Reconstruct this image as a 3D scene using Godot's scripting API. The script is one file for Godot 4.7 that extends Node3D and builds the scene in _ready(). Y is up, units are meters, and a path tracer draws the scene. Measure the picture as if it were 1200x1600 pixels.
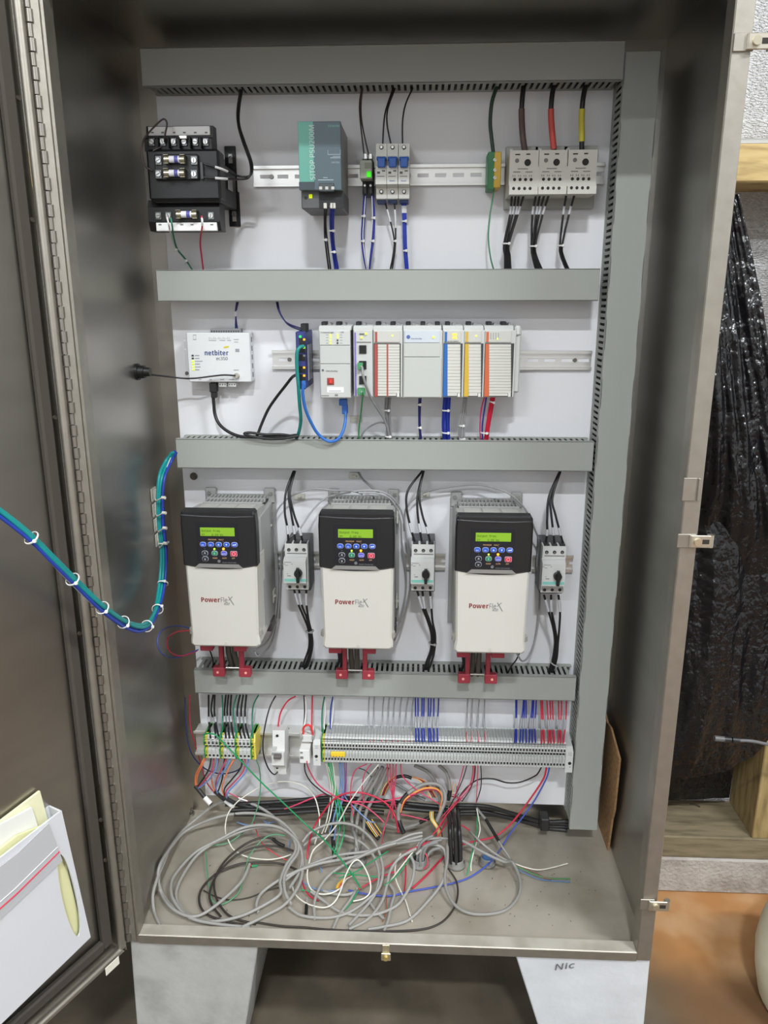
extends Node3D

const LEG := 0.305
const FPX := 1206.4
const ORD := ["first", "second", "third", "fourth", "fifth", "sixth", "seventh", "eighth", "ninth", "tenth", "eleventh", "twelfth", "thirteenth"]
var cam_pos := Vector3(0.0451, 1.1118 + LEG, 1.4876)
var cam_basis := Basis.from_euler(Vector3(-0.26582, 0.04637, -0.0013))
var mats := {}
var used := {}
var fonts := {}


# ---------------------------------------------------------------- mesh builder
class MB:
	var v := PackedVector3Array()
	var n := PackedVector3Array()
	var ix := PackedInt32Array()
	var xf := Transform3D()

	func poly(pts: Array, nrm: Vector3) -> void:
		var b := v.size()
		var nn := (xf.basis * nrm).normalized()
		for p: Vector3 in pts:
			v.append(xf * p)
			n.append(nn)
		var s := Vector3.ZERO
		for i in range(1, pts.size() - 1):
			s += (pts[i] - pts[0]).cross(pts[i + 1] - pts[0])
		var ccw := s.dot(nrm) > 0.0
		for i in range(1, pts.size() - 1):
			ix.append(b)
			ix.append(b + i + 1 if ccw else b + i)
			ix.append(b + i if ccw else b + i + 1)

	func auto(pts: Array, inside: Vector3) -> void:
		var nrm: Vector3 = (pts[1] - pts[0]).cross(pts[2] - pts[0])
		if nrm.length() < 1e-14 and pts.size() > 3:
			nrm = (pts[2] - pts[0]).cross(pts[3] - pts[0])
		nrm = nrm.normalized()
		var mid := Vector3.ZERO
		for p: Vector3 in pts:
			mid += p
		mid /= pts.size()
		if nrm.dot(mid - inside) < 0.0:
			nrm = -nrm
		poly(pts, nrm)

	func box(c: Vector3, s: Vector3, b := 0.0) -> void:
		var h := s / 2.0
		b = minf(b, minf(h.x, minf(h.y, h.z)) * 0.9)
		for a in 3:
			var j := (a + 1) % 3
			var k := (a + 2) % 3
			for sg: float in [-1.0, 1.0]:
				var q := []
				for w: Array in [[-1.0, -1.0], [1.0, -1.0], [1.0, 1.0], [-1.0, 1.0]]:
					var p := c
					p[a] += sg * h[a]
					p[j] += w[0] * (h[j] - b)
					p[k] += w[1] * (h[k] - b)
					q.append(p)
				var nr := Vector3.ZERO
				nr[a] = sg
				poly(q, nr)
		if b <= 0.0:
			return
		for a in 3:
			var j := (a + 1) % 3
			var k := (a + 2) % 3
			for sj: float in [-1.0, 1.0]:
				for sk: float in [-1.0, 1.0]:
					var q := []
					for w: Array in [[0, -1.0], [0, 1.0], [1, 1.0], [1, -1.0]]:
						var p := c
						p[a] += w[1] * (h[a] - b)
						p[j] += sj * (h[j] - (b if w[0] == 1 else 0.0))
						p[k] += sk * (h[k] - (0.0 if w[0] == 1 else b))
						q.append(p)
					var nr := Vector3.ZERO
					nr[j] = sj
					nr[k] = sk
					poly(q, nr.normalized())
		for sx: float in [-1.0, 1.0]:
			for sy: float in [-1.0, 1.0]:
				for sz: float in [-1.0, 1.0]:
					var sg := Vector3(sx, sy, sz)
					var q := []
					for a in 3:
						var p := c
						for t in 3:
							p[t] += sg[t] * (h[t] - (0.0 if t == a else b))
						q.append(p)
					poly(q, sg.normalized())

	func cyl(a: Vector3, b: Vector3, r0: float, r1: float, k := 12, capa := true, capb := true) -> void:
		var ax := (b - a).normalized()
		var u := ax.cross(Vector3.UP if absf(ax.y) < 0.9 else Vector3.RIGHT).normalized()
		var w := ax.cross(u)
		var st := v.size()
		var slope := (r0 - r1) / maxf((b - a).length(), 1e-9)
		for i in k + 1:
			var d := u * cos(TAU * i / k) + w * sin(TAU * i / k)
			var nn := (xf.basis * (d + ax * slope)).normalized()
			v.append(xf * (a + d * r0))
			v.append(xf * (b + d * r1))
			n.append(nn)
			n.append(nn)
		for i in k:
			var o := st + i * 2
			ix.append_array(PackedInt32Array([o, o + 1, o + 3, o, o + 3, o + 2]))
		fix(st, ix.size() - k * 6)
		var ra := []
		var rb := []
		for i in k:
			var d := u * cos(TAU * i / k) + w * sin(TAU * i / k)
			ra.append(a + d * r0)
			rb.append(b + d * r1)
		if capa and r0 > 0.0:
			poly(ra, -ax)
		if capb and r1 > 0.0:
			poly(rb, ax)

	func fix(_st: int, from: int) -> void:
		# makes the winding of the triangles from index FROM on agree with their normals
		for t in range(from, ix.size(), 3):
			var a := ix[t]
			var b := ix[t + 1]
			var c := ix[t + 2]
			if (v[b] - v[a]).cross(v[c] - v[a]).dot(n[a] + n[b] + n[c]) > 0.0:
				ix[t + 1] = c
				ix[t + 2] = b

	func prism(pts: PackedVector2Array, z0: float, z1: float, t := Transform3D(), bev := 0.0) -> void:
		var keep := xf
		xf = xf * t
		var mid := Vector2.ZERO
		for p in pts:
			mid += p
		mid /= pts.size()
		var ccw := 0.0
		for i in pts.size():
			ccw += pts[i].cross(pts[(i + 1) % pts.size()])
		var sg := 1.0 if ccw > 0.0 else -1.0
		var top := pts.duplicate()
		if bev > 0.0:
			for i in pts.size():
				var e0 := (pts[i] - pts[i - 1]).normalized()
				var e1 := (pts[(i + 1) % pts.size()] - pts[i]).normalized()
				var inn := (Vector2(-e0.y, e0.x) + Vector2(-e1.y, e1.x)) * sg
				inn = inn.normalized() / maxf(0.4, cos(e0.angle_to(e1) / 2.0))
				top[i] = pts[i] + inn * bev
		var zm := z1 - bev
		for i in pts.size():
			var p := pts[i]
			var q := pts[(i + 1) % pts.size()]
			var e := (q - p).normalized()
			var nn := Vector3(e.y, -e.x, 0) * sg
			poly([Vector3(p.x, p.y, z0), Vector3(q.x, q.y, z0), Vector3(q.x, q.y, zm), Vector3(p.x, p.y, zm)], nn)
			if bev > 0.0:
				var tp := top[i]
				var tq := top[(i + 1) % pts.size()]
				poly([Vector3(p.x, p.y, zm), Vector3(q.x, q.y, zm), Vector3(tq.x, tq.y, z1), Vector3(tp.x, tp.y, z1)], (nn + Vector3(0, 0, 1)).normalized())
		for side in 2:
			var src := pts if side == 0 else top
			var zz := z0 if side == 0 else z1
			var nn := Vector3(0, 0, -1.0 if side == 0 else 1.0)
			var tri := Geometry2D.triangulate_polygon(src)
			for i in range(0, tri.size(), 3):
				poly([Vector3(src[tri[i]].x, src[tri[i]].y, zz), Vector3(src[tri[i + 1]].x, src[tri[i + 1]].y, zz), Vector3(src[tri[i + 2]].x, src[tri[i + 2]].y, zz)], nn)
		xf = keep

	func side(profile: Array, x0: float, x1: float) -> void:
		# a profile of (z, y) points, extruded along x
		var p := PackedVector2Array()
		for q: Array in profile:
			p.append(Vector2(q[0], q[1]))
		prism(p, -x1, -x0, Transform3D(Basis(Vector3(0, 0, 1), Vector3(0, 1, 0), Vector3(-1, 0, 0)), Vector3.ZERO))

	func tube(pts: PackedVector3Array, r: float, k := 8, caps := true) -> void:
		var m := pts.size()
		if m < 2:
			return
		var st := v.size()
		var u := Vector3.ZERO
		for i in m:
			var t := (pts[mini(i + 1, m - 1)] - pts[maxi(i - 1, 0)]).normalized()
			if i == 0:
				u = t.cross(Vector3.UP if absf(t.y) < 0.9 else Vector3.RIGHT).normalized()
			else:
				u = (u - t * u.dot(t)).normalized()
			var w := t.cross(u)
			for j in k:
				var d := u * cos(TAU * j / k) + w * sin(TAU * j / k)
				v.append(xf * (pts[i] + d * r))
				n.append(xf.basis * d)
		var from := ix.size()
		for i in m - 1:
			for j in k:
				var a := st + i * k + j
				var b := st + i * k + (j + 1) % k
				ix.append_array(PackedInt32Array([a, a + k, b + k, a, b + k, b]))
		fix(st, from)
		if caps:
			for e in 2:
				var o := st if e == 0 else st + (m - 1) * k
				var q := []
				var keep := xf
				xf = Transform3D()
				for j in k:
					q.append(v[o + j])
				poly(q, (keep.basis * (pts[0] - pts[1] if e == 0 else pts[m - 1] - pts[m - 2])).normalized())
				xf = keep

	func lathe(prof: Array, c: Vector3, k := 24) -> void:
		# profile of (radius, height) points turned round the y axis
		var st := v.size()
		var m := prof.size()
		for i in m:
			var a: Array = prof[maxi(i - 1, 0)]
			var b: Array = prof[mini(i + 1, m - 1)]
			var dr: float = b[0] - a[0]
			var dy: float = b[1] - a[1]
			for j in k + 1:
				var d := Vector3(cos(TAU * j / k), 0, sin(TAU * j / k))
				v.append(xf * (c + d * prof[i][0] + Vector3(0, prof[i][1], 0)))
				n.append((xf.basis * (d * dy - Vector3(0, dr, 0))).normalized())
		var from := ix.size()
		for i in m - 1:
			for j in k:
				var a := st + i * (k + 1) + j
				ix.append_array(PackedInt32Array([a, a + k + 1, a + k + 2, a, a + k + 2, a + 1]))
		fix(st, from)

	func arrays() -> Array:
		var a := []
		a.resize(Mesh.ARRAY_MAX)
		a[Mesh.ARRAY_VERTEX] = v
		a[Mesh.ARRAY_NORMAL] = n
		a[Mesh.ARRAY_INDEX] = ix
		return a


# ---------------------------------------------------------------- helpers
func ray(px: float, py: float) -> Vector3:
	return cam_basis * Vector3((px - 600.0) / FPX, -(py - 800.0) / FPX, -1.0)

func A(px: float, py: float, z: float) -> Vector3:      # the point of the plane z = Z that the photo shows there
	var d := ray(px, py)
	return cam_pos + d * ((z - cam_pos.z) / d.z)

func AY(px: float, py: float, y: float) -> Vector3:
	var d := ray(px, py)
	return cam_pos + d * ((y - cam_pos.y) / d.y)

func AX(px: float, py: float, x: float) -> Vector3:
	var d := ray(px, py)
	return cam_pos + d * ((x - cam_pos.x) / d.x)

func M(r: int, g: int, b: int, rough := 0.5, metal := 0.0) -> StandardMaterial3D:
	var key := "%d %d %d %.2f %.2f" % [r, g, b, rough, metal]
	if not mats.has(key):
		var m := StandardMaterial3D.new()
		m.albedo_color = Color8(r, g, b)
		m.roughness = rough
		m.metallic = metal
		mats[key] = m
	return mats[key]

func glow(r: int, g: int, b: int, e: float) -> StandardMaterial3D:
	var key := "glow %d %d %d %.2f" % [r, g, b, e]
	if not mats.has(key):
		var m := StandardMaterial3D.new()
		m.albedo_color = Color8(r, g, b)
		m.emission_enabled = true
		m.emission = Color8(r, g, b)
		m.emission_energy_multiplier = e
		mats[key] = m
	return mats[key]

func noise_tex(freq: float, seed_: int, ramp: Array, size := 512, normal := false, strength := 4.0, oct := 4, type := FastNoiseLite.TYPE_SIMPLEX_SMOOTH) -> NoiseTexture2D:
	var f := FastNoiseLite.new()
	f.noise_type = type
	f.frequency = freq
	f.seed = seed_
	f.fractal_octaves = oct
	f.cellular_return_type = FastNoiseLite.RETURN_DISTANCE2_SUB
	var t := NoiseTexture2D.new()
	t.width = size
	t.height = size
	t.seamless = true
	t.noise = f
	t.as_normal_map = normal
	t.bump_strength = strength
	if ramp.size() > 0:
		var g := Gradient.new()
		g.offsets = PackedFloat32Array(range(ramp.size()).map(func(i): return float(i) / (ramp.size() - 1)))
		g.colors = PackedColorArray(ramp)
		t.color_ramp = g
	return t

func tri_mat(key: String, albedo: Color, rough: float, metal: float, scale: Vector3, tex: Texture2D, normal: Texture2D = null, nscale := 0.3, rtex: Texture2D = null) -> StandardMaterial3D:
	var m := StandardMaterial3D.new()
	m.resource_name = key
	m.albedo_color = albedo
	m.roughness = rough
	m.metallic = metal
	m.albedo_texture = tex
	m.uv1_triplanar = true
	m.uv1_world_triplanar = true
	m.uv1_scale = scale
	if normal:
		m.normal_enabled = true
		m.normal_texture = normal
		m.normal_scale = nscale
	if rtex:
		m.roughness_texture = rtex
	mats[key] = m
	return m

func numbered(called: String) -> String:
	if not used.has(called):
		used[called] = 0
		return called
	used[called] += 1
	return "%s_%03d" % [called, used[called]]

func mb(p0 := Vector3.ZERO) -> MB:
	var m := MB.new()
	m.xf.origin = -p0
	return m

func mesh_of(m: MB) -> ArrayMesh:
	var am := ArrayMesh.new()
	am.add_surface_from_arrays(Mesh.PRIMITIVE_TRIANGLES, m.arrays())
	return am

func tag(o: Node3D, label: String, category: String, group := "") -> Node3D:
	o.set_meta("label", label)
	o.set_meta("category", category)
	if group:
		o.set_meta("group", group)
	return o

func thing(called: String, label: String, category: String, at: Vector3, group := "") -> Node3D:
	var o := Node3D.new()
	o.name = numbered(called)
	add_child(o)
	o.position = at
	o.set_meta("base", called)
	tag(o, label, category, group)
	return o

func part(parent: Node3D, called: String, m: MB, mat: Material) -> MeshInstance3D:
	var o := MeshInstance3D.new()
	o.name = called
	o.mesh = mesh_of(m)
	o.material_override = mat
	parent.add_child(o, true)
	return o

func share(parent: Node3D, called: String, mesh: Mesh, mat: Material, at: Vector3) -> MeshInstance3D:
	var o := MeshInstance3D.new()
	o.name = called
	o.mesh = mesh
	o.material_override = mat
	o.position = at
	parent.add_child(o, true)
	return o

func single(called: String, label: String, category: String, at: Vector3, m: MB, mat: Material, group := "") -> MeshInstance3D:
	var o := MeshInstance3D.new()
	o.name = numbered(called)
	o.mesh = mesh_of(m)
	o.material_override = mat
	add_child(o)
	o.position = at
	o.set_meta("base", called)
	tag(o, label, category, group)
	return o

func struct(called: String, m: MB, mat: Material, at := Vector3.ZERO) -> MeshInstance3D:
	var o := MeshInstance3D.new()
	o.name = called
	o.mesh = mesh_of(m)
	o.material_override = mat
	add_child(o)
	o.position = at
	o.set_meta("kind", "structure")
	return o

func stuff(o: Node3D) -> Node3D:
	o.set_meta("kind", "stuff")
	return o

func dup(o: Node3D, at: Vector3, label: String) -> Node3D:
	var c: Node3D = o.duplicate()
	c.name = numbered(String(o.get_meta("base")))
	add_child(c)
	c.position = at
	c.set_meta("label", label)
	return c

func pbx(m: MB, x0: float, y0: float, x1: float, y1: float, zf: float, zb: float, b := 0.0) -> void:
	# a box whose front face fills those pixels on the plane z = ZF and which reaches back to ZB
	var p := A(x0, y0, zf)
	var q := A(x1, y1, zf)
	m.box(Vector3((p.x + q.x) / 2, (p.y + q.y) / 2, (zf + zb) / 2), Vector3(absf(q.x - p.x), absf(p.y - q.y), zf - zb), b)

func pcyl(m: MB, px: float, py: float, z0: float, z1: float, r: float, k := 12) -> void:
	var p := A(px, py, z1)
	m.cyl(Vector3(p.x, p.y, z0), Vector3(p.x, p.y, z1), r, r, k)

func text(parent: Node3D, called: String, s: String, h: float, at: Vector3, mat: Material, font := "Droid Sans", align := HORIZONTAL_ALIGNMENT_CENTER, turn := 0.0, squash := 1.0, italic := false, bold := false) -> MeshInstance3D:
	var key := font + (" i" if italic else "") + (" b" if bold else "")
	if not fonts.has(key):
		var sf := SystemFont.new()
		sf.font_names = PackedStringArray([font])
		sf.font_italic = italic
		sf.font_weight = 700 if bold else 400
		fonts[key] = sf
	var t := TextMesh.new()
	t.text = s
	t.font = fonts[key]
	t.font_size = 32
	t.pixel_size = h / (32.0 * 0.72)
	t.depth = 0.0005
	t.curve_step = 4.0
	t.horizontal_alignment = align
	var o := MeshInstance3D.new()
	o.name = called
	o.mesh = t
	o.material_override = mat
	o.position = at
	var b := Basis(Vector3(0, 0, 1), turn) * Basis.from_scale(Vector3(squash, 1, 1))
	if italic:
		b = b * Basis(Vector3(1, 0, 0), Vector3(0.2, 1, 0), Vector3(0, 0, 1))
	o.basis = b
	parent.add_child(o, true)
	return o

func path(s: String) -> PackedVector3Array:
	# "px,py,z px,py ..." in photo pixels and millimetres; z is kept until it is given again; fH puts the point H mm above the cabinet floor
	var out := PackedVector3Array()
	var z := 50.0
	var floor_ := false
	for w in s.split(" ", false):
		var c := w.split(",")
		if c.size() > 2:
			floor_ = c[2].begins_with("f")
			z = float(c[2].trim_prefix("f"))
		var px := float(c[0])
		var py := float(c[1])
		var p := AY(px, py, LEG + 0.003 + z / 1000.0) if floor_ else A(px, py, z / 1000.0)
		if floor_ and p.z < 0.034:
			p = A(px, py, 0.034)
		if p.x < -0.4505 and p.z < 0.36:      # what would lie beyond the side wall leans against it
			p = AX(px, py, -0.4505)
		out.append(p)
	return out

func smooth(p: PackedVector3Array, per := 6) -> PackedVector3Array:
	if p.size() < 3:
		return p
	var out := PackedVector3Array()
	for i in p.size() - 1:
		var a := p[maxi(i - 1, 0)]
		var d := p[mini(i + 2, p.size() - 1)]
		for k in per:
			out.append(p[i].cubic_interpolate(p[i + 1], a, d, float(k) / per))
	out.append(p[p.size() - 1])
	return out

func wire(called: String, label: String, s: String, r: float, mat: Material, group := "", sleeves := [], sleeve_mat: Material = null, per := 6, sides := 8, category := "wire") -> MeshInstance3D:
	# R in millimetres; SLEEVES: [from, to] shares of its length that wear a marker
	var pts := smooth(path(s), per)
	var m := mb(pts[0])
	m.tube(pts, r / 1000.0, sides)
	var o := single(called, label, category, pts[0], m, mat, group)
	for sl: Array in sleeves:
		var i0 := int(float(sl[0]) * (pts.size() - 1))
		var i1 := mini(maxi(i0 + 1, int(float(sl[1]) * (pts.size() - 1))), pts.size() - 1)
		var ms := mb(pts[0])
		ms.tube(pts.slice(i0, i1 + 1), r / 1000.0 * 1.22, sides)
		part(o, "tape_wrap" if r > 3.0 else "marker_sleeve", ms, sleeve_mat if sleeve_mat else M(225, 225, 228, 0.5))
	return o

func run(called: String, label: String, group: String, paths: Array, r: float, mat: Material, sleeves := [], sleeve_mat: Material = null, per := 6, words := []) -> void:
	# like wires that run side by side; %s in the label becomes first from the left, second ..., or one of WORDS
	var mean := []
	for s: String in paths:
		var t := 0.0
		var c := s.split(" ", false)
		for w in c:
			t += float(w.get_slice(",", 0))
		mean.append(t / c.size())
	for i in paths.size():
		var rank := 0
		for j in paths.size():
			if mean[j] < mean[i] or mean[j] == mean[i] and j < i:
				rank += 1
		var lab := label
		if words.size():
			lab = label % words[i]
		elif label.contains("%s"):
			lab = label % (ORD[rank] + " from the left")
			if lab.split(" ").size() > 16:
				lab = label % (ORD[rank] + " from left")
			if lab.split(" ").size() > 16:
				lab = label % ORD[rank]
		wire(called, lab, paths[i], r, mat, group, sleeves, sleeve_mat, per)

func tie(label: String, px: float, py: float, z: float, r: float, lean := 0.0, group := "white cable ties", mat: Material = null) -> void:
	# a strap round a bundle whose run leans LEAN degrees from the vertical, with its square head in front
	strap(label, A(px, py, z), Vector3(sin(deg_to_rad(lean)), cos(deg_to_rad(lean)), 0), r, group, mat)

func strap(label: String, p: Vector3, ax: Vector3, r: float, group: String, mat: Material = null) -> void:
	var o := thing("cable_tie", label, "cable tie", p, group)
	var m := mb()
	var u := ax.cross(Vector3.RIGHT if absf(ax.x) < 0.8 else Vector3.UP).normalized()
	var w := ax.cross(u)
	for e in 2:
		var ring := PackedVector3Array()
		for i in 17:
			ring.append((u * cos(TAU * i / 16.0) + w * sin(TAU * i / 16.0)) * r + ax * (e - 0.5) * 0.0011)
		m.tube(ring, 0.0008, 6, false)
	var mm: Material = mat if mat else M(228, 228, 226, 0.45)
	part(o, "strap", m, mm)
	var h := mb()
	var side := Vector3(0.5, 0.15, 0.85)
	side = (side - ax * side.dot(ax)).normalized()
	h.box(side * r * 1.05, Vector3(0.0044, 0.0046, 0.0045), 0.0008)
	part(o, "head", h, mm)


# ---------------------------------------------------------------- the scene
func _ready() -> void:
	# camera
	var cam := Camera3D.new()
	cam.name = "camera"
	cam.fov = rad_to_deg(2.0 * atan(800.0 / FPX))
	cam.near = 0.02
	cam.far = 50.0
	cam.position = cam_pos
	cam.basis = cam_basis
	add_child(cam)
	cam.current = true
	# environment and exposure
	var we := WorldEnvironment.new()
	we.name = "environment"
	var env := Environment.new()
	env.background_mode = Environment.BG_COLOR
	env.background_color = Color(0.05, 0.05, 0.05)
	env.tonemap_mode = Environment.TONE_MAPPER_LINEAR
	env.tonemap_exposure = 0.262
	env.sdfgi_enabled = true
	env.ssao_enabled = true
	env.ssil_enabled = true
	we.environment = env
	add_child(we)
	# bright room lamp above the viewer; two strip lamps added for fill light
	lamp("bright ceiling lamp with a white housing, high behind the viewer", Vector3(0.15, 3.78, 3.0), Vector2(0.30, 0.12), 41.0, Color(0.97, 0.99, 1.0))
	lamp("added strip ceiling lamp for fill light, over the hinge side of the room", Vector3(-1.7, 3.78, 4.9), Vector2(1.2, 0.25), 46.0, Color(0.97, 0.99, 1.0))
	lamp("added strip ceiling lamp for fill light, over the insulated wall side of the room", Vector3(2.1, 3.78, 2.1), Vector2(1.2, 0.25), 56.0, Color(0.97, 0.99, 1.0))
	materials()
	room()
	enclosure()
	ducts()
	row_one()
	row_two()
	row_three()
	row_five()
	wires_one()
	wires_two()
	wires_three()
	wires_five()
	tangle()
	surroundings()

func lamp(label: String, at: Vector3, size: Vector2, energy: float, c: Color) -> void:
	var t := thing("ceiling_lamp", label, "lamp", at)
	var m := mb()
	m.box(Vector3(0, 0.05, 0), Vector3(size.x + 0.06, 0.1, size.y + 0.06), 0.01)
	part(t, "housing", m, M(220, 220, 220, 0.5))
	var g := mb()
	g.box(Vector3(0, -0.004, 0), Vector3(size.x, 0.008, size.y), 0.002)
	part(t, "light_diffuser", g, glow(255, 252, 246, 4.0))
	var l := AreaLight3D.new()
	l.name = "lamp_light"
	l.position = Vector3(0, -0.012, 0)
	l.basis = Basis.from_euler(Vector3(-PI / 2, 0, 0))
	l.area_size = size
	l.area_normalize_energy = true
	l.light_energy = energy
	l.light_color = c
	l.area_range = 14.0
	l.area_attenuation = 2.0
	l.shadow_enabled = true
	t.add_child(l)

func materials() -> void:
	var streak := noise_tex(0.008, 3, [Color(0.93, 0.93, 0.93), Color(1, 1, 1)], 512)
	var blot := noise_tex(0.006, 8, [Color(0.84, 0.83, 0.81), Color(0.96, 0.96, 0.96), Color(1, 1, 1)], 512)
	var fine := noise_tex(0.06, 5, [], 512, true, 3.0)
	tri_mat("steel", Color8(178, 174, 167), 0.34, 1.0, Vector3(0.7, 3.0, 0.7), streak)
	tri_mat("steel_floor", Color8(206, 198, 184), 0.55, 0.6, Vector3(1.6, 1.6, 1.6), blot, fine, 0.06)
	tri_mat("steel_lip", Color8(214, 208, 196), 0.5, 0.45, Vector3(2.5, 2.5, 2.5), blot, fine, 0.04)  # paler than the flange: lamp light falling on the lip put into its colour
	tri_mat("steel_flange", Color8(172, 166, 157), 0.42, 0.85, Vector3(2.5, 2.5, 2.5), noise_tex(0.02, 21, [Color(0.93, 0.93, 0.92), Color(1, 1, 1)], 512), fine, 0.04)
	tri_mat("concrete", Color8(255, 255, 255), 0.7, 0.0, Vector3(0.25, 0.25, 0.25), floor_texture(), noise_tex(0.08, 5, [], 512, true, 2.0), 0.1)
	tri_mat("curb", Color8(255, 255, 255), 0.9, 0.0, Vector3(2.5, 2.5, 2.5), noise_tex(0.008, 15, [Color8(140, 132, 124), Color8(168, 162, 155), Color8(182, 176, 169)], 512, false, 4.0, 6), noise_tex(0.06, 9, [], 512, true, 5.0), 0.5)
	tri_mat("timber", Color8(255, 255, 255), 0.75, 0.0, Vector3(0.8, 4.5, 4.5), noise_tex(0.02, 31, [Color8(150, 126, 84), Color8(196, 170, 116), Color8(206, 184, 132)], 512), noise_tex(0.04, 6, [], 512, true, 4.0), 0.3)
	tri_mat("timber_sill", Color8(255, 255, 255), 0.8, 0.0, Vector3(0.7, 4.5, 4.5), noise_tex(0.02, 36, [Color8(88, 78, 60), Color8(124, 112, 88), Color8(136, 123, 98)], 512), noise_tex(0.04, 6, [], 512, true, 4.0), 0.3)  # aged wood, darkened further: the poor light there is put into it
	tri_mat("timber_upright", Color8(255, 255, 255), 0.75, 0.0, Vector3(4.5, 0.8, 4.5), noise_tex(0.02, 33, [Color8(112, 96, 62), Color8(150, 128, 84), Color8(164, 142, 98)], 512), noise_tex(0.04, 6, [], 512, true, 4.0), 0.3)  # darker than the blocking: poor light near the sill put into its colour
	tri_mat("foil", Color8(252, 252, 254), 0.45, 0.15, Vector3(2.2, 7.0, 2.2), null, noise_tex(0.03, 41, [], 1024, true, 30.0, 5, FastNoiseLite.TYPE_SIMPLEX), 1.8)
	tri_mat("plastic", Color8(17, 17, 20), 0.2, 0.0, Vector3(2.4, 1.5, 2.4), null, noise_tex(0.016, 44, [], 1024, true, 16.0, 3, FastNoiseLite.TYPE_CELLULAR), 0.75)
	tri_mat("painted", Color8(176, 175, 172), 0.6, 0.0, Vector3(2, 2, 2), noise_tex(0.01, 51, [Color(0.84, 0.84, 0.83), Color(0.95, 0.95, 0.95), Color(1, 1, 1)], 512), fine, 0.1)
	tri_mat("painted_pale", Color8(206, 208, 212), 0.5, 0.0, Vector3(2, 2, 2), noise_tex(0.01, 52, [Color(0.93, 0.93, 0.93), Color(1, 1, 1)], 512), fine, 0.1)  # paler tone of the leg finish, for one leg
	tri_mat("card", Color8(255, 255, 255), 0.85, 0.0, Vector3(3, 8, 8), noise_tex(0.02, 61, [Color8(118, 88, 58), Color8(164, 128, 88)], 512), fine, 0.2)
	tri_mat("jug", Color8(232, 230, 208), 0.45, 0.0, Vector3(2, 2, 2), noise_tex(0.01, 71, [Color(0.9, 0.9, 0.86), Color(1, 1, 1)], 512))

func floor_texture() -> ImageTexture:
	# grey concrete, a large rust-brown stain along the framed wall, a darker strip by the curb; 4 m across
	var n := 1024
	var f := FastNoiseLite.new()
	f.seed = 14
	f.frequency = 1.0
	f.fractal_octaves = 5
	var im := Image.create_empty(n, n, false, Image.FORMAT_RGB8)
	var grey := Color8(104, 94, 80)
	var brown := Color8(168, 118, 70)
	var pale := Color8(184, 144, 104)
	for j in n:
		for i in n:
			var x := fposmod(i * 4.0 / n + 2.0, 4.0) - 2.0
			var z := 4.0 - j * 4.0 / n
			z = fposmod(z + 1.5, 4.0) - 1.5
			var a := f.get_noise_2d(x * 1.6, z * 1.6)
			var b := f.get_noise_2d(x * 6.0 + 40.0, z * 6.0)
			var c := grey.lerp(Color8(84, 76, 64), clampf(0.5 + b * 1.2, 0.0, 1.0))
			var stain := smoothstep(0.42, 0.7, x + a * 0.25) * (1.0 - smoothstep(1.1, 1.9, z + a * 0.4))
			var d := brown.lerp(pale, clampf(smoothstep(0.0, 0.7, a + b * 0.6), 0.0, 1.0)).lerp(Color8(120, 84, 50), clampf(smoothstep(0.0, 0.6, -a + b * 0.5), 0.0, 1.0) * 0.6).lerp(Color8(84, 62, 42), (1.0 - smoothstep(-0.15, -0.02, z + a * 0.1)) * 0.7)
			im.set_pixel(i, j, c.lerp(d, stain))
	return ImageTexture.create_from_image(im)

func room() -> void:
	var m := mb()
	m.box(Vector3(0, -0.1, 2.8), Vector3(7.4, 0.2, 6.8))
	struct("floor", m, mats["concrete"])
	m = mb()
	m.box(Vector3(0, 4.0, 2.8), Vector3(7.4, 0.2, 6.8))
	struct("ceiling", m, M(225, 225, 222, 0.8))
	m = mb()
	m.box(Vector3(0, 1.95, -0.4), Vector3(7.4, 4.1, 0.2))
	struct("wall_back", m, mats["foil"])
	m = mb()
	m.box(Vector3(0, 1.95, 6.1), Vector3(7.4, 4.1, 0.2))
	struct("wall_front", m, M(232, 233, 235, 0.8))
	m = mb()
	m.box(Vector3(-3.6, 1.95, 2.8), Vector3(0.2, 4.1, 6.8))
	struct("wall_left", m, M(206, 208, 210, 0.8))
	m = mb()
	m.box(Vector3(3.6, 1.95, 2.8), Vector3(0.2, 4.1, 6.8))
	struct("wall_right", m, M(215, 213, 210, 0.8))
	# curb of rough concrete, sill plate, stud and blocking of the framed wall behind
	m = mb()
	m.box(Vector3(0, 0.049, -0.224), Vector3(7.0, 0.098, 0.152), 0.004)
	struct("baseboard_back", m, mats["curb"])
	m = mb()
	m.box(Vector3(0, 0.128, -0.226), Vector3(7.0, 0.06, 0.148), 0.003)
	struct("trim_1", m, mats["timber_sill"])
	m = mb()
	m.box(Vector3(0.883, 0.158 + 0.74, -0.226), Vector3(0.04, 1.48, 0.146), 0.002)
	m.box(Vector3(-1.0, 0.158 + 0.74, -0.226), Vector3(0.04, 1.48, 0.146), 0.002)
	struct("trim_2", m, mats["timber_upright"])
	m = mb()
	m.box(Vector3(0, LEG + 1.369, -0.228), Vector3(7.0, 0.069, 0.144), 0.003)
	struct("trim_3", m, mats["timber"])
	m = mb()
	m.box(Vector3(0, LEG + 1.412, -0.2), Vector3(7.0, 0.014, 0.03), 0.004)
	struct("trim_4", m, M(190, 190, 186, 0.4, 0.6))

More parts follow.
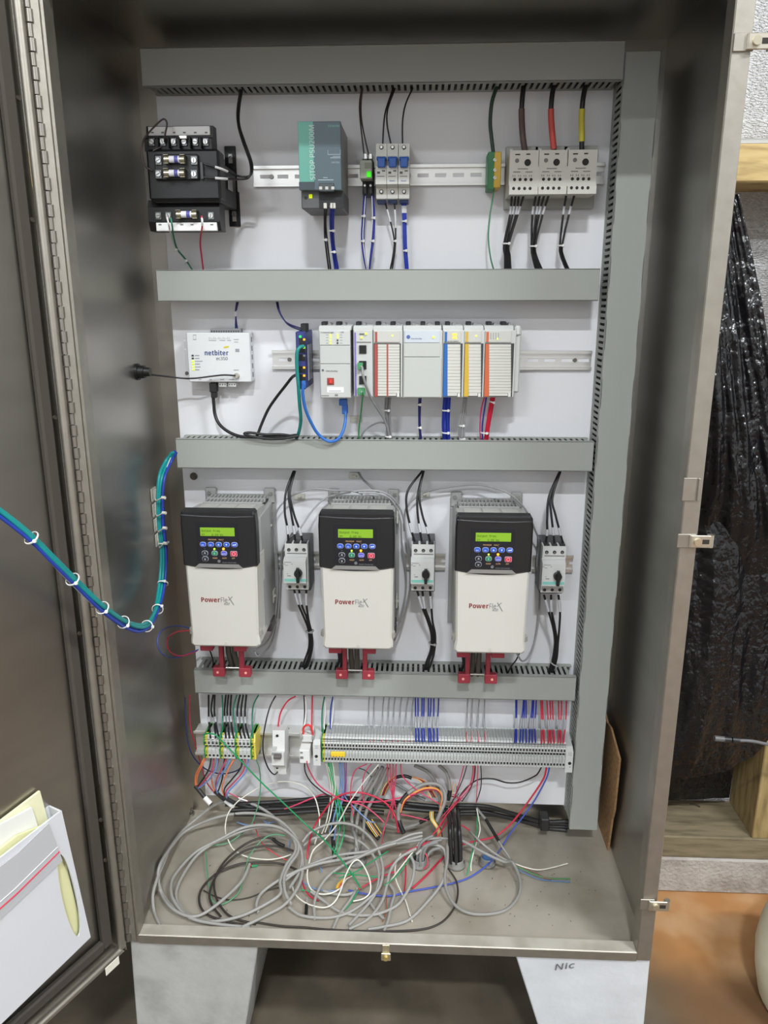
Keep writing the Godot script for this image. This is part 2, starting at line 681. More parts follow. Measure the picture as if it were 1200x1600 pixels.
func enclosure() -> void:
	var p0 := Vector3(0, LEG, 0.18)
	var t := thing("electrical_enclosure", "tall stainless steel control cabinet standing open on two white sheet metal legs", "cabinet", p0)
	var steel: Material = mats["steel"]
	var flange: Material = mats["steel_flange"]
	var y0 := LEG
	var y1 := LEG + 1.541
	var ym := (y0 + y1) / 2
	var m := mb(p0)
	m.box(Vector3(0, ym, -0.001), Vector3(0.914, 1.541, 0.002))
	part(t, "back_sheet", m, steel)
	for s: float in [-1.0, 1.0]:
		m = mb(p0)
		m.box(Vector3(s * 0.4575, ym, 0.185), Vector3(0.002, 1.541, 0.37))
		part(t, "side_sheet", m, steel)
	m = mb(p0)
	m.box(Vector3(0, y1 - 0.001, 0.185), Vector3(0.914, 0.002, 0.37))
	part(t, "top_sheet", m, steel)
	m = mb(p0)
	m.box(Vector3(0, y0 + 0.001, 0.185), Vector3(0.914, 0.002, 0.37))
	part(t, "bottom_sheet", m, mats["steel_floor"])
	# front frame: flat flanges with a folded lip on the inner edge
	for s: float in [-1.0, 1.0]:
		m = mb(p0)
		var wf := 0.024 if s > 0.0 else 0.009
		m.box(Vector3(s * (0.4585 - wf / 2), ym, 0.371), Vector3(wf, 1.541, 0.002), 0.0006)
		m.box(Vector3(s * (0.4585 - wf), ym, 0.356), Vector3(0.002, 1.51, 0.03), 0.0006)
		part(t, "flange", m, flange)
	m = mb(p0)
	m.box(Vector3(-0.0075, y0 + 0.007, 0.371), Vector3(0.884, 0.018, 0.002), 0.0006)
	var bf := part(t, "flange", m, flange)
	m = mb(p0)
	m.box(Vector3(-0.0075, y0 + 0.0155, 0.3585), Vector3(0.882, 0.002, 0.025), 0.0006)
	m.box(Vector3(-0.0075, y0 + 0.008, 0.347), Vector3(0.882, 0.014, 0.002), 0.0005)
	part(bf, "folded_lip", m, mats["steel_lip"])
	m = mb(p0)
	m.box(Vector3(0, y1 - 0.012, 0.371), Vector3(0.868, 0.024, 0.002), 0.0006)
	m.box(Vector3(0, y1 - 0.024, 0.361), Vector3(0.868, 0.002, 0.02), 0.0006)
	part(t, "flange", m, flange)
	# piano hinge: a leaf on the flange, a row of knuckles
	m = mb(p0)
	m.box(Vector3(-0.4585, ym, 0.3745), Vector3(0.012, 1.53, 0.0025), 0.0006)
	var hinge := part(t, "hinge", m, flange)
	var kn := mb()
	kn.cyl(Vector3(0, 0.0007, 0), Vector3(0, 0.0160, 0), 0.0052, 0.0052, 12)
	var kn2 := mb()
	kn2.cyl(Vector3(0, 0.0007, 0), Vector3(0, 0.0160, 0), 0.0042, 0.0042, 12)
	var kms := [mesh_of(kn), mesh_of(kn2)]
	var pin := M(150, 145, 138, 0.35, 0.9)
	for i in 90:
		share(hinge, "knuckle", kms[i % 2], pin, Vector3(-0.4655 + (0.0 if i % 2 == 0 else -0.0012), y0 + 0.008 + i * 0.0169, 0.376) - p0)
	# the door, swung open past square
	var dirn := Vector3(-0.4415, 0, 0.897).normalized()
	var nrm := Vector3(0.897, 0, 0.4415).normalized()
	var fr := Transform3D(Basis(-dirn, Vector3.UP, nrm), Vector3(-0.4665, LEG, 0.378) - p0)
	var d := func() -> MB:
		var q := mb()
		q.xf = fr
		return q
	m = d.call()
	m.box(Vector3(-0.45, 0.768, -0.0235), Vector3(0.89, 1.556, 0.002))
	var door := part(t, "door", m, steel)
	m = d.call()
	m.box(Vector3(-0.003, 0.768, -0.013), Vector3(0.002, 1.556, 0.021), 0.0006)
	m.box(Vector3(-0.002, 0.768, -0.004), Vector3(0.012, 1.53, 0.002), 0.0006)
	m.cyl(Vector3(-0.0095, 0.002, -0.005), Vector3(-0.0095, 1.536, -0.005), 0.0066, 0.0066, 16)
	part(door, "hinge_edge", m, flange)
	m = d.call()
	m.box(Vector3(-0.45, -0.0085, -0.013), Vector3(0.886, 0.002, 0.021), 0.0006)
	m.cyl(Vector3(-0.89, -0.003, -0.006), Vector3(-0.012, -0.003, -0.006), 0.0058, 0.0058, 16)
	part(door, "bottom_edge", m, flange)
	m = d.call()
	m.box(Vector3(-0.032, 0.768, -0.0165), Vector3(0.02, 1.5, 0.012), 0.003)
	part(door, "gasket", m, M(66, 60, 54, 0.8))
	m = d.call()
	m.box(Vector3(-0.46, 0.026, -0.0165), Vector3(0.84, 0.02, 0.012), 0.003)
	part(door, "gasket", m, M(66, 60, 54, 0.8))
	for hole: Array in [[0.19, 0.3], [1.37, 0.2], [1.22, 0.2], [0.61, 0.2], [0.95, 0.2], [0.27, 0.2]]:
		m = d.call()
		m.cyl(Vector3(-0.0205, hole[0], -0.011), Vector3(-0.0205, hole[0], -0.0085), 0.0035, 0.003, 10)
		part(door, "drain_hole", m, M(52, 44, 36, 0.7))
	m = d.call()
	m.box(Vector3(-0.041, -0.008, 0.004), Vector3(0.03, 0.016, 0.0015), 0.0005)
	part(door, "tape_tab", m, M(226, 222, 208, 0.6))
	# clamps along the free edge and below, and a bare keeper
	clamp_part(t, p0, 1146, 66, 1178, 0, "clamp")
	clamp_part(t, p0, 1058, 845, 1087, 0, "clamp")
	clamp_part(t, p0, 1000, 1413, 1022, 0, "clamp")
	m = mb(p0)
	pbx(m, 1069, 747, 1086, 783, 0.3745, 0.372, 0.0006)
	var q0 := A(1091, 765, 0.372)
	m.box(Vector3(q0.x, q0.y, 0.362), Vector3(0.003, 0.034, 0.026), 0.0008)
	part(t, "keeper", m, flange)
	m = mb(p0)
	var b0 := A(603, 1495, 0.376)
	m.box(b0, Vector3(0.017, 0.016, 0.003), 0.001)
	m.box(b0 + Vector3(0, 0.014, -0.002), Vector3(0.013, 0.02, 0.002), 0.0006)
	var bc := part(t, "clamp", m, M(196, 186, 160, 0.4, 0.8))
	m = mb(p0)
	m.cyl(b0, b0 + Vector3(0, 0, 0.006), 0.0048, 0.0042, 12)
	part(bc, "screw", m, M(214, 190, 120, 0.35, 0.8))
	m = mb(p0)
	var cap := A(707, 1492, 0.3)
	m.cyl(Vector3(cap.x, LEG - 0.02, 0.2), Vector3(cap.x, LEG, 0.2), 0.02, 0.022, 20)
	part(t, "plug", m, M(150, 150, 146, 0.4, 0.7))
	# legs: tapering sheet metal stands
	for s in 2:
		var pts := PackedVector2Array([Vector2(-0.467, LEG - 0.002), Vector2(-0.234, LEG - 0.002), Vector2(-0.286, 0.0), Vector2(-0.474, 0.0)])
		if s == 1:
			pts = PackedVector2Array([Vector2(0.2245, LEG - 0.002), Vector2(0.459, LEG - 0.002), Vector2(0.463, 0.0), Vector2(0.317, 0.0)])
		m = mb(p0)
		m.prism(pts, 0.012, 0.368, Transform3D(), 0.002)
		var leg := part(t, "leg", m, mats["painted"] if s == 0 else mats["painted_pale"])
		if s == 1:
			text(leg, "lettering", "Nic", 0.012, A(866, 1512, 0.3695) - p0, M(96, 98, 104, 0.8), "Droid Sans", HORIZONTAL_ALIGNMENT_LEFT, 0.2, 1.5, true)
	# bolts on the bottom sheet and little fittings
	for b: Array in [[297, 1272], [878, 1276]]:
		m = mb(p0)
		var g := AY(b[0], b[1], LEG + 0.003)
		m.cyl(g, g + Vector3(0, 0.004, 0), 0.010, 0.010, 16)
		m.cyl(g + Vector3(0, 0.004, 0), g + Vector3(0, 0.013, 0), 0.0066, 0.006, 6)
		part(t, "bolt", m, M(150, 148, 142, 0.3, 1.0))
	# the white mounting panel
	var pm := mb(Vector3(0, LEG + 0.056, 0.0185))
	pm.box(Vector3(0, LEG + 0.056 + 0.712, 0.0185), Vector3(0.84, 1.424, 0.003), 0.0008)
	var panel := single("mounting_plate", "white painted steel panel bolted to the back of the cabinet, carrying all the devices", "panel", Vector3(0, LEG + 0.056, 0.0185), pm, M(226, 226, 230, 0.38))
	for st: Array in [[303, 744]]:
		var c := A(st[0], st[1], 0.02)
		m = mb(Vector3(0, LEG + 0.056, 0.0185))
		m.cyl(c, c + Vector3(0, 0, 0.002), 0.0075, 0.0075, 18)
		m.cyl(c, c + Vector3(0, 0, 0.006), 0.0052, 0.0048, 6)
		part(panel, "nut", m, M(110, 106, 100, 0.35, 0.9))

func clamp_part(t: Node3D, p0: Vector3, px0: float, py: float, px1: float, _n: int, called: String) -> void:
	# a tab on the flange with a screw clamp folded over its end
	var a := A(px0, py, 0.3735)
	var b := A(px1, py, 0.3735)
	var m := mb(p0)
	m.box((a + b) / 2, Vector3(b.x - a.x, 0.021, 0.0025), 0.0006)
	var c := part(t, called, m, mats["steel_flange"])
	m = mb(p0)
	m.box(b + Vector3(0.006, 0, 0.004), Vector3(0.03, 0.019, 0.0025), 0.001)
	m.box(b + Vector3(-0.009, 0, -0.001), Vector3(0.0025, 0.019, 0.011), 0.0008)
	m.cyl(b + Vector3(0.021, 0.0095, 0.0), b + Vector3(0.021, -0.0095, 0.0), 0.005, 0.005, 12)
	part(c, "bracket", m, M(204, 198, 184, 0.35, 0.9))
	m = mb(p0)
	m.cyl(b + Vector3(0.001, 0, 0.005), b + Vector3(0.001, 0, 0.0095), 0.006, 0.0055, 14)
	part(c, "screw", m, M(216, 208, 186, 0.3, 0.9))
	m = mb(p0)
	m.box(b + Vector3(0.013, 0, 0.0053), Vector3(0.01, 0.007, 0.0004))
	part(c, "slot", m, M(40, 36, 30, 0.8))

func ducts() -> void:
	var grey := M(154, 157, 152, 0.55)
	duct("slotted grey wire duct along the top of the panel, above the transformer and breakers", -0.4175, 0.365, LEG + 1.4543, LEG + 1.512, 0.0945, false, grey)
	duct("slotted grey wire duct between the breaker row and the controller row", -0.4215, 0.352, LEG + 1.1128, LEG + 1.1665, 0.085, false, grey)
	duct("slotted grey wire duct between the controller row and the three drives", -0.4085, 0.3625, LEG + 0.8105, LEG + 0.8665, 0.085, false, grey)
	duct("slotted grey wire duct under the three drives, above the terminal strip", -0.4055, 0.3605, LEG + 0.3425, LEG + 0.3955, 0.085, false, grey)
	duct("tall upright grey wire duct along the side of the panel", 0.3655, 0.4225, LEG + 0.052, LEG + 1.4953, 0.095, true, grey)

func duct(label: String, x0: float, x1: float, ya: float, yb: float, zf: float, upright: bool, mat: Material) -> void:
	var p0 := Vector3((x0 + x1) / 2, ya, 0.02)
	var t := thing("wire_duct", label, "wire duct", p0, "grey slotted wire ducts")
	var cx := (x0 + x1) / 2
	var cy := (ya + yb) / 2
	var m := mb(p0)
	m.box(Vector3(cx, cy, zf - 0.001), Vector3(x1 - x0, yb - ya, 0.002), 0.0007)
	if upright:
		m.box(Vector3(x0 + 0.001, cy, zf - 0.005), Vector3(0.002, yb - ya, 0.01), 0.0005)
		m.box(Vector3(x1 - 0.001, cy, zf - 0.005), Vector3(0.002, yb - ya, 0.01), 0.0005)
	else:
		m.box(Vector3(cx, ya + 0.001, zf - 0.005), Vector3(x1 - x0, 0.002, 0.01), 0.0005)
		m.box(Vector3(cx, yb - 0.001, zf - 0.005), Vector3(x1 - x0, 0.002, 0.01), 0.0005)
	part(t, "cover", m, mat)
	m = mb(p0)
	m.box(Vector3(cx, cy, 0.0212), Vector3(x1 - x0 - 0.004, yb - ya - 0.006, 0.002))
	for s in 2:
		if upright:
			m.box(Vector3(x0 + 0.004 if s == 0 else x1 - 0.004, cy, 0.026), Vector3(0.0016, yb - ya, 0.012))
		else:
			m.box(Vector3(cx, ya + 0.004 if s == 0 else yb - 0.004, 0.026), Vector3(x1 - x0, 0.0016, 0.012))
	part(t, "base", m, mat)
	var pitch := 0.0105
	var fl := zf - 0.004 - 0.03
	var fm := mb()
	if upright:
		fm.box(Vector3.ZERO, Vector3(0.0016, 0.006, fl), 0.0004)
	else:
		fm.box(Vector3.ZERO, Vector3(0.006, 0.0016, fl), 0.0004)
	var mesh := mesh_of(fm)
	var n := int(((yb - ya) if upright else (x1 - x0)) / pitch)
	var low := ya > LEG + 1.4
	for i in n:
		var o := (i + 0.5) * pitch + 0.002
		if upright:
			share(t, "finger", mesh, mat, Vector3(x0 + 0.004, ya + o, 0.03 + fl / 2) - p0)
		else:
			share(t, "finger", mesh, mat, Vector3(x0 + o, ya + 0.004 if low else yb - 0.004, 0.03 + fl / 2) - p0)
	if not upright:
		m = mb(p0)
		m.box(Vector3(cx, yb - 0.004 if low else ya + 0.004, 0.03 + fl / 2), Vector3(x1 - x0, 0.0016, fl))
		part(t, "far_wall", m, mat)
	# the wires it holds, seen dark through the slots
	for k in 3:
		m = mb(p0)
		var zz := 0.037 + k * 0.016
		if upright:
			m.cyl(Vector3(cx - 0.012 + k * 0.003, ya + 0.02, zz), Vector3(cx - 0.012 + k * 0.003, yb - 0.02, zz), 0.0095, 0.0095, 10)
			m.cyl(Vector3(cx + 0.012, ya + 0.02, zz), Vector3(cx + 0.012, yb - 0.02, zz), 0.0095, 0.0095, 10)
		else:
			m.cyl(Vector3(x0 + 0.02, yb - 0.019 + (k % 2) * 0.002 if not low else ya + 0.019, zz), Vector3(x1 - 0.012, yb - 0.019 if not low else ya + 0.019 - (k % 2) * 0.002, zz), 0.0095, 0.0095, 10)
		part(t, "wire_filling", m, M(40, 40, 43, 0.6))
	# hidden far side of the tall duct: one plain wall
	if upright:
		m = mb(p0)
		m.box(Vector3(x1 - 0.004, cy, 0.03 + fl / 2), Vector3(0.0016, yb - ya, fl))
		part(t, "far_wall", m, mat)


func rail(label: String, xa: float, xb: float, yc: float, zf: float, slots := true) -> void:
	# hat rail: web on the panel, two walls, two lips in front; the web is pierced by oblong slots
	var p0 := Vector3((xa + xb) / 2, yc - 0.0175, 0.02)
	var mat := M(214, 213, 210, 0.3, 0.75)
	var t := thing("mounting_rail", label, "rail", p0, "zinc mounting rails")
	var m := mb(p0)
	for s: float in [-1.0, 1.0]:
		m.box(Vector3((xa + xb) / 2, yc + s * 0.015, zf - 0.0005), Vector3(xb - xa, 0.005, 0.001), 0.0003)
		m.box(Vector3((xa + xb) / 2, yc + s * 0.0125, (zf + 0.02) / 2), Vector3(xb - xa, 0.001, zf - 0.02))
	part(t, "lip", m, mat)
	m = mb(p0)
	m.box(Vector3((xa + xb) / 2, yc + 0.0078, 0.0206), Vector3(xb - xa, 0.0094, 0.001))
	m.box(Vector3((xa + xb) / 2, yc - 0.0078, 0.0206), Vector3(xb - xa, 0.0094, 0.001))
	var x := xa
	while x < xb - 0.001:
		var w := minf(0.0115, xb - x) if slots else xb - x
		m.box(Vector3(x + w / 2, yc, 0.0206), Vector3(w, 0.0062, 0.001))
		x += w + 0.0195
	part(t, "web", m, mat)
	for k in 2:
		var sx := xa + 0.032 if k == 0 else xb - 0.03
		m = mb(p0)
		m.cyl(Vector3(sx, yc, 0.0205), Vector3(sx, yc, 0.024), 0.0042, 0.0036, 12)
		part(t, "screw", m, M(120, 116, 110, 0.35, 0.9))

func screw(parent: Node3D, p0: Vector3, px: float, py: float, z: float, r: float, mat: Material = null, called := "screw") -> void:
	var m := mb(p0)
	var p := A(px, py, z)
	m.cyl(p, p + Vector3(0, 0, 0.002), r, r * 0.85, 12)
	var s := part(parent, called, m, mat if mat else M(190, 190, 188, 0.3, 0.85))
	if r > 0.0029:
		m = mb(p0)
		m.xf = Transform3D(Basis(Vector3(0, 0, 1), px * 0.7), p + Vector3(0, 0, 0.0021) - p0)
		m.box(Vector3.ZERO, Vector3(r * 1.4, r * 0.22, 0.0004))
		part(s, "slot", m, M(84, 84, 86, 0.7))

func hole(parent: Node3D, p0: Vector3, spots: Array, z: float, r: float, called := "screw_hole") -> void:
	for s: Array in spots:
		var m := mb(p0)
		pcyl(m, s[0], s[1], z - 0.001, z + 0.0004, r, 12)
		part(parent, called, m, M(34, 33, 33, 0.7))

func row_one() -> void:
	rail("zinc mounting rail carrying the power supply, the breakers and the distribution blocks", A(395, 270, 0.0275).x, A(945, 270, 0.0275).x, LEG + 1.326, 0.0275)
	transformer()
	power_supply()
	# pluggable relay with a green lamp
	var p0 := A(573, 305, 0.028)
	var t := thing("signal_relay", "narrow grey relay with a lit green lamp beside the blue-handled breakers", "relay", p0)
	var m := mb(p0)
	pbx(m, 566, 248, 583, 305, 0.062, 0.026, 0.001)
	part(t, "socket", m, M(66, 68, 68, 0.6))
	m = mb(p0)
	pbx(m, 562, 250, 581, 279, 0.1, 0.062, 0.001)
	part(t, "body", m, M(150, 154, 142, 0.5))
	for k in 2:
		m = mb(p0)
		pbx(m, 568 + k * 8, 239, 574 + k * 8, 249, 0.082, 0.05, 0.0012)
		part(t, "terminal", m, M(205, 205, 200, 0.3, 0.7))
		m = mb(p0)
		pbx(m, 567 + k * 9, 284, 573 + k * 9, 303, 0.07, 0.05, 0.001)
		part(t, "terminal", m, M(40, 40, 44, 0.5))
		screw(t, p0, 570 + k * 9, 290, 0.07, 0.0022)
	m = mb(p0)
	pbx(m, 572.5, 267.5, 580, 277, 0.1025, 0.1, 0.001)
	part(t, "signal_led", m, glow(70, 235, 40, 1.3))
	m = mb(p0)
	pbx(m, 570, 254, 580, 263, 0.1008, 0.1, 0.0003)
	part(t, "print_field", m, M(128, 132, 122, 0.6))
	# circuit breakers: a two-pole and a single-pole one
	for k in 2:
		breaker(587.0 if k == 0 else 622.3, 622.0 if k == 0 else 640.0, 2 if k == 0 else 1, "two-pole white circuit breaker with blue handles beside the narrow relay" if k == 0 else "single-pole white circuit breaker with a blue handle, next to the bare stretch of rail")
	# earth terminal
	p0 = A(772, 297, 0.028)
	t = thing("earth_terminal", "green and yellow earth terminal on the rail next to the three distribution blocks", "terminal", p0)
	m = mb(p0)
	pbx(m, 763, 237, 773, 296, 0.07, 0.026, 0.001)
	part(t, "green_half", m, M(56, 122, 78, 0.5))
	m = mb(p0)
	pbx(m, 773, 237, 782, 293, 0.072, 0.026, 0.001)
	part(t, "yellow_half", m, M(208, 172, 62, 0.5))
	for y: float in [250.0, 266.0, 278.0]:
		screw(t, p0, 773, y, 0.0715, 0.0031)
	# power distribution blocks
	var names := ["grey distribution block under the brown taped cable", "grey distribution block under the red taped cable", "grey distribution block under the yellow taped cable"]
	for k in 3:
		dist_block(797.0 + k * 45.2, 235.0 - k * 0.5, names[k])

func breaker(x0: float, x1: float, poles: int, label: String) -> void:
	var p0 := A((x0 + x1) / 2, 313, 0.028)
	var t := thing("circuit_breaker", label, "circuit breaker", p0, "blue-handled circuit breakers")
	var xa := A(x0, 265, 0.08).x
	var xb := A(x1, 265, 0.08).x
	var ya := A(600, 312, 0.075).y
	var yb := A(600, 222, 0.075).y
	var y1 := A(600, 288, 0.09).y
	var y2 := A(600, 243, 0.09).y
	var body := M(212, 212, 206, 0.45)
	var w := (xb - xa) / poles
	for k in poles:
		var m := mb(p0)
		m.side([[0.028, ya], [0.072, ya + 0.002], [0.074, y1 - 0.004], [0.092, y1], [0.092, y2 - 0.016], [0.083, y2 - 0.014], [0.083, y2], [0.074, y2 + 0.002], [0.072, yb - 0.002], [0.028, yb]], xa + w * k + 0.0003, xa + w * (k + 1) - 0.0003)
		part(t, "pole", m, body)
		var cx := x0 + (x1 - x0) * (k + 0.5) / poles
		m = mb(p0)
		pbx(m, cx - 6, 246, cx + 6, 261, 0.1, 0.083, 0.0012)
		var h := part(t, "handle", m, M(44, 92, 176, 0.45))
		m = mb(p0)
		pbx(m, cx - 7.6, 244.5, cx + 7.6, 249.5, 0.0955, 0.083, 0.001)
		part(h, "handle_bar", m, M(44, 92, 176, 0.45))
		hole(t, p0, [[cx, 230], [cx, 299.5]], 0.0745, 0.0034)
		screw(t, p0, cx, 230, 0.0742, 0.0026)
		screw(t, p0, cx, 299.5, 0.0742, 0.0026)
		m = mb(p0)
		pbx(m, cx - 6.5, 268, cx - 2, 271.5, 0.0923, 0.092)
		pbx(m, cx + 1, 266, cx + 6, 268, 0.0923, 0.092)
		pbx(m, cx - 6.5, 275, cx + 5, 275.8, 0.0923, 0.092)
		part(t, "print", m, M(92, 92, 90, 0.7))
		if k == poles - 1:
			text(t, "lettering", "Noark", 0.0024, A(cx - 0.5, 282.5, 0.0922) - p0, M(60, 92, 180, 0.7))
		m = mb(p0)
		pbx(m, cx - 7, 312, cx + 7, 317, 0.06, 0.032, 0.0008)
		part(t, "lower_clip", m, M(54, 74, 120, 0.5))

func dist_block(x0: float, y0: float, label: String) -> void:
	var p0 := A(x0 + 21, y0 + 70, 0.028)
	var t := thing("distribution_block", label, "terminal block", p0, "grey power distribution blocks")
	var grey := M(206, 204, 196, 0.5)
	var m := mb(p0)
	pbx(m, x0 - 6, y0 - 6, x0 + 40, y0 + 92, 0.034, 0.021, 0.001)
	part(t, "base", m, M(165, 164, 158, 0.5))
	m = mb(p0)
	var a := A(x0, y0, 0.085)
	var b := A(x0 + 43.5, y0 + 50, 0.085)
	var c := A(x0 - 3, y0 + 69, 0.094)
	m.side([[0.034, c.y], [0.094, c.y], [0.094, c.y + 0.012], [0.085, b.y], [0.085, a.y], [0.034, a.y]], a.x, b.x)
	var body := part(t, "body", m, grey)
	m = mb(p0)
	m.box(Vector3(a.x + 0.005, a.y - 0.003, 0.03), Vector3(0.006, 0.02, 0.06), 0.001)
	part(t, "side_clip", m, grey)
	for s: Array in [[12, 6.5, 7.5], [28.5, 6, 7]]:
		m = mb(p0)
		pbx(m, x0 + s[0] - s[2] / 2, y0 + s[1] - 1, x0 + s[0] + s[2] / 2, y0 + s[1] + 0.8, 0.0856, 0.084)
		part(body, "slot", m, M(36, 34, 33, 0.7))
	m = mb(p0)
	pcyl(m, x0 + 11, y0 + 16, 0.084, 0.0856, 0.0034, 14)
	part(body, "window_dot", m, M(112, 112, 110, 0.5))
	m = mb(p0)
	pcyl(m, x0 + 27.5, y0 + 19, 0.084, 0.0857, 0.0054, 18)
	part(body, "cable_screw_hole", m, M(38, 36, 36, 0.7))
	m = mb(p0)
	pbx(m, x0 + 12, y0 + 28.2, x0 + 28, y0 + 29.4, 0.0854, 0.084)
	pbx(m, x0 + 5, y0 + 33, x0 + 16, y0 + 34.4, 0.0854, 0.084)
	pbx(m, x0 + 24, y0 + 33, x0 + 35, y0 + 34.4, 0.0854, 0.084)
	for k in 4:
		for j in 2:
			pbx(m, x0 + 4 + k * 8.6 + j * 3, y0 + 38.5, x0 + 5 + k * 8.6 + j * 3, y0 + 41, 0.0854, 0.084)
	part(body, "print", m, M(128, 126, 122, 0.7))
	for k in 4:
		hole(t, p0, [[x0 + 7 + k * 8.6, y0 + 45.5]], 0.0852, 0.0026, "wire_screw_hole")
		hole(t, p0, [[x0 + 5.5 + k * 8.6, y0 + 59.5]], 0.0938, 0.0026, "wire_screw_hole")

func fuse(t: Node3D, p0: Vector3, xa: float, xb: float, y: float, z: float) -> void:
	# two sprung clips and a cartridge fuse with a purple and white band
	var a := A(xa, y, z)
	var b := A(xb, y, z)
	var m := mb(p0)
	m.cyl(a, b, 0.0052, 0.0052, 16)
	var f := part(t, "cartridge_fuse", m, M(232, 232, 236, 0.4))
	m = mb(p0)
	m.cyl(a.lerp(b, 0.5), a.lerp(b, 0.78), 0.0054, 0.0054, 16)
	part(f, "purple_band", m, M(92, 90, 168, 0.4))
	m = mb(p0)
	m.cyl(a - Vector3(0.006, 0, 0), a + Vector3(0.002, 0, 0), 0.0055, 0.0055, 16)
	m.cyl(b - Vector3(0.002, 0, 0), b + Vector3(0.006, 0, 0), 0.0055, 0.0055, 16)
	part(f, "end_cap", m, M(200, 194, 176, 0.25, 0.9))
	for e: Vector3 in [a - Vector3(0.003, 0, 0), b + Vector3(0.003, 0, 0)]:
		m = mb(p0)
		m.box(e + Vector3(0, 0.0062, -0.001), Vector3(0.008, 0.0012, 0.012), 0.0004)
		m.box(e + Vector3(0, -0.0062, -0.001), Vector3(0.008, 0.0012, 0.012), 0.0004)
		part(t, "fuse_clip", m, M(190, 184, 164, 0.25, 0.9))

func transformer() -> void:
	var p0 := A(300, 361, 0.021)
	var t := thing("control_transformer", "black fused control transformer bolted at the top corner of the panel", "transformer", p0)
	var black := M(15, 15, 18, 0.42)
	var m := mb(p0)
	# laminated core standing on the panel, its flank showing
	pbx(m, 236, 252, 346, 316, 0.142, 0.03, 0.002)
	part(t, "core", m, M(46, 47, 49, 0.55))
	m = mb(p0)
	pbx(m, 227, 233, 345.5, 313, 0.15, 0.112, 0.004)
	part(t, "coil_cover", m, black)
	# mounting feet with oblong holes
	for f: Array in [[350, 228, 371, 300, 360, 240, 255], [356, 300, 376, 354, 366, 330, 346]]:
		m = mb(p0)
		pbx(m, f[0], f[1], f[2], f[3], 0.0235, 0.0205, 0.001)
		var foot := part(t, "foot", m, black)
		m = mb(p0)
		pbx(m, f[4] - 3.4, f[5], f[4] + 3.4, f[6], 0.0239, 0.0235)
		part(foot, "slot", m, M(176, 172, 168, 0.5))
		screw(foot, p0, f[4], f[5] + 5, 0.024, 0.0045)
	# upper terminal block
	m = mb(p0)
	var ua := A(230, 197, 0.12)
	var ub := A(328, 211, 0.14)
	var uc := A(328, 234, 0.14)
	m.side([[0.098, ua.y], [0.118, ua.y], [0.122, ub.y], [0.134, ub.y - 0.004], [0.134, uc.y], [0.098, uc.y]], A(226, 215, 0.13).x, A(331, 215, 0.13).x)
	part(t, "terminal_block", m, black)
	m = mb(p0)
	pbx(m, 231, 198, 328, 211, 0.1235, 0.115, 0.0006)
	var lab := part(t, "marking_strip", m, M(232, 232, 232, 0.5))
	m = mb(p0)
	for x: float in [238.0, 254.0, 272.0, 288.0, 305.0, 322.0]:
		pbx(m, x - 2.2, 206, x + 2.2, 208.2, 0.1239, 0.123)
	part(lab, "print", m, M(120, 120, 120, 0.7))
	for x: float in [237.0, 254.0, 271.0, 287.5, 305.0, 321.0]:
		m = mb(p0)
		pbx(m, x - 5, 215.5, x + 5, 228, 0.1365, 0.134, 0.0006)
		part(t, "terminal_plate", m, M(112, 114, 114, 0.3, 0.85))
		screw(t, p0, x, 221.5, 0.1365, 0.0046)
	m = mb(p0)
	pbx(m, 279, 211, 292, 217, 0.143, 0.1365, 0.0008)
	part(t, "link", m, M(196, 196, 190, 0.25, 0.9))
	m = mb(p0)
	for x: float in [245.5, 262.5, 279.3, 296.2, 313.0]:
		pbx(m, x - 1.4, 213, x + 1.4, 231, 0.146, 0.134, 0.0006)
	part(t, "barrier", m, black)
	# primary fuse holder
	m = mb(p0)
	pbx(m, 240, 241, 311, 281, 0.156, 0.15, 0.0015)
	part(t, "fuse_holder", m, M(22, 22, 24, 0.4))
	for y: float in [250.0, 271.5]:
		for x: float in [247.5, 303.0]:
			m = mb(p0)
			pbx(m, x - 5.5, y - 6.5, x + 5.5, y + 7.5, 0.159, 0.156, 0.0006)
			part(t, "terminal_plate", m, M(120, 122, 124, 0.25, 0.9))
			screw(t, p0, x, y + 0.5, 0.159, 0.0048, M(208, 208, 208, 0.25, 0.9))
		fuse(t, p0, 263.0, 283.0, y - 1, 0.165)
	m = mb(p0)
	pbx(m, 312, 253, 318, 280, 0.156, 0.15, 0.0006)
	part(t, "wire_guard", m, M(70, 70, 72, 0.4))
	m = mb(p0)
	m.box(A(360, 288, 0.085) + Vector3(0, 0, 0), Vector3(0.0006, 0.02, 0.03))
	part(t, "rating_label", m, M(150, 150, 150, 0.6))
	# lower terminal block
	m = mb(p0)
	var la := A(240, 313, 0.125)
	var lb := A(240, 346, 0.14)
	var lc := A(240, 361, 0.13)
	m.side([[0.098, la.y], [0.128, la.y], [0.134, la.y - 0.012], [0.134, lb.y], [0.128, lc.y], [0.098, lc.y]], A(233, 340, 0.13).x, A(344.5, 340, 0.13).x)
	part(t, "terminal_block", m, black)
	m = mb(p0)
	pbx(m, 243.5, 348, 339, 360.5, 0.136, 0.129, 0.0006)
	lab = part(t, "marking_strip", m, M(234, 234, 234, 0.5))
	m = mb(p0)
	for x: float in [250.0, 284.0, 300.0, 331.0]:
		pbx(m, x - 2.4, 350, x + 2.4, 352, 0.1364, 0.1355)
	part(lab, "print", m, M(120, 120, 120, 0.7))
	for x: float in [247.0, 263.0, 329.5]:
		m = mb(p0)
		pbx(m, x - 5, 331, x + 5, 343, 0.137, 0.134, 0.0006)
		part(t, "terminal_plate", m, M(124, 134, 130, 0.3, 0.85))
		screw(t, p0, x, 337, 0.137, 0.0046)
	fuse(t, p0, 282.0, 302.0, 335.0, 0.142)

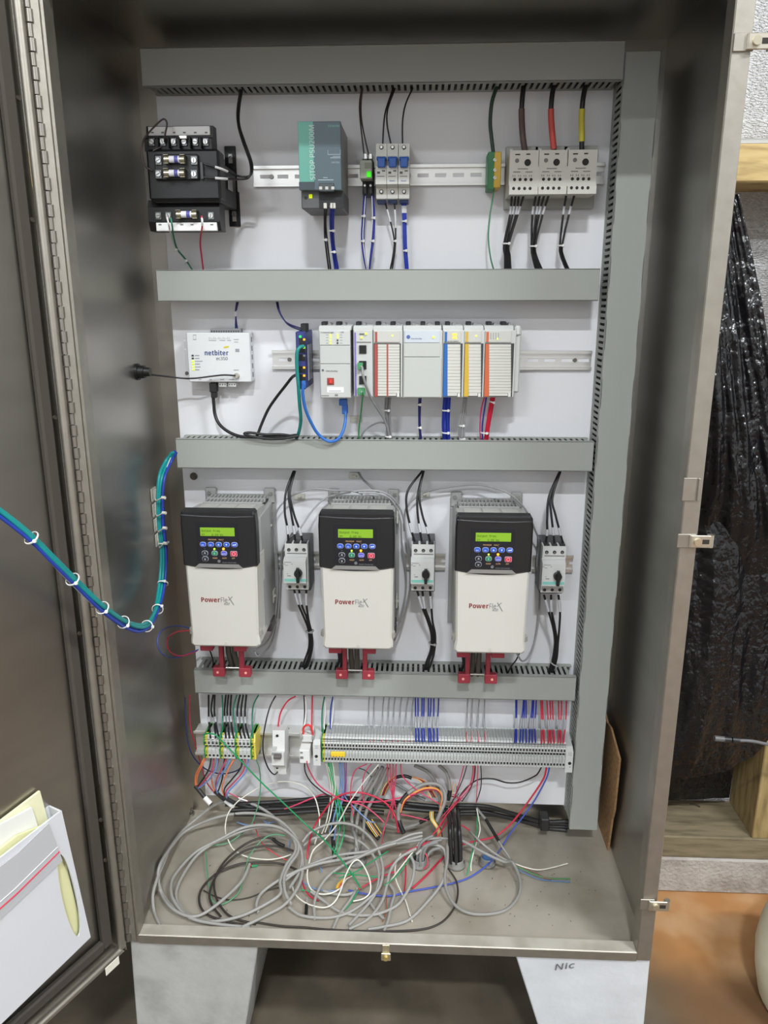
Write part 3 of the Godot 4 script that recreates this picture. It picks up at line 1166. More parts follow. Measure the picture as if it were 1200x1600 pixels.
func power_supply() -> void:
	var p0 := A(505, 327, 0.028)
	var t := thing("power_supply", "teal and slate DC power supply on the upper rail, a yellow-green lamp at its foot", "power supply", p0)
	var m := mb(p0)
	pbx(m, 466, 191, 534, 297, 0.144, 0.03, 0.0015)
	part(t, "case", m, M(150, 146, 140, 0.45, 0.3))
	m = mb(p0)
	pbx(m, 465, 190, 534, 297, 0.15, 0.144, 0.001)
	var fp := part(t, "front_plate", m, M(86, 104, 114, 0.45))
	m = mb(p0)
	pbx(m, 465.5, 190.5, 491, 284, 0.1506, 0.15)
	part(fp, "teal_band", m, M(104, 176, 160, 0.45))
	m = mb(p0)
	pbx(m, 467, 284.5, 492, 296.5, 0.1506, 0.15)
	part(fp, "dark_band", m, M(64, 76, 84, 0.5))
	text(fp, "lettering", "SITOP PSU200M", 0.0078, A(489, 281.5, 0.1507) - p0, M(205, 218, 214, 0.6), "Droid Sans", HORIZONTAL_ALIGNMENT_LEFT, PI / 2, 1.04)
	text(fp, "lettering", "SIEMENS", 0.0032, A(521.5, 197, 0.1503) - p0, M(128, 176, 170, 0.6), "Droid Sans", HORIZONTAL_ALIGNMENT_CENTER, 0.0, 1.0, false, true)
	text(fp, "lettering", "24V/10A", 0.0026, A(524, 254, 0.1503) - p0, M(190, 204, 208, 0.6))
	m = mb(p0)
	for l: Array in [[512, 241, 532, 241.6], [512, 234, 512.6, 241.6], [531.6, 234, 532.2, 241.6], [516, 246, 532, 247], [520, 244, 532, 244.6], [497, 280.5, 521, 281.6], [505, 277, 512, 278]]:
		pbx(m, l[0], l[1], l[2], l[3], 0.1503, 0.1498)
	part(fp, "print", m, M(176, 192, 198, 0.6))
	m = mb(p0)
	pbx(m, 498, 286, 522, 299, 0.153, 0.14, 0.001)
	var con := part(t, "connector", m, M(76, 84, 88, 0.5))
	for x: float in [501.0, 510.5, 520.0]:
		m = mb(p0)
		pbx(m, x - 2.4, 291.5, x + 2.4, 296, 0.1535, 0.152)
		part(con, "terminal_screw", m, M(215, 214, 205, 0.4))
	m = mb(p0)
	pbx(m, 470.5, 297, 536, 326, 0.136, 0.03, 0.0015)
	var low := part(t, "lower_case", m, M(92, 94, 96, 0.5))
	m = mb(p0)
	pbx(m, 498, 299, 536, 325, 0.1368, 0.135)
	part(low, "terminal_recess", m, M(36, 38, 40, 0.6))
	for x: float in [508.0, 518.5, 521.5]:
		m = mb(p0)
		pbx(m, x - 2.6, 317, x + 2.6, 325.5, 0.142, 0.136, 0.0005)
		part(low, "wire_marker", m, M(216, 214, 204, 0.5))
	m = mb(p0)
	pbx(m, 482.5, 303.5, 488, 310, 0.1375, 0.136, 0.0006)
	part(low, "signal_led", m, glow(225, 240, 40, 1.5))
	m = mb(p0)
	pcyl(m, 477.5, 309, 0.134, 0.1372, 0.0024, 12)
	part(low, "adjuster", m, M(24, 24, 24, 0.5))


func row_two() -> void:
	rail("zinc mounting rail behind the blue network switch and the controller", A(425, 562, 0.0275).x, A(925, 562, 0.0275).x, LEG + 1.0072, 0.0275)
	gateway()
	# antenna gland through the cabinet side
	var g := AX(214, 581, -0.4565)
	var t := thing("antenna_gland", "black plastic nut of the antenna lead on the cabinet side wall", "gland", g)
	var m := mb()
	m.cyl(Vector3(0.0, 0, 0), Vector3(0.004, 0, 0), 0.0145, 0.0145, 20)
	m.cyl(Vector3(0.004, 0, 0), Vector3(0.014, 0, 0), 0.0128, 0.0122, 6)
	part(t, "nut", m, M(22, 22, 23, 0.4))
	m = mb()
	m.cyl(Vector3(0.014, 0, 0), Vector3(0.024, 0, 0), 0.0085, 0.0075, 14)
	part(t, "stem", m, M(30, 30, 31, 0.4))
	network_switch()
	controller()
	net_module()
	io_module(583.0, 629.0, "wide grey input card with two dark red stripes, next to the module with network jacks", M(164, 76, 68, 0.5), 18, [[613, 524.5]], [[607, 3.0]])
	# controller power supply
	var p0 := A(660, 622, 0.028)
	t = thing("controller_power_supply", "wide plain grey power module in the middle of the controller row", "power supply", p0)
	module_shell(t, p0, 630, 690, 622)
	m = mb(p0)
	pbx(m, 632, 517, 687, 535.5, 0.1122, 0.11, 0.0004)
	var band := part(t, "label_band", m, M(198, 204, 212, 0.5))
	m = mb(p0)
	pcyl(m, 638, 526.5, 0.112, 0.1126, 0.0034, 16)
	part(band, "emblem", m, M(82, 100, 160, 0.5))
	text(band, "lettering", "Allen-Bradley", 0.0022, A(650.5, 529.2, 0.1122) - p0, M(60, 72, 130, 0.6))
	m = mb(p0)
	pcyl(m, 677.5, 527, 0.112, 0.1135, 0.0022, 10)
	part(band, "signal_led", m, glow(220, 250, 90, 1.6))
	m = mb(p0)
	pbx(m, 631, 536.2, 688, 557.6, 0.1128, 0.108, 0.0006)
	part(t, "flap", m, M(190, 192, 188, 0.5))
	m = mb(p0)
	pbx(m, 631, 558.4, 688, 621, 0.1128, 0.108, 0.0008)
	part(t, "door", m, M(188, 190, 186, 0.5))
	io_module(692.0, 724.0, "narrow grey input card with a bright blue stripe", M(40, 98, 172, 0.5), 16, [], [])
	io_module(725.0, 756.0, "narrow grey card with a yellow stripe", M(204, 168, 56, 0.5), 16, [[744, 525]], [])
	io_module(757.0, 803.0, "wide grey output card with an orange stripe at the end of the controller row", M(198, 100, 62, 0.5), 18, [[777.5, 529.5]], [])
	# end cap
	p0 = A(808, 620, 0.028)
	t = thing("bus_terminator", "plain pale grey end cap closing the controller row", "end cap", p0)
	m = mb(p0)
	pbx(m, 804.5, 512, 811, 614, 0.1, 0.03, 0.003)
	part(t, "body", m, M(200, 202, 200, 0.5))
	m = mb(p0)
	pbx(m, 804.5, 509, 814, 525, 0.104, 0.05, 0.003)
	part(t, "latch", m, M(206, 208, 206, 0.5))

func module_shell(t: Node3D, p0: Vector3, x0: float, x1: float, yb: float) -> void:
	var grey := M(194, 196, 193, 0.5)
	var m := mb(p0)
	pbx(m, x0, 516, x1 - 0.4, yb, 0.11, 0.03, 0.001)
	part(t, "body", m, grey)
	# rounded top edge and the lever tabs above it
	m = mb(p0)
	var a := A(x0, 516, 0.11)
	var b := A(x1 - 0.4, 516, 0.11)
	m.side([[0.04, a.y], [0.108, a.y], [0.1085, a.y + 0.003], [0.099, a.y + 0.0075], [0.04, a.y + 0.0085]], a.x, b.x)
	part(t, "top_rail", m, M(206, 208, 206, 0.45))
	m = mb(p0)
	var x := x0 + 4.0
	while x < x1 - 8:
		pbx(m, x, 502.5, x + 7.5, 510, 0.085, 0.05, 0.001)
		x += 23.0
	part(t, "bus_lever", m, M(24, 24, 25, 0.5))
	m = mb(p0)
	var y := x0 + 14.0
	while y < x1 - 8:
		pcyl(m, y + 3, 507, 0.06, 0.09, 0.003, 10)
		y += 23.0
	part(t, "screw", m, M(150, 150, 150, 0.35, 0.8))

func io_module(x0: float, x1: float, label: String, stripe: Material, rows: int, leds: Array, second: Array) -> void:
	var p0 := A((x0 + x1) / 2, 622, 0.028)
	var t := thing("input_output_module", label, "controller module", p0, "cards of the controller row")
	module_shell(t, p0, x0, x1, 621)
	var w := x1 - x0
	var m := mb(p0)
	pbx(m, x0 + 1.5, 517, x1 - 4, 535, 0.1125, 0.11, 0.0006)
	var head := part(t, "label_band", m, M(196, 196, 190, 0.5))
	m = mb(p0)
	pbx(m, x0 + 3, 518.5, x0 + 6.5, 534.5, 0.1129, 0.112)
	part(head, "colour_mark", m, stripe)
	if w > 40 and leds.size() and leds[0][0] > 700:
		m = mb(p0)
		for c in 4:
			for r in 4:
				pbx(m, x0 + 9.3 + c * 4.0, 520.5 + r * 2.6, x0 + 10.5 + c * 4.0, 522.0 + r * 2.6, 0.1127, 0.112)
		part(head, "print", m, M(120, 120, 116, 0.6))
	if leds.is_empty():
		for c in 2:
			for r in 2:
				m = mb(p0)
				pbx(m, x0 + 14.8 + c * 3.8, 521 + r * 5.0, x0 + 18.0 + c * 3.8, 524.6 + r * 5.0, 0.113, 0.112)
				part(head, "signal_led", m, glow(250, 225, 80, 1.25))
		text(head, "lettering", "AC/DC INPUT", 0.0016, A(x0 + 16, 533.6, 0.1126) - p0, M(50, 50, 60, 0.6))
	for l: Array in leds:
		m = mb(p0)
		pcyl(m, l[0], l[1], 0.112, 0.1135, 0.0016, 10)
		part(head, "signal_led", m, glow(235, 250, 110, 1.5))
	# dark surround, stripe and the wire cover of many narrow ribs
	m = mb(p0)
	pbx(m, x0 + 0.8, 536.5, x1 - 3, 620, 0.1104, 0.1)
	part(t, "surround", m, M(60, 60, 60, 0.6))
	m = mb(p0)
	pbx(m, x0 + 1.6, 537.5, x0 + 7.0, 620, 0.1122, 0.1, 0.0006)
	part(t, "colour_stripe", m, stripe)
	var ya := 538.0
	var h := (619.0 - ya) / rows
	for k in rows:
		m = mb(p0)
		pbx(m, x0 + 7.2, ya + h * k + 0.12, x1 - 4.6 - (0.0 if k < rows - 1 else 5.0), ya + h * (k + 1) - 0.12, 0.1124, 0.1, 0.00035)
		part(t, "rib", m, M(204, 203, 196, 0.5))
	for s: Array in second:
		m = mb(p0)
		pbx(m, x0 + 21.2, 537.5, x0 + 23.6, 620, 0.1128, 0.1)
		part(t, "colour_stripe", m, stripe)
	m = mb(p0)
	pbx(m, x1 - 9, 614.5, x1 - 5, 620.5, 0.1145, 0.108, 0.0004)
	part(t, "release_tab", m, M(214, 214, 210, 0.5))

func controller() -> void:
	var p0 := A(524, 622, 0.028)
	var t := thing("logic_controller", "grey controller module with a small red switch and rows of yellow-green lamps", "controller", p0)
	module_shell(t, p0, 498, 549, 622)
	var grey := M(192, 194, 191, 0.5)
	var m := mb(p0)
	pbx(m, 498.5, 517, 547, 539.5, 0.1128, 0.11, 0.0008)
	var head := part(t, "lamp_panel", m, M(198, 200, 197, 0.5))
	text(head, "lettering", "CompactLogix", 0.0026, A(501, 519.5, 0.1129) - p0, M(80, 82, 84, 0.6), "Droid Sans", HORIZONTAL_ALIGNMENT_LEFT)
	text(head, "lettering", "L35E", 0.0022, A(534.5, 519.3, 0.1129) - p0, M(80, 82, 84, 0.6), "Droid Sans", HORIZONTAL_ALIGNMENT_CENTER)
	for l: Array in [[516.3, 523.5, 1], [516.3, 527.2, 1], [516.3, 532, 1], [516.3, 536.4, 1], [527.4, 523.5, 1], [527.4, 527.4, 1], [527.4, 531.7, 0], [527.4, 536, 0]]:
		m = mb(p0)
		pbx(m, l[0] - 1.3, l[1] - 1.3, l[0] + 1.3, l[1] + 1.3, 0.1136, 0.112)
		part(head, "signal_led", m, glow(230, 250, 90, 1.5) if l[2] else M(60, 62, 60, 0.5))
	m = mb(p0)
	for y: float in [523.3, 527.3, 531.8, 536.2]:
		pbx(m, 509.5, y - 0.5, 513, y + 0.5, 0.113, 0.112)
		pbx(m, 531, y - 0.5, 535, y + 0.5, 0.113, 0.112)
	part(head, "print", m, M(140, 142, 140, 0.6))
	m = mb(p0)
	pbx(m, 499.5, 540, 547.5, 568.4, 0.1125, 0.108, 0.0008)
	part(t, "battery_door", m, grey)
	m = mb(p0)
	pbx(m, 500, 569, 548, 621.5, 0.1125, 0.108, 0.0008)
	var low := part(t, "lower_cover", m, grey)
	m = mb(p0)
	pcyl(m, 504.4, 578.6, 0.112, 0.113, 0.0021, 14)
	part(low, "emblem", m, M(96, 98, 100, 0.5))
	text(low, "lettering", "Allen-Bradley", 0.0027, A(509, 579.8, 0.1126) - p0, M(70, 72, 74, 0.6), "Droid Sans", HORIZONTAL_ALIGNMENT_LEFT, 0.0, 0.95, true)
	m = mb(p0)
	pbx(m, 511, 590.5, 522, 601.6, 0.1136, 0.112, 0.0004)
	var sw := part(t, "key_switch", m, M(150, 66, 56, 0.5))
	m = mb(p0)
	pbx(m, 514, 593, 519, 599.5, 0.117, 0.113, 0.001)
	part(sw, "lever", m, M(226, 60, 52, 0.4))
	m = mb(p0)
	pbx(m, 511, 605, 537, 613.4, 0.1132, 0.112)
	var lab := part(t, "serial_label", m, M(240, 240, 242, 0.5))
	m = mb(p0)
	pbx(m, 514, 610.3, 533, 611.4, 0.1135, 0.113)
	part(lab, "print", m, M(150, 150, 152, 0.6))
	m = mb(p0)
	pbx(m, 502, 617.6, 514, 618.8, 0.1129, 0.112)
	pbx(m, 523, 616, 528, 619, 0.1129, 0.112)
	part(low, "print", m, M(120, 122, 120, 0.6))

func net_module() -> void:
	var p0 := A(567, 622, 0.028)
	var t := thing("network_module", "narrow grey module with a violet stripe and black network jacks", "controller module", p0, "cards of the controller row")
	module_shell(t, p0, 552, 583, 620)
	var m := mb(p0)
	pbx(m, 553.5, 519.5, 557, 618.5, 0.1122, 0.11)
	part(t, "colour_stripe", m, M(124, 112, 184, 0.5))
	m = mb(p0)
	pbx(m, 557.2, 534, 580, 534.6, 0.1118, 0.11)
	part(t, "seam", m, M(120, 122, 120, 0.6))
	for l: Array in [[571.5, 521.7], [565, 527.8]]:
		m = mb(p0)
		pbx(m, l[0] - 1.4, l[1] - 1.4, l[0] + 1.4, l[1] + 1.4, 0.1128, 0.11)
		part(t, "signal_led", m, glow(235, 240, 70, 1.5))
	m = mb(p0)
	pbx(m, 561.5, 521, 569, 522.4, 0.1118, 0.11)
	part(t, "print", m, M(110, 110, 112, 0.6))
	for y: float in [546.0, 570.5, 594.0]:
		m = mb(p0)
		pbx(m, 561, y - 6.5, 572.5, y + 6.5, 0.1124, 0.11, 0.0003)
		var j := part(t, "network_jack", m, M(22, 22, 24, 0.4))
		m = mb(p0)
		pbx(m, 563, y - 4.5, 570.5, y + 3, 0.1128, 0.112)
		part(j, "opening", m, M(8, 8, 9, 0.6))
	for y: float in [572.5, 612.0]:
		m = mb(p0)
		pbx(m, 558.5, y - 5.5, 567.0 if y < 600 else 570.0, y + 5.5, 0.121, 0.11, 0.0008)
		var c := part(t, "plug", m, M(74, 148, 96, 0.45))
		screw(c, p0, 565, y, 0.121, 0.0018)

func network_switch() -> void:
	var p0 := A(477, 608, 0.028)
	var t := thing("network_switch", "slim dark blue network switch on the rail beside the controller", "network switch", p0)
	var blue := M(48, 56, 122, 0.45)
	var m := mb(p0)
	pbx(m, 461.5, 518, 478, 608.5, 0.13, 0.03, 0.0016)
	part(t, "case", m, blue)
	m = mb(p0)
	var s := A(478, 565, 0.08)
	m.box(Vector3(A(478, 565, 0.13).x + 0.0002, s.y, 0.082), Vector3(0.0008, 0.062, 0.05))
	part(t, "rating_label", m, M(170, 172, 184, 0.35, 0.3))
	m = mb(p0)
	pbx(m, 469.5, 505.5, 479, 518.5, 0.11, 0.08, 0.001)
	part(t, "power_plug", m, M(24, 24, 25, 0.5))
	m = mb(p0)
	pcyl(m, 469, 526, 0.129, 0.1312, 0.0022, 12)
	part(t, "signal_led", m, glow(60, 240, 110, 1.4))
	for k in 5:
		var y := 533.5 + k * 12.6 + (6.0 if k > 2 else 0.0)
		m = mb(p0)
		pbx(m, 467, y - 5.2, 477.4, y + 5.2, 0.1306, 0.129)
		var j := part(t, "network_jack", m, M(18, 18, 20, 0.4))
		m = mb(p0)
		pbx(m, 473.5, y - 4.6, 477, y - 1.4, 0.1312, 0.13)
		part(j, "signal_led", m, glow(255, 190, 60, 1.3) if k in [0, 3, 4] else (glow(150, 240, 60, 1.2) if k == 1 else M(120, 122, 124, 0.4)))
	m = mb(p0)
	pbx(m, 471, 595, 477.5, 607, 0.136, 0.13, 0.0008)
	part(t, "blue_plug", m, M(44, 104, 178, 0.45))

func gateway() -> void:
	var p0 := A(345, 600, 0.021)
	var t := thing("remote_gateway", "white metal remote gateway box with mounting ears and a column of green lamps", "gateway", p0)
	var white := M(218, 220, 222, 0.42)
	var m := mb(p0)
	m.box(A(343, 560, 0.0215) - Vector3(0, 0, 0.0005), Vector3(0.131, 0.078, 0.0012), 0.0004)
	var ear := part(t, "mounting_ear", m, white)
	for s: Array in [[392.5, 533], [292, 583]]:
		screw(ear, p0, s[0], s[1], 0.0216, 0.0036, M(130, 130, 128, 0.35, 0.8))
	for s: Array in [[393, 546], [395, 573], [396.5, 585], [288.5, 532], [289.5, 546]]:
		m = mb(p0)
		pcyl(m, s[0], s[1], 0.0212, 0.0218, 0.0019, 10)
		part(ear, "eyelet", m, M(245, 245, 248, 0.4))
	m = mb(p0)
	var a := A(289.5, 520, 0.056)
	var b := A(394, 597, 0.056)
	m.box(Vector3((a.x + b.x) / 2, (a.y + b.y) / 2, 0.039), Vector3(0.1165, a.y - b.y, 0.034), 0.0012)
	part(t, "case", m, white)
	var fz := 0.0562
	text(t, "lettering", "netbiter", 0.0088, A(319, 551.5, fz) - p0, M(52, 70, 122, 0.5), "Droid Sans", HORIZONTAL_ALIGNMENT_LEFT, 0.0, 0.93, false, true)
	text(t, "lettering", "ec350", 0.0054, A(337.5, 560.2, fz) - p0, M(82, 84, 92, 0.5), "Droid Sans", HORIZONTAL_ALIGNMENT_LEFT, 0.0, 1.1)
	m = mb(p0)
	var lf := A(353.5, 542.3, fz)
	var pts := PackedVector2Array()
	for i in 12:
		pts.append(Vector2(lf.x + 0.0052 * cos(TAU * i / 12.0), lf.y + 0.0019 * sin(TAU * i / 12.0) + 0.0009 * cos(TAU * i / 12.0)))
	m.prism(pts, fz - 0.0004, fz + 0.0003)
	part(t, "leaf_emblem", m, M(206, 196, 52, 0.5))
	for k in 6:
		var y := 555.5 + k * 4.45
		m = mb(p0)
		pbx(m, 299.3 + k * 0.25, y - 1.2, 302.6 + k * 0.25, y + 1.2, fz + 0.0008, fz - 0.0004)
		part(t, "signal_led", m, M(60, 60, 62, 0.5) if k < 2 else glow(222, 250, 70, 1.4))
	m = mb(p0)
	for k in 6:
		pbx(m, 304.5, 554.8 + k * 4.45, 304.5 + [7, 7, 12, 8, 9, 7][k], 556.2 + k * 4.45, fz + 0.0002, fz - 0.0004)
	for k in 14:
		pbx(m, 326.5 + k * 2.4, 526.5 + (k % 3), 327.3 + k * 2.4, 530, fz + 0.0002, fz - 0.0004)
	for l: Array in [[326, 531.4, 338, 532.4], [343, 531.4, 352, 532.4], [355, 531.4, 361, 532.4], [365, 530, 373, 531], [366, 534, 372, 535], [301.5, 523, 306.5, 524], [301.5, 530, 306.5, 531], [301.5, 523, 302.3, 531], [305.8, 523, 306.5, 531], [367.5, 545, 374, 550], [365, 577.6, 373, 578.8], [344, 592.5, 350, 593.6], [358, 592.5, 366, 593.6], [327, 592.5, 331, 593.6], [310, 592.5, 315, 593.6]]:
		pbx(m, l[0], l[1], l[2], l[3], fz + 0.0002, fz - 0.0004)
	part(t, "print", m, M(152, 154, 160, 0.6))
	m = mb(p0)
	pbx(m, 328, 513.5, 376, 521, 0.05, 0.03, 0.0008)
	var tb := part(t, "terminal_strip", m, M(128, 130, 132, 0.5))
	for k in 12:
		m = mb(p0)
		pbx(m, 329.6 + k * 3.8, 516.5, 332 + k * 3.8, 519, 0.0505, 0.049)
		part(tb, "terminal_hole", m, M(66, 66, 68, 0.6))
	for k in 2:
		m = mb(p0)
		pbx(m, 341.5 + k * 14.8, 597.5, 354 + k * 14.8, 604.5, 0.05, 0.03, 0.0006)
		var pl := part(t, "plug", m, M(206, 208, 206, 0.5))
		for j in 3:
			m = mb(p0)
			pcyl(m, 343.8 + k * 14.8 + j * 3.8, 601, 0.049, 0.0504, 0.0013, 8)
			part(pl, "terminal_hole", m, M(90, 90, 92, 0.6))
	m = mb(p0)
	pcyl(m, 369.5, 587.5, 0.056, 0.059, 0.0052, 16)
	var sma := part(t, "antenna_socket", m, M(178, 176, 168, 0.3, 0.9))
	m = mb(p0)
	pcyl(m, 369.5, 587.5, 0.059, 0.066, 0.0038, 6)
	part(sma, "nut", m, M(196, 190, 176, 0.3, 0.9))
	# vents of the side wall
	m = mb(p0)
	for k in 5:
		m.box(Vector3((a.x + b.x) / 2 + 0.0582, lerpf(b.y, a.y, 0.14 + 0.18 * k), 0.039), Vector3(0.0008, 0.009, 0.008))
	part(t, "vent", m, M(120, 122, 124, 0.6))


func row_three() -> void:
	# short rails behind the motor starters
	var spots := [[420, 500], [632, 696], [832, 896]]
	var where := ["under the motor starter between the first and second drives", "under the motor starter between the second and third drives", "under the motor starter beside the upright duct"]
	for k in 3:
		rail("short zinc rail " + where[k], A(spots[k][0], 877, 0.0275).x, A(spots[k][1], 877, 0.0275).x, A(660, 877 + k * 0.5, 0.0275).y, 0.0275)
	drives()
	starters()

func oval(cx: float, cy: float, rx: float, ry: float, k := 16, p := 2.6) -> PackedVector2Array:
	var o := PackedVector2Array()
	for i in k:
		var c := cos(TAU * i / k)
		var s := sin(TAU * i / k)
		o.append(Vector2(cx + rx * signf(c) * pow(absf(c), 2.0 / p), cy + ry * signf(s) * pow(absf(s), 2.0 / p)))
	return o

func key(t: Node3D, x: float, y: float, mat: Material, glyph: String, round_ := true) -> void:
	# a pale rim, the key itself and its sign
	var m := mb()
	m.prism(oval(x, y, 0.0056, 0.0046) if round_ else oval(x, y, 0.0062, 0.005, 16, 6.0), 0.1835, 0.1844)
	var rim := part(t, "key_rim", m, M(178, 182, 196, 0.5))
	m = mb()
	m.prism(oval(x, y, 0.005, 0.004) if round_ else oval(x, y, 0.0056, 0.0044, 16, 6.0), 0.1842, 0.1852, Transform3D(), 0.0003)
	var k := part(rim, "key", m, mat)
	var white := M(215, 222, 235, 0.5)
	m = mb()
	match glyph:
		"up":
			m.prism(PackedVector2Array([Vector2(x - 0.0017, y - 0.0014), Vector2(x + 0.0017, y - 0.0014), Vector2(x, y + 0.002)]), 0.185, 0.1855)
		"down":
			m.prism(PackedVector2Array([Vector2(x - 0.0017, y + 0.0014), Vector2(x + 0.0017, y + 0.0014), Vector2(x, y - 0.002)]), 0.185, 0.1855)
		"enter":
			m.prism(PackedVector2Array([Vector2(x - 0.0034, y - 0.0004), Vector2(x - 0.001, y + 0.0012), Vector2(x - 0.001, y + 0.0002), Vector2(x + 0.0024, y + 0.0002), Vector2(x + 0.0024, y + 0.0018), Vector2(x + 0.0033, y + 0.0018), Vector2(x + 0.0033, y - 0.001), Vector2(x - 0.001, y - 0.001), Vector2(x - 0.001, y - 0.002)]), 0.185, 0.1855)
		"bar":
			m.box(Vector3(x, y, 0.1853), Vector3(0.0006, 0.0036, 0.0004))
		"ring":
			var o := PackedVector3Array()
			for i in 17:
				o.append(Vector3(x + 0.0028 * cos(TAU * i / 16.0), y + 0.0028 * sin(TAU * i / 16.0), 0.1853))
			m.tube(o, 0.0003, 5)
		"chevron_up", "chevron_down":
			var s := 1.0 if glyph == "chevron_up" else -1.0
			for j in 2:
				m.tube(PackedVector3Array([Vector3(x - 0.0015, y + s * (-0.0012 + j * 0.0017), 0.1853), Vector3(x, y + s * (0.0004 + j * 0.0017), 0.1853), Vector3(x + 0.0015, y + s * (-0.0012 + j * 0.0017), 0.1853)]), 0.0003, 5)
	if m.v.size():
		part(k, "sign", m, white)
	else:
		text(k, "lettering", glyph, 0.0021, Vector3(x, y - 0.001, 0.1853), white)

func drives() -> void:
	# origin: the middle of the foot, on the panel
	var p0 := Vector3(-0.306, LEG + 0.4995, 0.02)
	var t := thing("motor_drive", "grey motor drive with a lit green display, nearest the hinge in the row of three", "motor drive", p0, "three motor drives in a row")
	var grey := M(158, 159, 157, 0.5)
	var cream := M(197, 194, 187, 0.45)
	var black := M(27, 27, 29, 0.38)
	var m := mb()
	m.box(Vector3(0.0, 0.119, 0.066), Vector3(0.127, 0.234, 0.126), 0.003)
	part(t, "heat_sink", m, grey)
	m = mb()
	m.box(Vector3(0.0, 0.116, 0.004), Vector3(0.14, 0.262, 0.006), 0.001)
	m.box(Vector3(0.058, 0.245, 0.006), Vector3(0.022, 0.03, 0.008), 0.002)
	m.box(Vector3(-0.058, 0.245, 0.006), Vector3(0.022, 0.03, 0.008), 0.002)
	var plate := part(t, "back_plate", m, grey)
	for s: float in [-1.0, 1.0]:
		m = mb()
		m.cyl(Vector3(s * 0.061, 0.25, 0.01), Vector3(s * 0.061, 0.25, 0.0125), 0.0042, 0.0036, 12)
		part(plate, "screw", m, M(196, 196, 194, 0.3, 0.85))
	# top: sloping cover with three shallow fields, behind it a grille of two rows of bars
	m = mb()
	m.side([[0.07, 0.23], [0.165, 0.23], [0.165, 0.2555], [0.075, 0.2455]], -0.0615, 0.0615)
	part(t, "top_cover", m, M(170, 170, 166, 0.5))
	m = mb()
	for k in 3:
		m.xf = Transform3D(Basis(Vector3(1, 0, 0), -0.0), Vector3(-0.034 + k * 0.034, 0.2503, 0.115))
		m.xf.basis = Basis(Vector3(1, 0, 0), -0.0945)
		m.box(Vector3.ZERO, Vector3(0.03, 0.0012, 0.06), 0.0004)
	part(t, "cover_field", m, M(184, 183, 177, 0.5))
	m = mb()
	m.box(Vector3(0, 0.234, 0.037), Vector3(0.112, 0.014, 0.056))
	var well := part(t, "vent_well", m, M(46, 47, 48, 0.7))
	m = mb()
	for k in 16:
		m.box(Vector3(-0.0525 + k * 0.007, 0.2445, 0.041), Vector3(0.0026, 0.008, 0.062), 0.0004)
	for z: float in [0.0115, 0.041, 0.0705]:
		m.box(Vector3(0, 0.2445, z), Vector3(0.113, 0.0075, 0.004), 0.0005)
	stuff(part(well, "vent_bars", m, grey))
	# cream lower cover, narrower at the foot
	m = mb()
	var outline := PackedVector2Array([Vector2(-0.0645, 0.168), Vector2(-0.0620, 0.025), Vector2(-0.0640, 0.014), Vector2(-0.0640, 0.006), Vector2(-0.0585, 0.001), Vector2(0.0585, 0.001), Vector2(0.0640, 0.006), Vector2(0.0640, 0.014), Vector2(0.0620, 0.025), Vector2(0.0645, 0.168)])
	m.prism(outline, 0.11, 0.18, Transform3D(), 0.0035)
	var cover := part(t, "lower_cover", m, cream)
	for s: float in [-1.0, 1.0]:
		m = mb()
		m.cyl(Vector3(s * 0.0625, 0.024, 0.168), Vector3(s * 0.0625, 0.034, 0.171), 0.0062, 0.005, 14)
		part(cover, "finger_notch", m, M(150, 147, 140, 0.5))
	m = mb()
	m.cyl(Vector3(0.001, 0.009, 0.179), Vector3(0.001, 0.009, 0.1808), 0.003, 0.003, 14)
	part(cover, "cover_screw", m, M(190, 187, 178, 0.5))
	text(cover, "lettering", "Power", 0.0088, Vector3(-0.0405, 0.0935, 0.1802), M(128, 44, 44, 0.5), "Droid Sans", HORIZONTAL_ALIGNMENT_LEFT, 0.0, 0.96, false, true)
	text(cover, "lettering", "Fle", 0.0088, Vector3(-0.0045, 0.0935, 0.1802), M(126, 126, 130, 0.5), "Droid Sans", HORIZONTAL_ALIGNMENT_LEFT, 0.0, 0.84)
	m = mb()
	m.tube(PackedVector3Array([Vector3(0.0108, 0.1005, 0.1804), Vector3(0.0198, 0.0845, 0.1804)]), 0.0007, 5)
	m.tube(PackedVector3Array([Vector3(0.0105, 0.0935, 0.1804), Vector3(0.0178, 0.1005, 0.1804)]), 0.0006, 5)
	part(cover, "crossed_emblem", m, M(126, 126, 130, 0.5))
	text(cover, "lettering", "400", 0.0046, Vector3(0.0015, 0.0862, 0.1802), M(122, 122, 126, 0.5), "Droid Sans", HORIZONTAL_ALIGNMENT_LEFT, 0.0, 1.0, true)
	# black keypad hood with a bowed lower edge
	var hood := PackedVector2Array()
	for i in 13:
		var u := -0.0665 + 0.133 * i / 12.0
		hood.append(Vector2(u, 0.1595 - 0.0075 * (1.0 - pow(u / 0.0665, 2.0))))
	hood.append_array(PackedVector2Array([Vector2(0.0668, 0.236), Vector2(0.0655, 0.2555), Vector2(0.0625, 0.2605), Vector2(-0.0625, 0.2605), Vector2(-0.0655, 0.2555), Vector2(-0.0668, 0.236)]))
	m = mb()
	m.prism(hood, 0.160, 0.183, Transform3D(), 0.003)
	var kp := part(t, "keypad_hood", m, black)
	m = mb()
	m.tube(PackedVector3Array([Vector3(-0.064, 0.2525, 0.1815), Vector3(-0.03, 0.2505, 0.1825), Vector3(0.03, 0.2495, 0.1825), Vector3(0.0635, 0.251, 0.1815)]), 0.0017, 8)
	part(kp, "edge_gleam", m, M(60, 60, 64, 0.25))  # added lighter bar, standing for the gleam along the bevelled edge
	m = mb()
	m.box(Vector3(-0.002, 0.203, 0.1832), Vector3(0.075, 0.072, 0.0006), 0.0002)
	part(kp, "keypad_field", m, M(20, 21, 30, 0.4))
	m = mb()
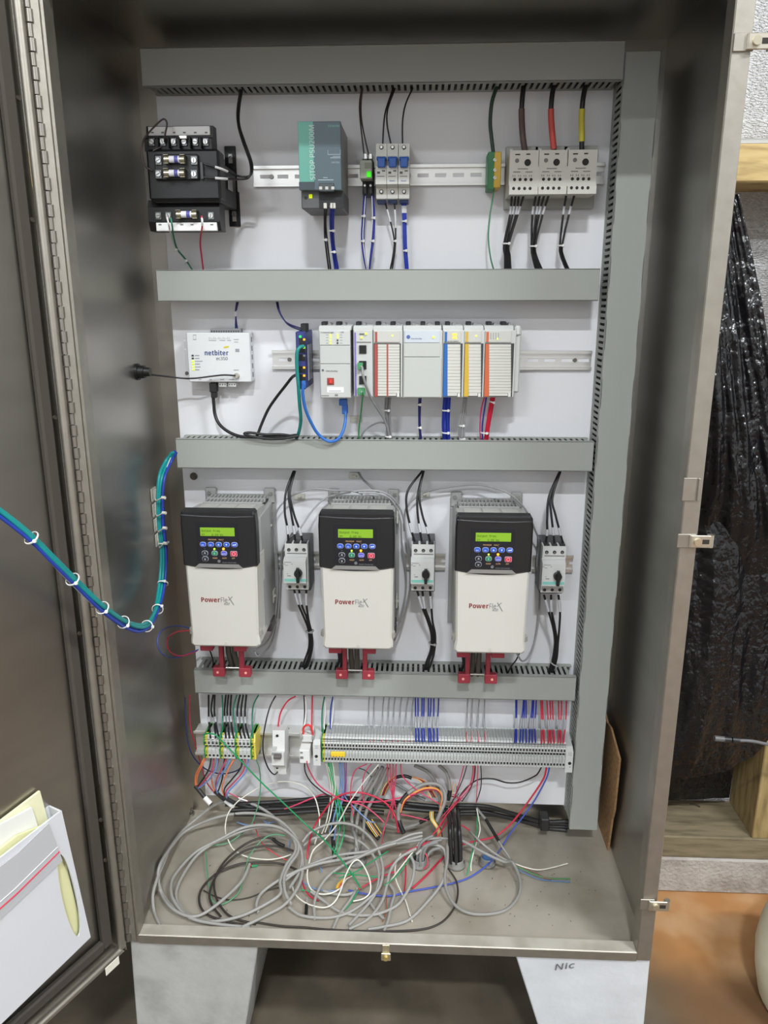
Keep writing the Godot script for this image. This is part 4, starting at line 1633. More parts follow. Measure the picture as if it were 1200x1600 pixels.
	m.prism(PackedVector2Array([Vector2(-0.0455, 0.1568), Vector2(0.0405, 0.1562), Vector2(0.033, 0.1628), Vector2(-0.0375, 0.1634)]), 0.1828, 0.1842)
	part(kp, "silver_bar", m, M(150, 148, 146, 0.4, 0.4))
	m = mb()
	m.box(Vector3(-0.0015, 0.2228, 0.1835), Vector3(0.061, 0.0155, 0.0016), 0.0004)
	var lcd := part(t, "display_screen", m, glow(126, 168, 40, 0.42))
	text(lcd, "lettering", "Output Freq", 0.0036, Vector3(-0.0295, 0.225, 0.1845), M(84, 108, 30, 0.6), "Droid Sans Mono", HORIZONTAL_ALIGNMENT_LEFT, 0.0, 1.0)
	text(lcd, "lettering", "F*    0.00 Hz", 0.0036, Vector3(-0.0295, 0.2175, 0.1845), M(84, 108, 30, 0.6), "Droid Sans Mono", HORIZONTAL_ALIGNMENT_LEFT, 0.0, 1.0)
	var orange := M(206, 160, 110, 0.6)
	text(kp, "lettering", "PROGRAM", 0.0016, Vector3(-0.0115, 0.2085, 0.1836), orange)
	text(kp, "lettering", "FAULT", 0.0016, Vector3(0.0045, 0.2085, 0.1836), orange)
	text(kp, "lettering", "HAND", 0.002, Vector3(-0.0085, 0.1742, 0.1836), orange)
	text(kp, "lettering", "AUTO", 0.002, Vector3(0.0085, 0.1742, 0.1836), orange)
	text(kp, "lettering", "OFF", 0.002, Vector3(0.0245, 0.1742, 0.1836), orange)
	text(kp, "lettering", "Allen-Bradley", 0.0036, Vector3(0.004, 0.1668, 0.1832), M(112, 112, 116, 0.5), "Droid Sans", HORIZONTAL_ALIGNMENT_LEFT, 0.0, 0.85, true)
	m = mb()
	m.cyl(Vector3(-0.0015, 0.1685, 0.183), Vector3(-0.0015, 0.1685, 0.1838), 0.0028, 0.0028, 14)
	part(kp, "emblem", m, M(110, 110, 114, 0.5))
	var blue := M(46, 88, 200, 0.4)
	key(t, -0.0283, 0.1998, blue, "ESC")
	key(t, -0.0143, 0.1998, blue, "SEL")
	key(t, -0.0003, 0.1998, blue, "up")
	key(t, 0.0137, 0.1998, blue, "down")
	key(t, 0.0277, 0.1998, blue, "enter")
	key(t, -0.0258, 0.1834, M(24, 24, 26, 0.4), "chevron_up")
	key(t, -0.0258, 0.1728, M(24, 24, 26, 0.4), "chevron_down")
	key(t, -0.0085, 0.1834, M(46, 132, 96, 0.4), "bar")
	key(t, 0.0082, 0.1834, M(92, 88, 196, 0.4), "AUTO")
	key(t, 0.0257, 0.1828, M(206, 48, 66, 0.4), "ring", false)
	for l: Array in [[-0.0085, 0.1912, 0.0019, 1], [0.0077, 0.1916, 0.0025, 2], [-0.0085, 0.2052, 0.0011, 0], [0.0077, 0.2052, 0.0011, 0], [-0.0258, 0.1914, 0.0011, 0]]:
		m = mb()
		m.cyl(Vector3(l[0], l[1], 0.183), Vector3(l[0], l[1], 0.1852), l[2], l[2] * 0.8, 12)
		part(t, "signal_led", m, M(70, 70, 74, 0.5) if l[3] == 0 else (glow(200, 255, 70, 2.2) if l[3] == 1 else glow(255, 170, 40, 3.6)))
	# side print, then the red cable brackets and leads below
	m = mb()
	m.box(Vector3(0.0622, 0.07, 0.07), Vector3(0.0006, 0.06, 0.05))
	part(t, "rating_label", m, M(172, 172, 170, 0.6))
	var red := M(150, 48, 62, 0.5)
	for s in 2:
		var x := A(343 if s == 0 else 383.5, 1048, 0.112).x - p0.x
		var y := A(343, 1048, 0.112).y - p0.y
		var sg := -1.0 if s == 0 else 1.0
		m = mb()
		m.box(Vector3(x, y, 0.092), Vector3(0.0235, 0.0195, 0.014), 0.0012)
		m.box(Vector3(x - sg * 0.0062, (y - 0.012) / 2, 0.092), Vector3(0.0085, absf(y) - 0.012, 0.012), 0.001)
		m.box(Vector3(x + sg * 0.006, -0.0165, 0.125), Vector3(0.024, 0.011, 0.05), 0.001)
		var br := part(t, "red_bracket", m, red)
		m = mb()
		m.cyl(Vector3(x + sg * 0.002, y, 0.099), Vector3(x + sg * 0.002, y, 0.0996), 0.0026, 0.0026, 10)
		part(br, "pin", m, M(236, 170, 150, 0.5))
	var xa := A(350, 1044, 0.112) - p0
	var xb := A(376, 1044, 0.112) - p0
	m = mb()
	m.cyl(Vector3(xa.x, xa.y, 0.089), Vector3(xb.x, xa.y, 0.089), 0.0022, 0.0022, 10)
	part(t, "steel_rod", m, M(212, 212, 210, 0.25, 0.9))
	for k in 2:
		m = mb()
		var lx := -0.0005 + xa.x + 0.0085 + k * 0.0115
		m.tube(PackedVector3Array([Vector3(lx, -0.004, 0.085), Vector3(lx, -0.06, 0.08), Vector3(lx + 0.0005, -0.09, 0.066), Vector3(lx + 0.0005, -0.125, 0.05)]), 0.0053, 10)
		part(t, "lead", m, M(84, 80, 72, 0.6))
	m = mb()
	m.box(Vector3(0.052, -0.002, 0.06), Vector3(0.03, 0.02, 0.04), 0.002)
	part(t, "gland_plate", m, M(62, 56, 56, 0.5))
	var a := Vector3(-0.0628, LEG + 0.4995, 0.02)
	dup(t, a, "grey motor drive with a lit green display, in the middle of the row of three")
	dup(t, Vector3(0.1762, LEG + 0.496, 0.02), "grey motor drive with a lit green display, next to the tall upright duct")

func starters() -> void:
	var ref := A(466, 895, 0.115)
	var p0 := Vector3(ref.x, A(466, 925, 0.06).y, 0.028)
	var where := ["between the first and second drives", "between the second and third drives", "between the third drive and the upright duct"]
	var t := thing("motor_starter", "white motor starter with a black rotary knob " + where[0], "motor starter", p0, "motor starters between the drives")
	var white := M(206, 207, 205, 0.45)
	var dark := M(72, 74, 76, 0.5)
	var m := mb(p0)
	var xl := A(445, 870, 0.1).x
	var xr := xl + 0.0445
	var y := func(py: float, z: float) -> float: return A(464, py, z).y
	m.box(Vector3((xl + xr) / 2 + 0.001, (y.call(842, 0.07) + y.call(919, 0.07)) / 2, 0.055), Vector3(0.0445, y.call(842, 0.07) - y.call(919, 0.07), 0.056), 0.0015)
	part(t, "rear_case", m, dark)
	m = mb(p0)
	m.side([[0.08, y.call(921, 0.1)], [0.1, y.call(921, 0.1)], [0.1, y.call(850, 0.1)], [0.08, y.call(849, 0.1)]], xl + 0.0006, xr - 0.0006)
	part(t, "terminal_case", m, white)
	m = mb(p0)
	m.side([[0.095, y.call(912, 0.115)], [0.115, y.call(911, 0.115)], [0.115, y.call(877, 0.115)], [0.106, y.call(871, 0.106)], [0.095, y.call(871, 0.106)]], xl - 0.0006, xl + 0.042)
	var nose := part(t, "front_cover", m, white)
	m = mb(p0)
	m.box(Vector3((xl + xr) / 2 + 0.001, y.call(864.7, 0.1), 0.1002), Vector3(0.037, 0.0011, 0.0006))
	part(t, "seam", m, M(40, 40, 42, 0.6))
	m = mb(p0)
	m.box(Vector3((xl + xr) / 2 + 0.001, y.call(916.5, 0.1), 0.1003), Vector3(0.04, 0.0082, 0.0012))
	part(t, "terminal_field", m, M(166, 160, 154, 0.5))
	for k in 3:
		var px := 451.2 + k * 11.8
		m = mb(p0)
		pcyl(m, px, 859.2, 0.099, 0.1006, 0.0034, 14)
		var h := part(t, "screw_hole", m, M(30, 30, 31, 0.6))
		m = mb(p0)
		pcyl(m, px, 860.0, 0.1, 0.101, 0.0022, 10)
		part(h, "screw", m, M(132, 132, 130, 0.35, 0.8))
		hole(t, p0, [[453 + k * 11.6, 917]], 0.1006, 0.0032)
		m = mb(p0)
		pbx(m, px - 4.2, 846.5, px + 4.2, 850, 0.098, 0.08, 0.0008)
		part(t, "funnel", m, M(40, 40, 42, 0.5))
	m = mb(p0)
	pbx(m, 444.5, 904.3, 478, 909.2, 0.1154, 0.115)
	part(nose, "teal_band", m, M(130, 196, 186, 0.45))
	m = mb(p0)
	for l: Array in [[443, 881, 445.5, 882], [446, 882.8, 450, 883.6], [455, 881, 457, 882], [448, 896.2, 450, 897], [449, 899.2, 454.5, 900.6], [444, 878.3, 455, 879.2]]:
		pbx(m, l[0], l[1], l[2], l[3], 0.1153, 0.115)
	part(nose, "print", m, M(128, 130, 130, 0.6))
	var c := A(466.3, 895, 0.115)
	m = mb(p0)
	m.cyl(c, c + Vector3(0, 0, 0.008), 0.0078, 0.0074, 24)
	var kn := part(nose, "rotary_knob", m, M(30, 31, 33, 0.4))
	m = mb(p0)
	m.prism(PackedVector2Array([Vector2(c.x - 0.0025, c.y + 0.0118), Vector2(c.x + 0.0025, c.y + 0.0118), Vector2(c.x + 0.0035, c.y), Vector2(c.x + 0.0025, c.y - 0.0168), Vector2(c.x - 0.0025, c.y - 0.0168), Vector2(c.x - 0.0035, c.y)]), 0.12, 0.128, Transform3D(), 0.001)
	part(kn, "grip", m, M(26, 27, 29, 0.4))
	for k in 2:
		var q := A([665.0, 870.5][k], [896.5, 899.5][k], 0.115)
		dup(t, p0 + q - ref, "white motor starter with a black rotary knob " + where[k + 1])

# ---------------------------------------------------------------- terminal row
func row_five() -> void:
	# deep rail on stand-offs
	var p0 := A(600, 1186, 0.021)
	var xa := A(304, 1165, 0.05).x
	var xb := A(893, 1165, 0.05).x
	var yt := A(600, 1149, 0.05).y
	var yb := A(600, 1187, 0.05).y
	var mat := M(214, 213, 210, 0.35, 0.6)
	var t := thing("mounting_rail", "deep zinc rail carrying the small terminals and the long terminal strip", "rail", p0, "zinc mounting rails")
	var m := mb(p0)
	for s in 2:
		var y := yt - 0.0025 if s == 0 else yb + 0.0025
		m.box(Vector3((xa + xb) / 2, y, 0.0505), Vector3(xb - xa, 0.005, 0.001), 0.0003)
	part(t, "lip", m, mat)
	m = mb(p0)
	m.box(Vector3((xa + xb) / 2, yt - 0.0055, 0.043), Vector3(xb - xa, 0.001, 0.015))
	m.box(Vector3((xa + xb) / 2, yb + 0.0055, 0.043), Vector3(xb - xa, 0.001, 0.015))
	m.box(Vector3((xa + xb) / 2, (yt + yb) / 2, 0.036), Vector3(xb - xa, yt - yb - 0.01, 0.001))
	part(t, "web", m, mat)
	m = mb(p0)
	m.box(Vector3((xa + xb) / 2 + 0.002, yt + 0.0005, 0.036), Vector3(xb - xa - 0.004, 0.0012, 0.03), 0.0003)
	part(t, "upper_wall", m, mat)
	for x: float in [448.0, 640.0]:
		m = mb(p0)
		var q := A(x, 1141, 0.035)
		m.cyl(Vector3(q.x, yt + 0.0012, 0.035), Vector3(q.x, yt + 0.0014, 0.035), 0.006, 0.006, 16)
		part(t, "slot", m, M(120, 118, 114, 0.6))
	small_terminals()
	# slim breaker
	p0 = A(436, 1213, 0.051)
	t = thing("circuit_breaker", "slim white circuit breaker hanging on the lower rail with a red wire on top", "circuit breaker", p0)
	var white := M(214, 214, 212, 0.45)
	var xl := A(425, 1170, 0.105).x
	var xr := A(444, 1170, 0.105).x
	var yy := func(py: float, z: float) -> float: return A(435, py, z).y
	m = mb(p0)
	m.side([[0.05, yy.call(1213, 0.1)], [0.092, yy.call(1213, 0.1)], [0.095, yy.call(1199, 0.095)], [0.112, yy.call(1196, 0.112)], [0.112, yy.call(1177, 0.112)], [0.1, yy.call(1173, 0.1)], [0.092, yy.call(1141, 0.092)], [0.05, yy.call(1136, 0.06)]], xl, xr)
	part(t, "body", m, white)
	hole(t, p0, [[433, 1150]], 0.0965, 0.0028)
	hole(t, p0, [[433, 1200]], 0.0945, 0.0026)
	m = mb(p0)
	pbx(m, 424.5, 1177, 440, 1180.5, 0.1126, 0.11)
	part(t, "grey_line", m, M(140, 142, 144, 0.5))
	m = mb(p0)
	pbx(m, 427, 1182, 439, 1187.5, 0.122, 0.11, 0.0012)
	part(t, "handle", m, M(96, 88, 88, 0.45))
	m = mb(p0)
	pbx(m, 425, 1168, 432, 1172, 0.1035, 0.098)
	part(t, "print", m, M(186, 188, 190, 0.5))
	# slim relay with a red bridging clip
	p0 = A(479, 1194, 0.051)
	t = thing("interface_relay", "slim white relay on the lower rail with a bent red wire over its top", "relay", p0)
	m = mb(p0)
	pbx(m, 471, 1149, 488, 1160, 0.09, 0.05, 0.001)
	pbx(m, 473, 1160, 486, 1172, 0.078, 0.05, 0.001)
	part(t, "socket", m, M(206, 206, 204, 0.5))
	for x: float in [474.5, 481.0, 487.0]:
		screw(t, p0, x, 1146, 0.08, 0.0024)
	for x: float in [471.5, 489.0]:
		m = mb(p0)
		pbx(m, x - 2, 1150, x + 2, 1156, 0.092, 0.07, 0.0006)
		part(t, "clamp", m, M(180, 180, 178, 0.35, 0.6))
	m = mb(p0)
	pbx(m, 472, 1160, 485, 1170, 0.088, 0.07, 0.001)
	part(t, "relay_can", m, M(150, 142, 132, 0.4))
	m = mb(p0)
	pbx(m, 467.5, 1172, 484, 1193, 0.112, 0.07, 0.001)
	var low := part(t, "lower_block", m, M(222, 222, 220, 0.45))
	m = mb(p0)
	pbx(m, 469, 1175, 473, 1177.5, 0.1124, 0.11)
	pbx(m, 469, 1182, 474, 1186, 0.1124, 0.11)
	part(low, "print", m, M(120, 122, 124, 0.6))
	m = mb(p0)
	pbx(m, 478.6, 1189, 480.6, 1192, 0.1124, 0.11)
	part(low, "red_dot", m, M(206, 50, 60, 0.5))
	# end clamps of the strip
	for k in 2:
		var x0 := 489.0 if k == 0 else 884.8
		var x1 := 500.5 if k == 0 else 896.5
		var dy := 0.0 if k == 0 else 11.0
		p0 = A((x0 + x1) / 2, 1196 + dy, 0.051)
		t = thing("end_clamp", "pale grey end clamp between the slim relay and the long terminal strip" if k == 0 else "pale grey end clamp of the long terminal strip, beside the upright duct", "end clamp", p0)
		m = mb(p0)
		var y1 := A(x0, 1196 + dy, 0.1).y
		var y2 := A(x0, 1164 + dy, 0.1).y
		var y3 := A(x0, 1142 + dy, 0.06).y
		m.side([[0.045, y1], [0.1, y1], [0.1, y2], [0.088, y2 + 0.006], [0.062, y3], [0.045, y3]], A(x0, 1170, 0.1).x, A(x1, 1170, 0.1).x)
		part(t, "body", m, M(204, 206, 204, 0.5))
		hole(t, p0, [[(x0 + x1) / 2 - 0.5, 1182 + dy]], 0.1002, 0.0034)
		m = mb(p0)
		for j in 3:
			pbx(m, x0 + 3, 1165 + dy + j * 2, x1 - 3, 1165.6 + dy + j * 2, 0.1003, 0.099)
		pbx(m, x0 + 4.5, 1187 + dy, x0 + 7, 1188.4 + dy, 0.1003, 0.099)
		part(t, "print", m, M(140, 142, 142, 0.6))
	long_strip()

func terminal_mesh(w: float, ya: float, yb: float, yt: float, mats_: Array, double := false) -> ArrayMesh:
	# one clip-on terminal: stepped body, two clamping holes, a dark pocket, a clear funnel behind the top edge
	var h := ya - yb
	var am := ArrayMesh.new()
	var body := MB.new()
	var g := 0.0003
	body.side([[0.045, yb], [0.094, yb], [0.096, yb + h * 0.42], [0.088, yb + h * 0.44], [0.088, yb + h * 0.6], [0.096, yb + h * 0.62], [0.096, yb + h * 0.8], [0.0945, yb + h * 0.83], [0.0945, yb + h * 0.88], [0.092, yb + h * 0.9], [0.092, yb + h * 0.95], [0.089, ya], [0.045, ya]], g, w - g)
	var dark := MB.new()
	if not double:
		for y: float in [0.86, 0.9, 0.945]:
			dark.box(Vector3(w / 2, yb + h * y, 0.0945 if y < 0.89 else 0.0925), Vector3(w - 2 * g, h * 0.008, 0.0012))
	for y: float in [0.14, 0.72]:
		var e := oval(w / 2, yb + h * y, w * 0.3, h * 0.05, 10)
		dark.prism(e, 0.093, 0.0965 if y > 0.5 else 0.0952)
	dark.box(Vector3(w / 2, yb + h * 0.53, 0.0875), Vector3(w * 0.7, h * 0.15, 0.0016))
	if double:
		for j in 3:
			dark.box(Vector3(w / 2, yb + h * (0.8 - j * 0.0 + (j - 1) * 0.07), 0.0962), Vector3(w * 0.55, h * 0.012, 0.0008))
	var pale := MB.new()
	if mats_.size() > 4:
		pale.side([[0.045, yb - 0.0004], [0.0945, yb - 0.0004], [0.0965, yb + h * 0.42], [0.0885, yb + h * 0.44], [0.0885, yb + h * 0.6], [0.0965, yb + h * 0.62], [0.0965, yb + h * 0.8], [0.0925, yb + h * 0.95], [0.0895, ya + 0.0003], [0.045, ya + 0.0003]], g, w * 0.46)
	pale.box(Vector3(w * 0.25, yb + h * 0.32, 0.0953), Vector3(w * 0.16, h * 0.14, 0.0012))
	pale.box(Vector3(w * 0.7, yb + h * 0.3, 0.0953), Vector3(w * 0.16, h * 0.14, 0.0012))
	var top := MB.new()
	top.side([[0.04, ya], [0.089, ya], [0.045, yt], [0.036, yt]], 0.0002, 0.0009)
	top.side([[0.04, ya], [0.078, ya], [0.04, yt - 0.003], [0.036, yt - 0.003]], 0.0012, w - 0.0003)
	var k := 0
	for b: MB in [body, dark, pale, top]:
		am.add_surface_from_arrays(Mesh.PRIMITIVE_TRIANGLES, b.arrays())
		am.surface_set_material(k, mats_[k])
		k += 1
	return am

func terminal(called: String, label: String, group: String, mesh: ArrayMesh, at: Vector3) -> void:
	var o := MeshInstance3D.new()
	o.name = numbered(called)
	o.mesh = mesh
	add_child(o)
	o.position = at
	tag(o, label, "terminal", group)

func small_terminals() -> void:
	var ya := A(358, 1152, 0.096).y
	var yb := A(358, 1186, 0.096).y
	var yt := A(358, 1137, 0.045).y
	var x0 := A(318, 1170, 0.096).x
	var x1 := A(397, 1170, 0.096).x
	var w := (x1 - x0) / 13.0
	var dark := M(40, 40, 40, 0.6)
	var g := terminal_mesh(w, ya - yb, 0.0, yt - yb, [M(206, 207, 205, 0.5), dark, M(176, 178, 178, 0.5), M(196, 200, 200, 0.4)], true)
	var e := terminal_mesh(w, ya - yb, 0.0, yt - yb, [M(212, 194, 66, 0.5), M(36, 70, 40, 0.6), M(62, 140, 66, 0.5), M(98, 168, 84, 0.45), true], true)
	var n := 0
	for i in 13:
		var at := Vector3(x0 + w * i, yb, 0.0)
		if i % 4 == 0:
			terminal("earth_terminal", "yellow and green earth terminal, %s in the group of small terminals under the black wires" % ["first", "second", "third", "last"][int(i / 4)], "small terminals on the lower rail", e, at)
		else:
			terminal("feed_terminal", "grey terminal, %s of three after the %s yellow-green one in the small group" % [ORD[i % 4 - 1], ORD[int(i / 4)]], "grey small terminals on the lower rail", g, at)
			n += 1
	var p0 := A(400, 1186, 0.051)
	var m := mb(p0)
	m.side([[0.04, yb], [0.096, yb], [0.098, ya - 0.01], [0.09, ya + 0.004], [0.044, yt], [0.036, yt]], x1 + 0.0003, x1 + 0.0032)
	single("end_plate", "yellow plastic end plate closing the group of small terminals", "end plate", p0, m, M(226, 206, 84, 0.45))

func long_strip() -> void:
	var ya := A(700, 1158, 0.096).y
	var yb := A(700, 1196, 0.096).y
	var yt := A(700, 1143, 0.045).y
	var x0 := A(507, 1175, 0.096).x
	var x1 := A(884.5, 1175, 0.096).x
	var count := 78
	var w := (x1 - x0) / count
	var g := terminal_mesh(w, ya - yb, 0.0, yt - yb, [M(194, 196, 194, 0.5), M(24, 24, 24, 0.6), M(158, 162, 162, 0.5), M(222, 227, 225, 0.35)])
	var e := terminal_mesh(w, ya - yb, 0.0, yt - yb, [M(212, 194, 66, 0.5), M(36, 70, 40, 0.6), M(62, 140, 66, 0.5), M(98, 168, 84, 0.45), true])
	terminal("earth_terminal", "single yellow and green terminal at the end clamp of the long strip", "", e, Vector3(x0 - w, yb, 0.0))
	for i in count:
		terminal("strip_terminal", "thin grey clamp terminal, %d%s from the yellow and green one in the long strip" % [i + 1, "th" if (i + 1) % 10 > 3 or (i + 1) % 10 == 0 or int((i + 1) / 10) == 1 else ["st", "nd", "rd"][(i + 1) % 10 - 1]], "grey terminals of the long strip", g, Vector3(x0 + w * i, yb, 0.0))
	var a := A(516.5, 1175, 0.0975)
	var b := A(539.5, 1182, 0.0975)
	var m := mb(a)
	m.box(Vector3((a.x + b.x) / 2, (a.y + b.y) / 2, 0.096), Vector3(b.x - a.x, a.y - b.y, 0.005), 0.001)
	for i in 5:
		m.box(Vector3(a.x + (b.x - a.x) * (0.1 + i * 0.2), b.y - 0.0005, 0.0975), Vector3(0.0025, 0.002, 0.004), 0.0004)
	single("jumper_bar", "yellow plug-in jumper bar on the long terminal strip", "jumper", a, m, M(236, 200, 48, 0.45))


func wires_one() -> void:
	var black := M(30, 29, 30, 0.45)
	var brown := M(62, 50, 48, 0.5)
	var blue := M(40, 52, 150, 0.45)
	var w := M(225, 225, 222, 0.5)
	wire("wire", "upper of two black wires looping from the top duct to the transformer's fuse holder", "380,132,55 374,170,60 374,195,70 382,221,90 394,256,100 391,274,110 372,275 346,264,150 318,256,158", 1.7, black, "", [[0.85, 0.92]])
	wire("wire", "lower of two black wires looping from the top duct to the transformer's fuse holder", "377,132,58 371,170,62 372,195,72 379,221,92 391,256,102 389,277,112 370,280 346,279,150 318,277,158", 1.7, black, "", [[0.85, 0.92]])
	wire("wire", "dark jumper wire arching above the transformer and back to its fuses", "257,222,138 258,210,142 261,193 256,186 246,193 232,208,146 224,220,150 222,238,152 223,252,155 230,262,158 239,267,160", 1.5, brown)
	wire("wire", "dark wire between two upper screws of the transformer", "254,229,146 246,232,150 239,236,152", 1.3, brown)
	wire("wire", "dark wire from the top duct to the near screw of the slim green-lamp relay", "566,136,55 562,160,62 563,190,70 569,242,72", 1.3, brown)
	wire("wire", "dark wire from the top duct to the far screw of the slim green-lamp relay", "567,136,55 564,164,62 566,195,70 576,242,72", 1.3, brown)
	wire("wire", "black wire to the first pole of the two-pole breaker", "615,136,50 604,168,60 600,190,65 598,226,60", 1.4, black)
	wire("wire", "black wire to the second pole of the two-pole breaker", "618,136,50 606,170,58 605,195,64 611,226,60", 1.4, black)
	wire("wire", "black wire arching down to the single-pole breaker", "646,136,50 634,162,60 629,190,65 629,226,60", 1.4, black)
	wire("cable", "thick dark green earth cable above the green and yellow terminal", "778,132,50 769,158,60 766,190,62 768,215 771,240,60", 3.2, M(42, 66, 52, 0.5), "", [], null, 6, 10, "cable")
	var names := ["thick black cable wrapped in brown tape", "thick black cable wrapped in red tape", "thick black cable wrapped in yellow tape"]
	var paths := ["819,128,50 816,155,60 815,180 817,215 821,240,58", "866,128,50 862,155,60 861,180 863,210 866,238,58", "916,128,50 911,155,60 909,180 909,210 909,236,58"]
	var tapes := [M(92, 76, 70, 0.6), M(206, 84, 76, 0.55), M(204, 194, 66, 0.55)]
	for k in 3:
		wire("cable", names[k], paths[k], 4.2, black, "", [[0.42, 0.96 if k < 2 else 0.85]], tapes[k], 8, 12, "cable")
	# below the devices
	wire("wire", "white wire falling from the transformer's lower screws to the second duct", "261,340,150 264,352,150 267,366,115 275,387,70 288,404,50 304,424,45", 1.5, w)
	wire("wire", "green wire falling from the transformer's lower screws to the second duct", "267,341,150 269,353,150 271,368,115 277,389,72 289,404,52 302,424,47", 1.5, M(36, 124, 96, 0.45))
	wire("wire", "red wire falling from the transformer's lower fuse to the second duct", "315,338,150 316,352,150 313,378,90 315,400,60 318,424,48", 1.5, M(214, 52, 84, 0.45), "", [[0.1, 0.28]])
	tie("cable tie high on the white and green pair below the transformer", 275, 391, 0.07, 0.004, -25)
	tie("cable tie low on the white and green pair below the transformer", 291, 409, 0.053, 0.004, -45)
	run("wire", "%s of the black wires below the teal power supply", "black wires below the teal power supply", ["507,322,138 507,345,110 508,375,75 514,424,46", "511,322,138 509,345,110 511,375,74 517,424,46"], 1.5, black)
	run("wire", "%s of the dark blue wires below the teal power supply", "dark blue wires below the teal power supply", ["517,322,138 516,345,110 518,380,76 524,424,46", "520,322,138 519,345,110 520,380,73 527,424,48", "523,322,138 521,345,112 522,380,76 529,424,46"], 1.6, blue, [[0.02, 0.1]])
	tie("cable tie on the black pair below the teal power supply", 508, 375, 0.076, 0.004)
	tie("upper cable tie on the dark blue wires below the teal power supply", 519, 361, 0.092, 0.0055)
	tie("lower cable tie on the dark blue wires below the teal power supply", 520.5, 394, 0.068, 0.0055)
	run("wire", "%s of the blue wires bowing out from the near side of the slim relay", "blue wires below the slim relay", ["569,302,60 567,335,55 565,370 568,400 573,424,46", "572,302,60 570,335,55 568,370 570,400 574,424,46"], 1.5, blue)
	run("wire", "%s of the blue wires bowing out from the far side of the slim relay", "blue wires below the slim relay", ["580,302,60 583,335,55 582,370 578,400 575,424,48", "582,302,60 585,335,55 584,370 580,400 577,424,48"], 1.5, blue)
	wire("wire", "thin white wire among the blue wires below the slim relay", "571,306,62 569,335,58 567,370 570,400 574,424,48", 0.9, w)
	wire("wire", "thin white wire along the far blue wires below the slim relay", "581,306,62 582,340,58 580,372 577,400 575,424,50", 0.9, w)
	for q: Array in [[567.5, 338, "upper cable tie on the near blue wires below the slim relay"], [566.5, 377, "lower cable tie on the near blue wires below the slim relay"], [583.5, 341, "upper cable tie on the far blue wires below the slim relay"], [582, 377, "lower cable tie on the far blue wires below the slim relay"]]:
		tie(q[2], q[0], q[1], 0.057, 0.0038)
	wire("wire", "black wire from the first pole of the two-pole breaker down to the duct", "601,314,50 607,335,50 613,358 616,378 614,400 609,424,46", 1.4, black, "", [[0.16, 0.32]])
	wire("wire", "black wire from the second pole of the two-pole breaker down to the duct", "616,314,50 618,345,50 618,378 616,400 612,424,46", 1.4, black, "", [[0.16, 0.34]])
	tie("cable tie on the black pair below the two-pole breaker", 617, 377, 0.05, 0.0038)
	run("wire", "%s of the bright blue wires below the single-pole breaker", "bright blue wires below the single-pole breaker", ["628,314,50 630,345 631,385 634,424,45", "631,314,52 632,345 633,385 636,424,47", "634,314,50 634,345 635,385 638,424,45"], 1.5, M(38, 62, 176, 0.45), [[0.13, 0.25]])
	tie("upper cable tie on the blue wires below the single-pole breaker", 632, 346, 0.051, 0.0048)
	tie("lower cable tie on the blue wires below the single-pole breaker", 633, 392, 0.05, 0.0048)
	wire("wire", "thin green wire hanging from the green and yellow earth terminal", "772,294,60 769,315,55 765,340 763,370 766,400 772,424,46", 1.3, M(76, 138, 104, 0.45))
	var tops := [[800, 806, 811, 819], [838, 844, 851, 858], [885, 898]]
	var mids := [[797, 801, 806, 809], [832, 838, 842, 848], [880, 889]]
	var lows := [[787.5, 790, 792.5, 795], [830.5, 832.5, 834.5, 836.5], [875, 878.5]]
	var ends := [[789, 792, 795, 798], [838, 842, 845, 848], [886, 890]]
	var under := ["brown", "red", "yellow"]
	for k in 3:
		var ps := []
		for i in tops[k].size():
			ps.append("%f,303,70 %f,335,62 %f,382,%d %f,400,52 %f,424,47" % [tops[k][i], mids[k][i], lows[k][i], 55 + (i % 2) * 4, lows[k][i] + 1.5, ends[k][i]])
		run("wire", "%s of the black wires leaving the block under the " + under[k] + " taped cable", "black wires below the block with the " + under[k] + " taped cable", ps, 1.9, black, [[0.2, 0.275]], M(196, 198, 204, 0.5))
		tie("cable tie on the black wires below the block under the " + under[k] + " taped cable", [791.5, 833.5, 877][k], [381, 385, 384][k], 0.058, [0.0075, 0.0068, 0.0052][k])

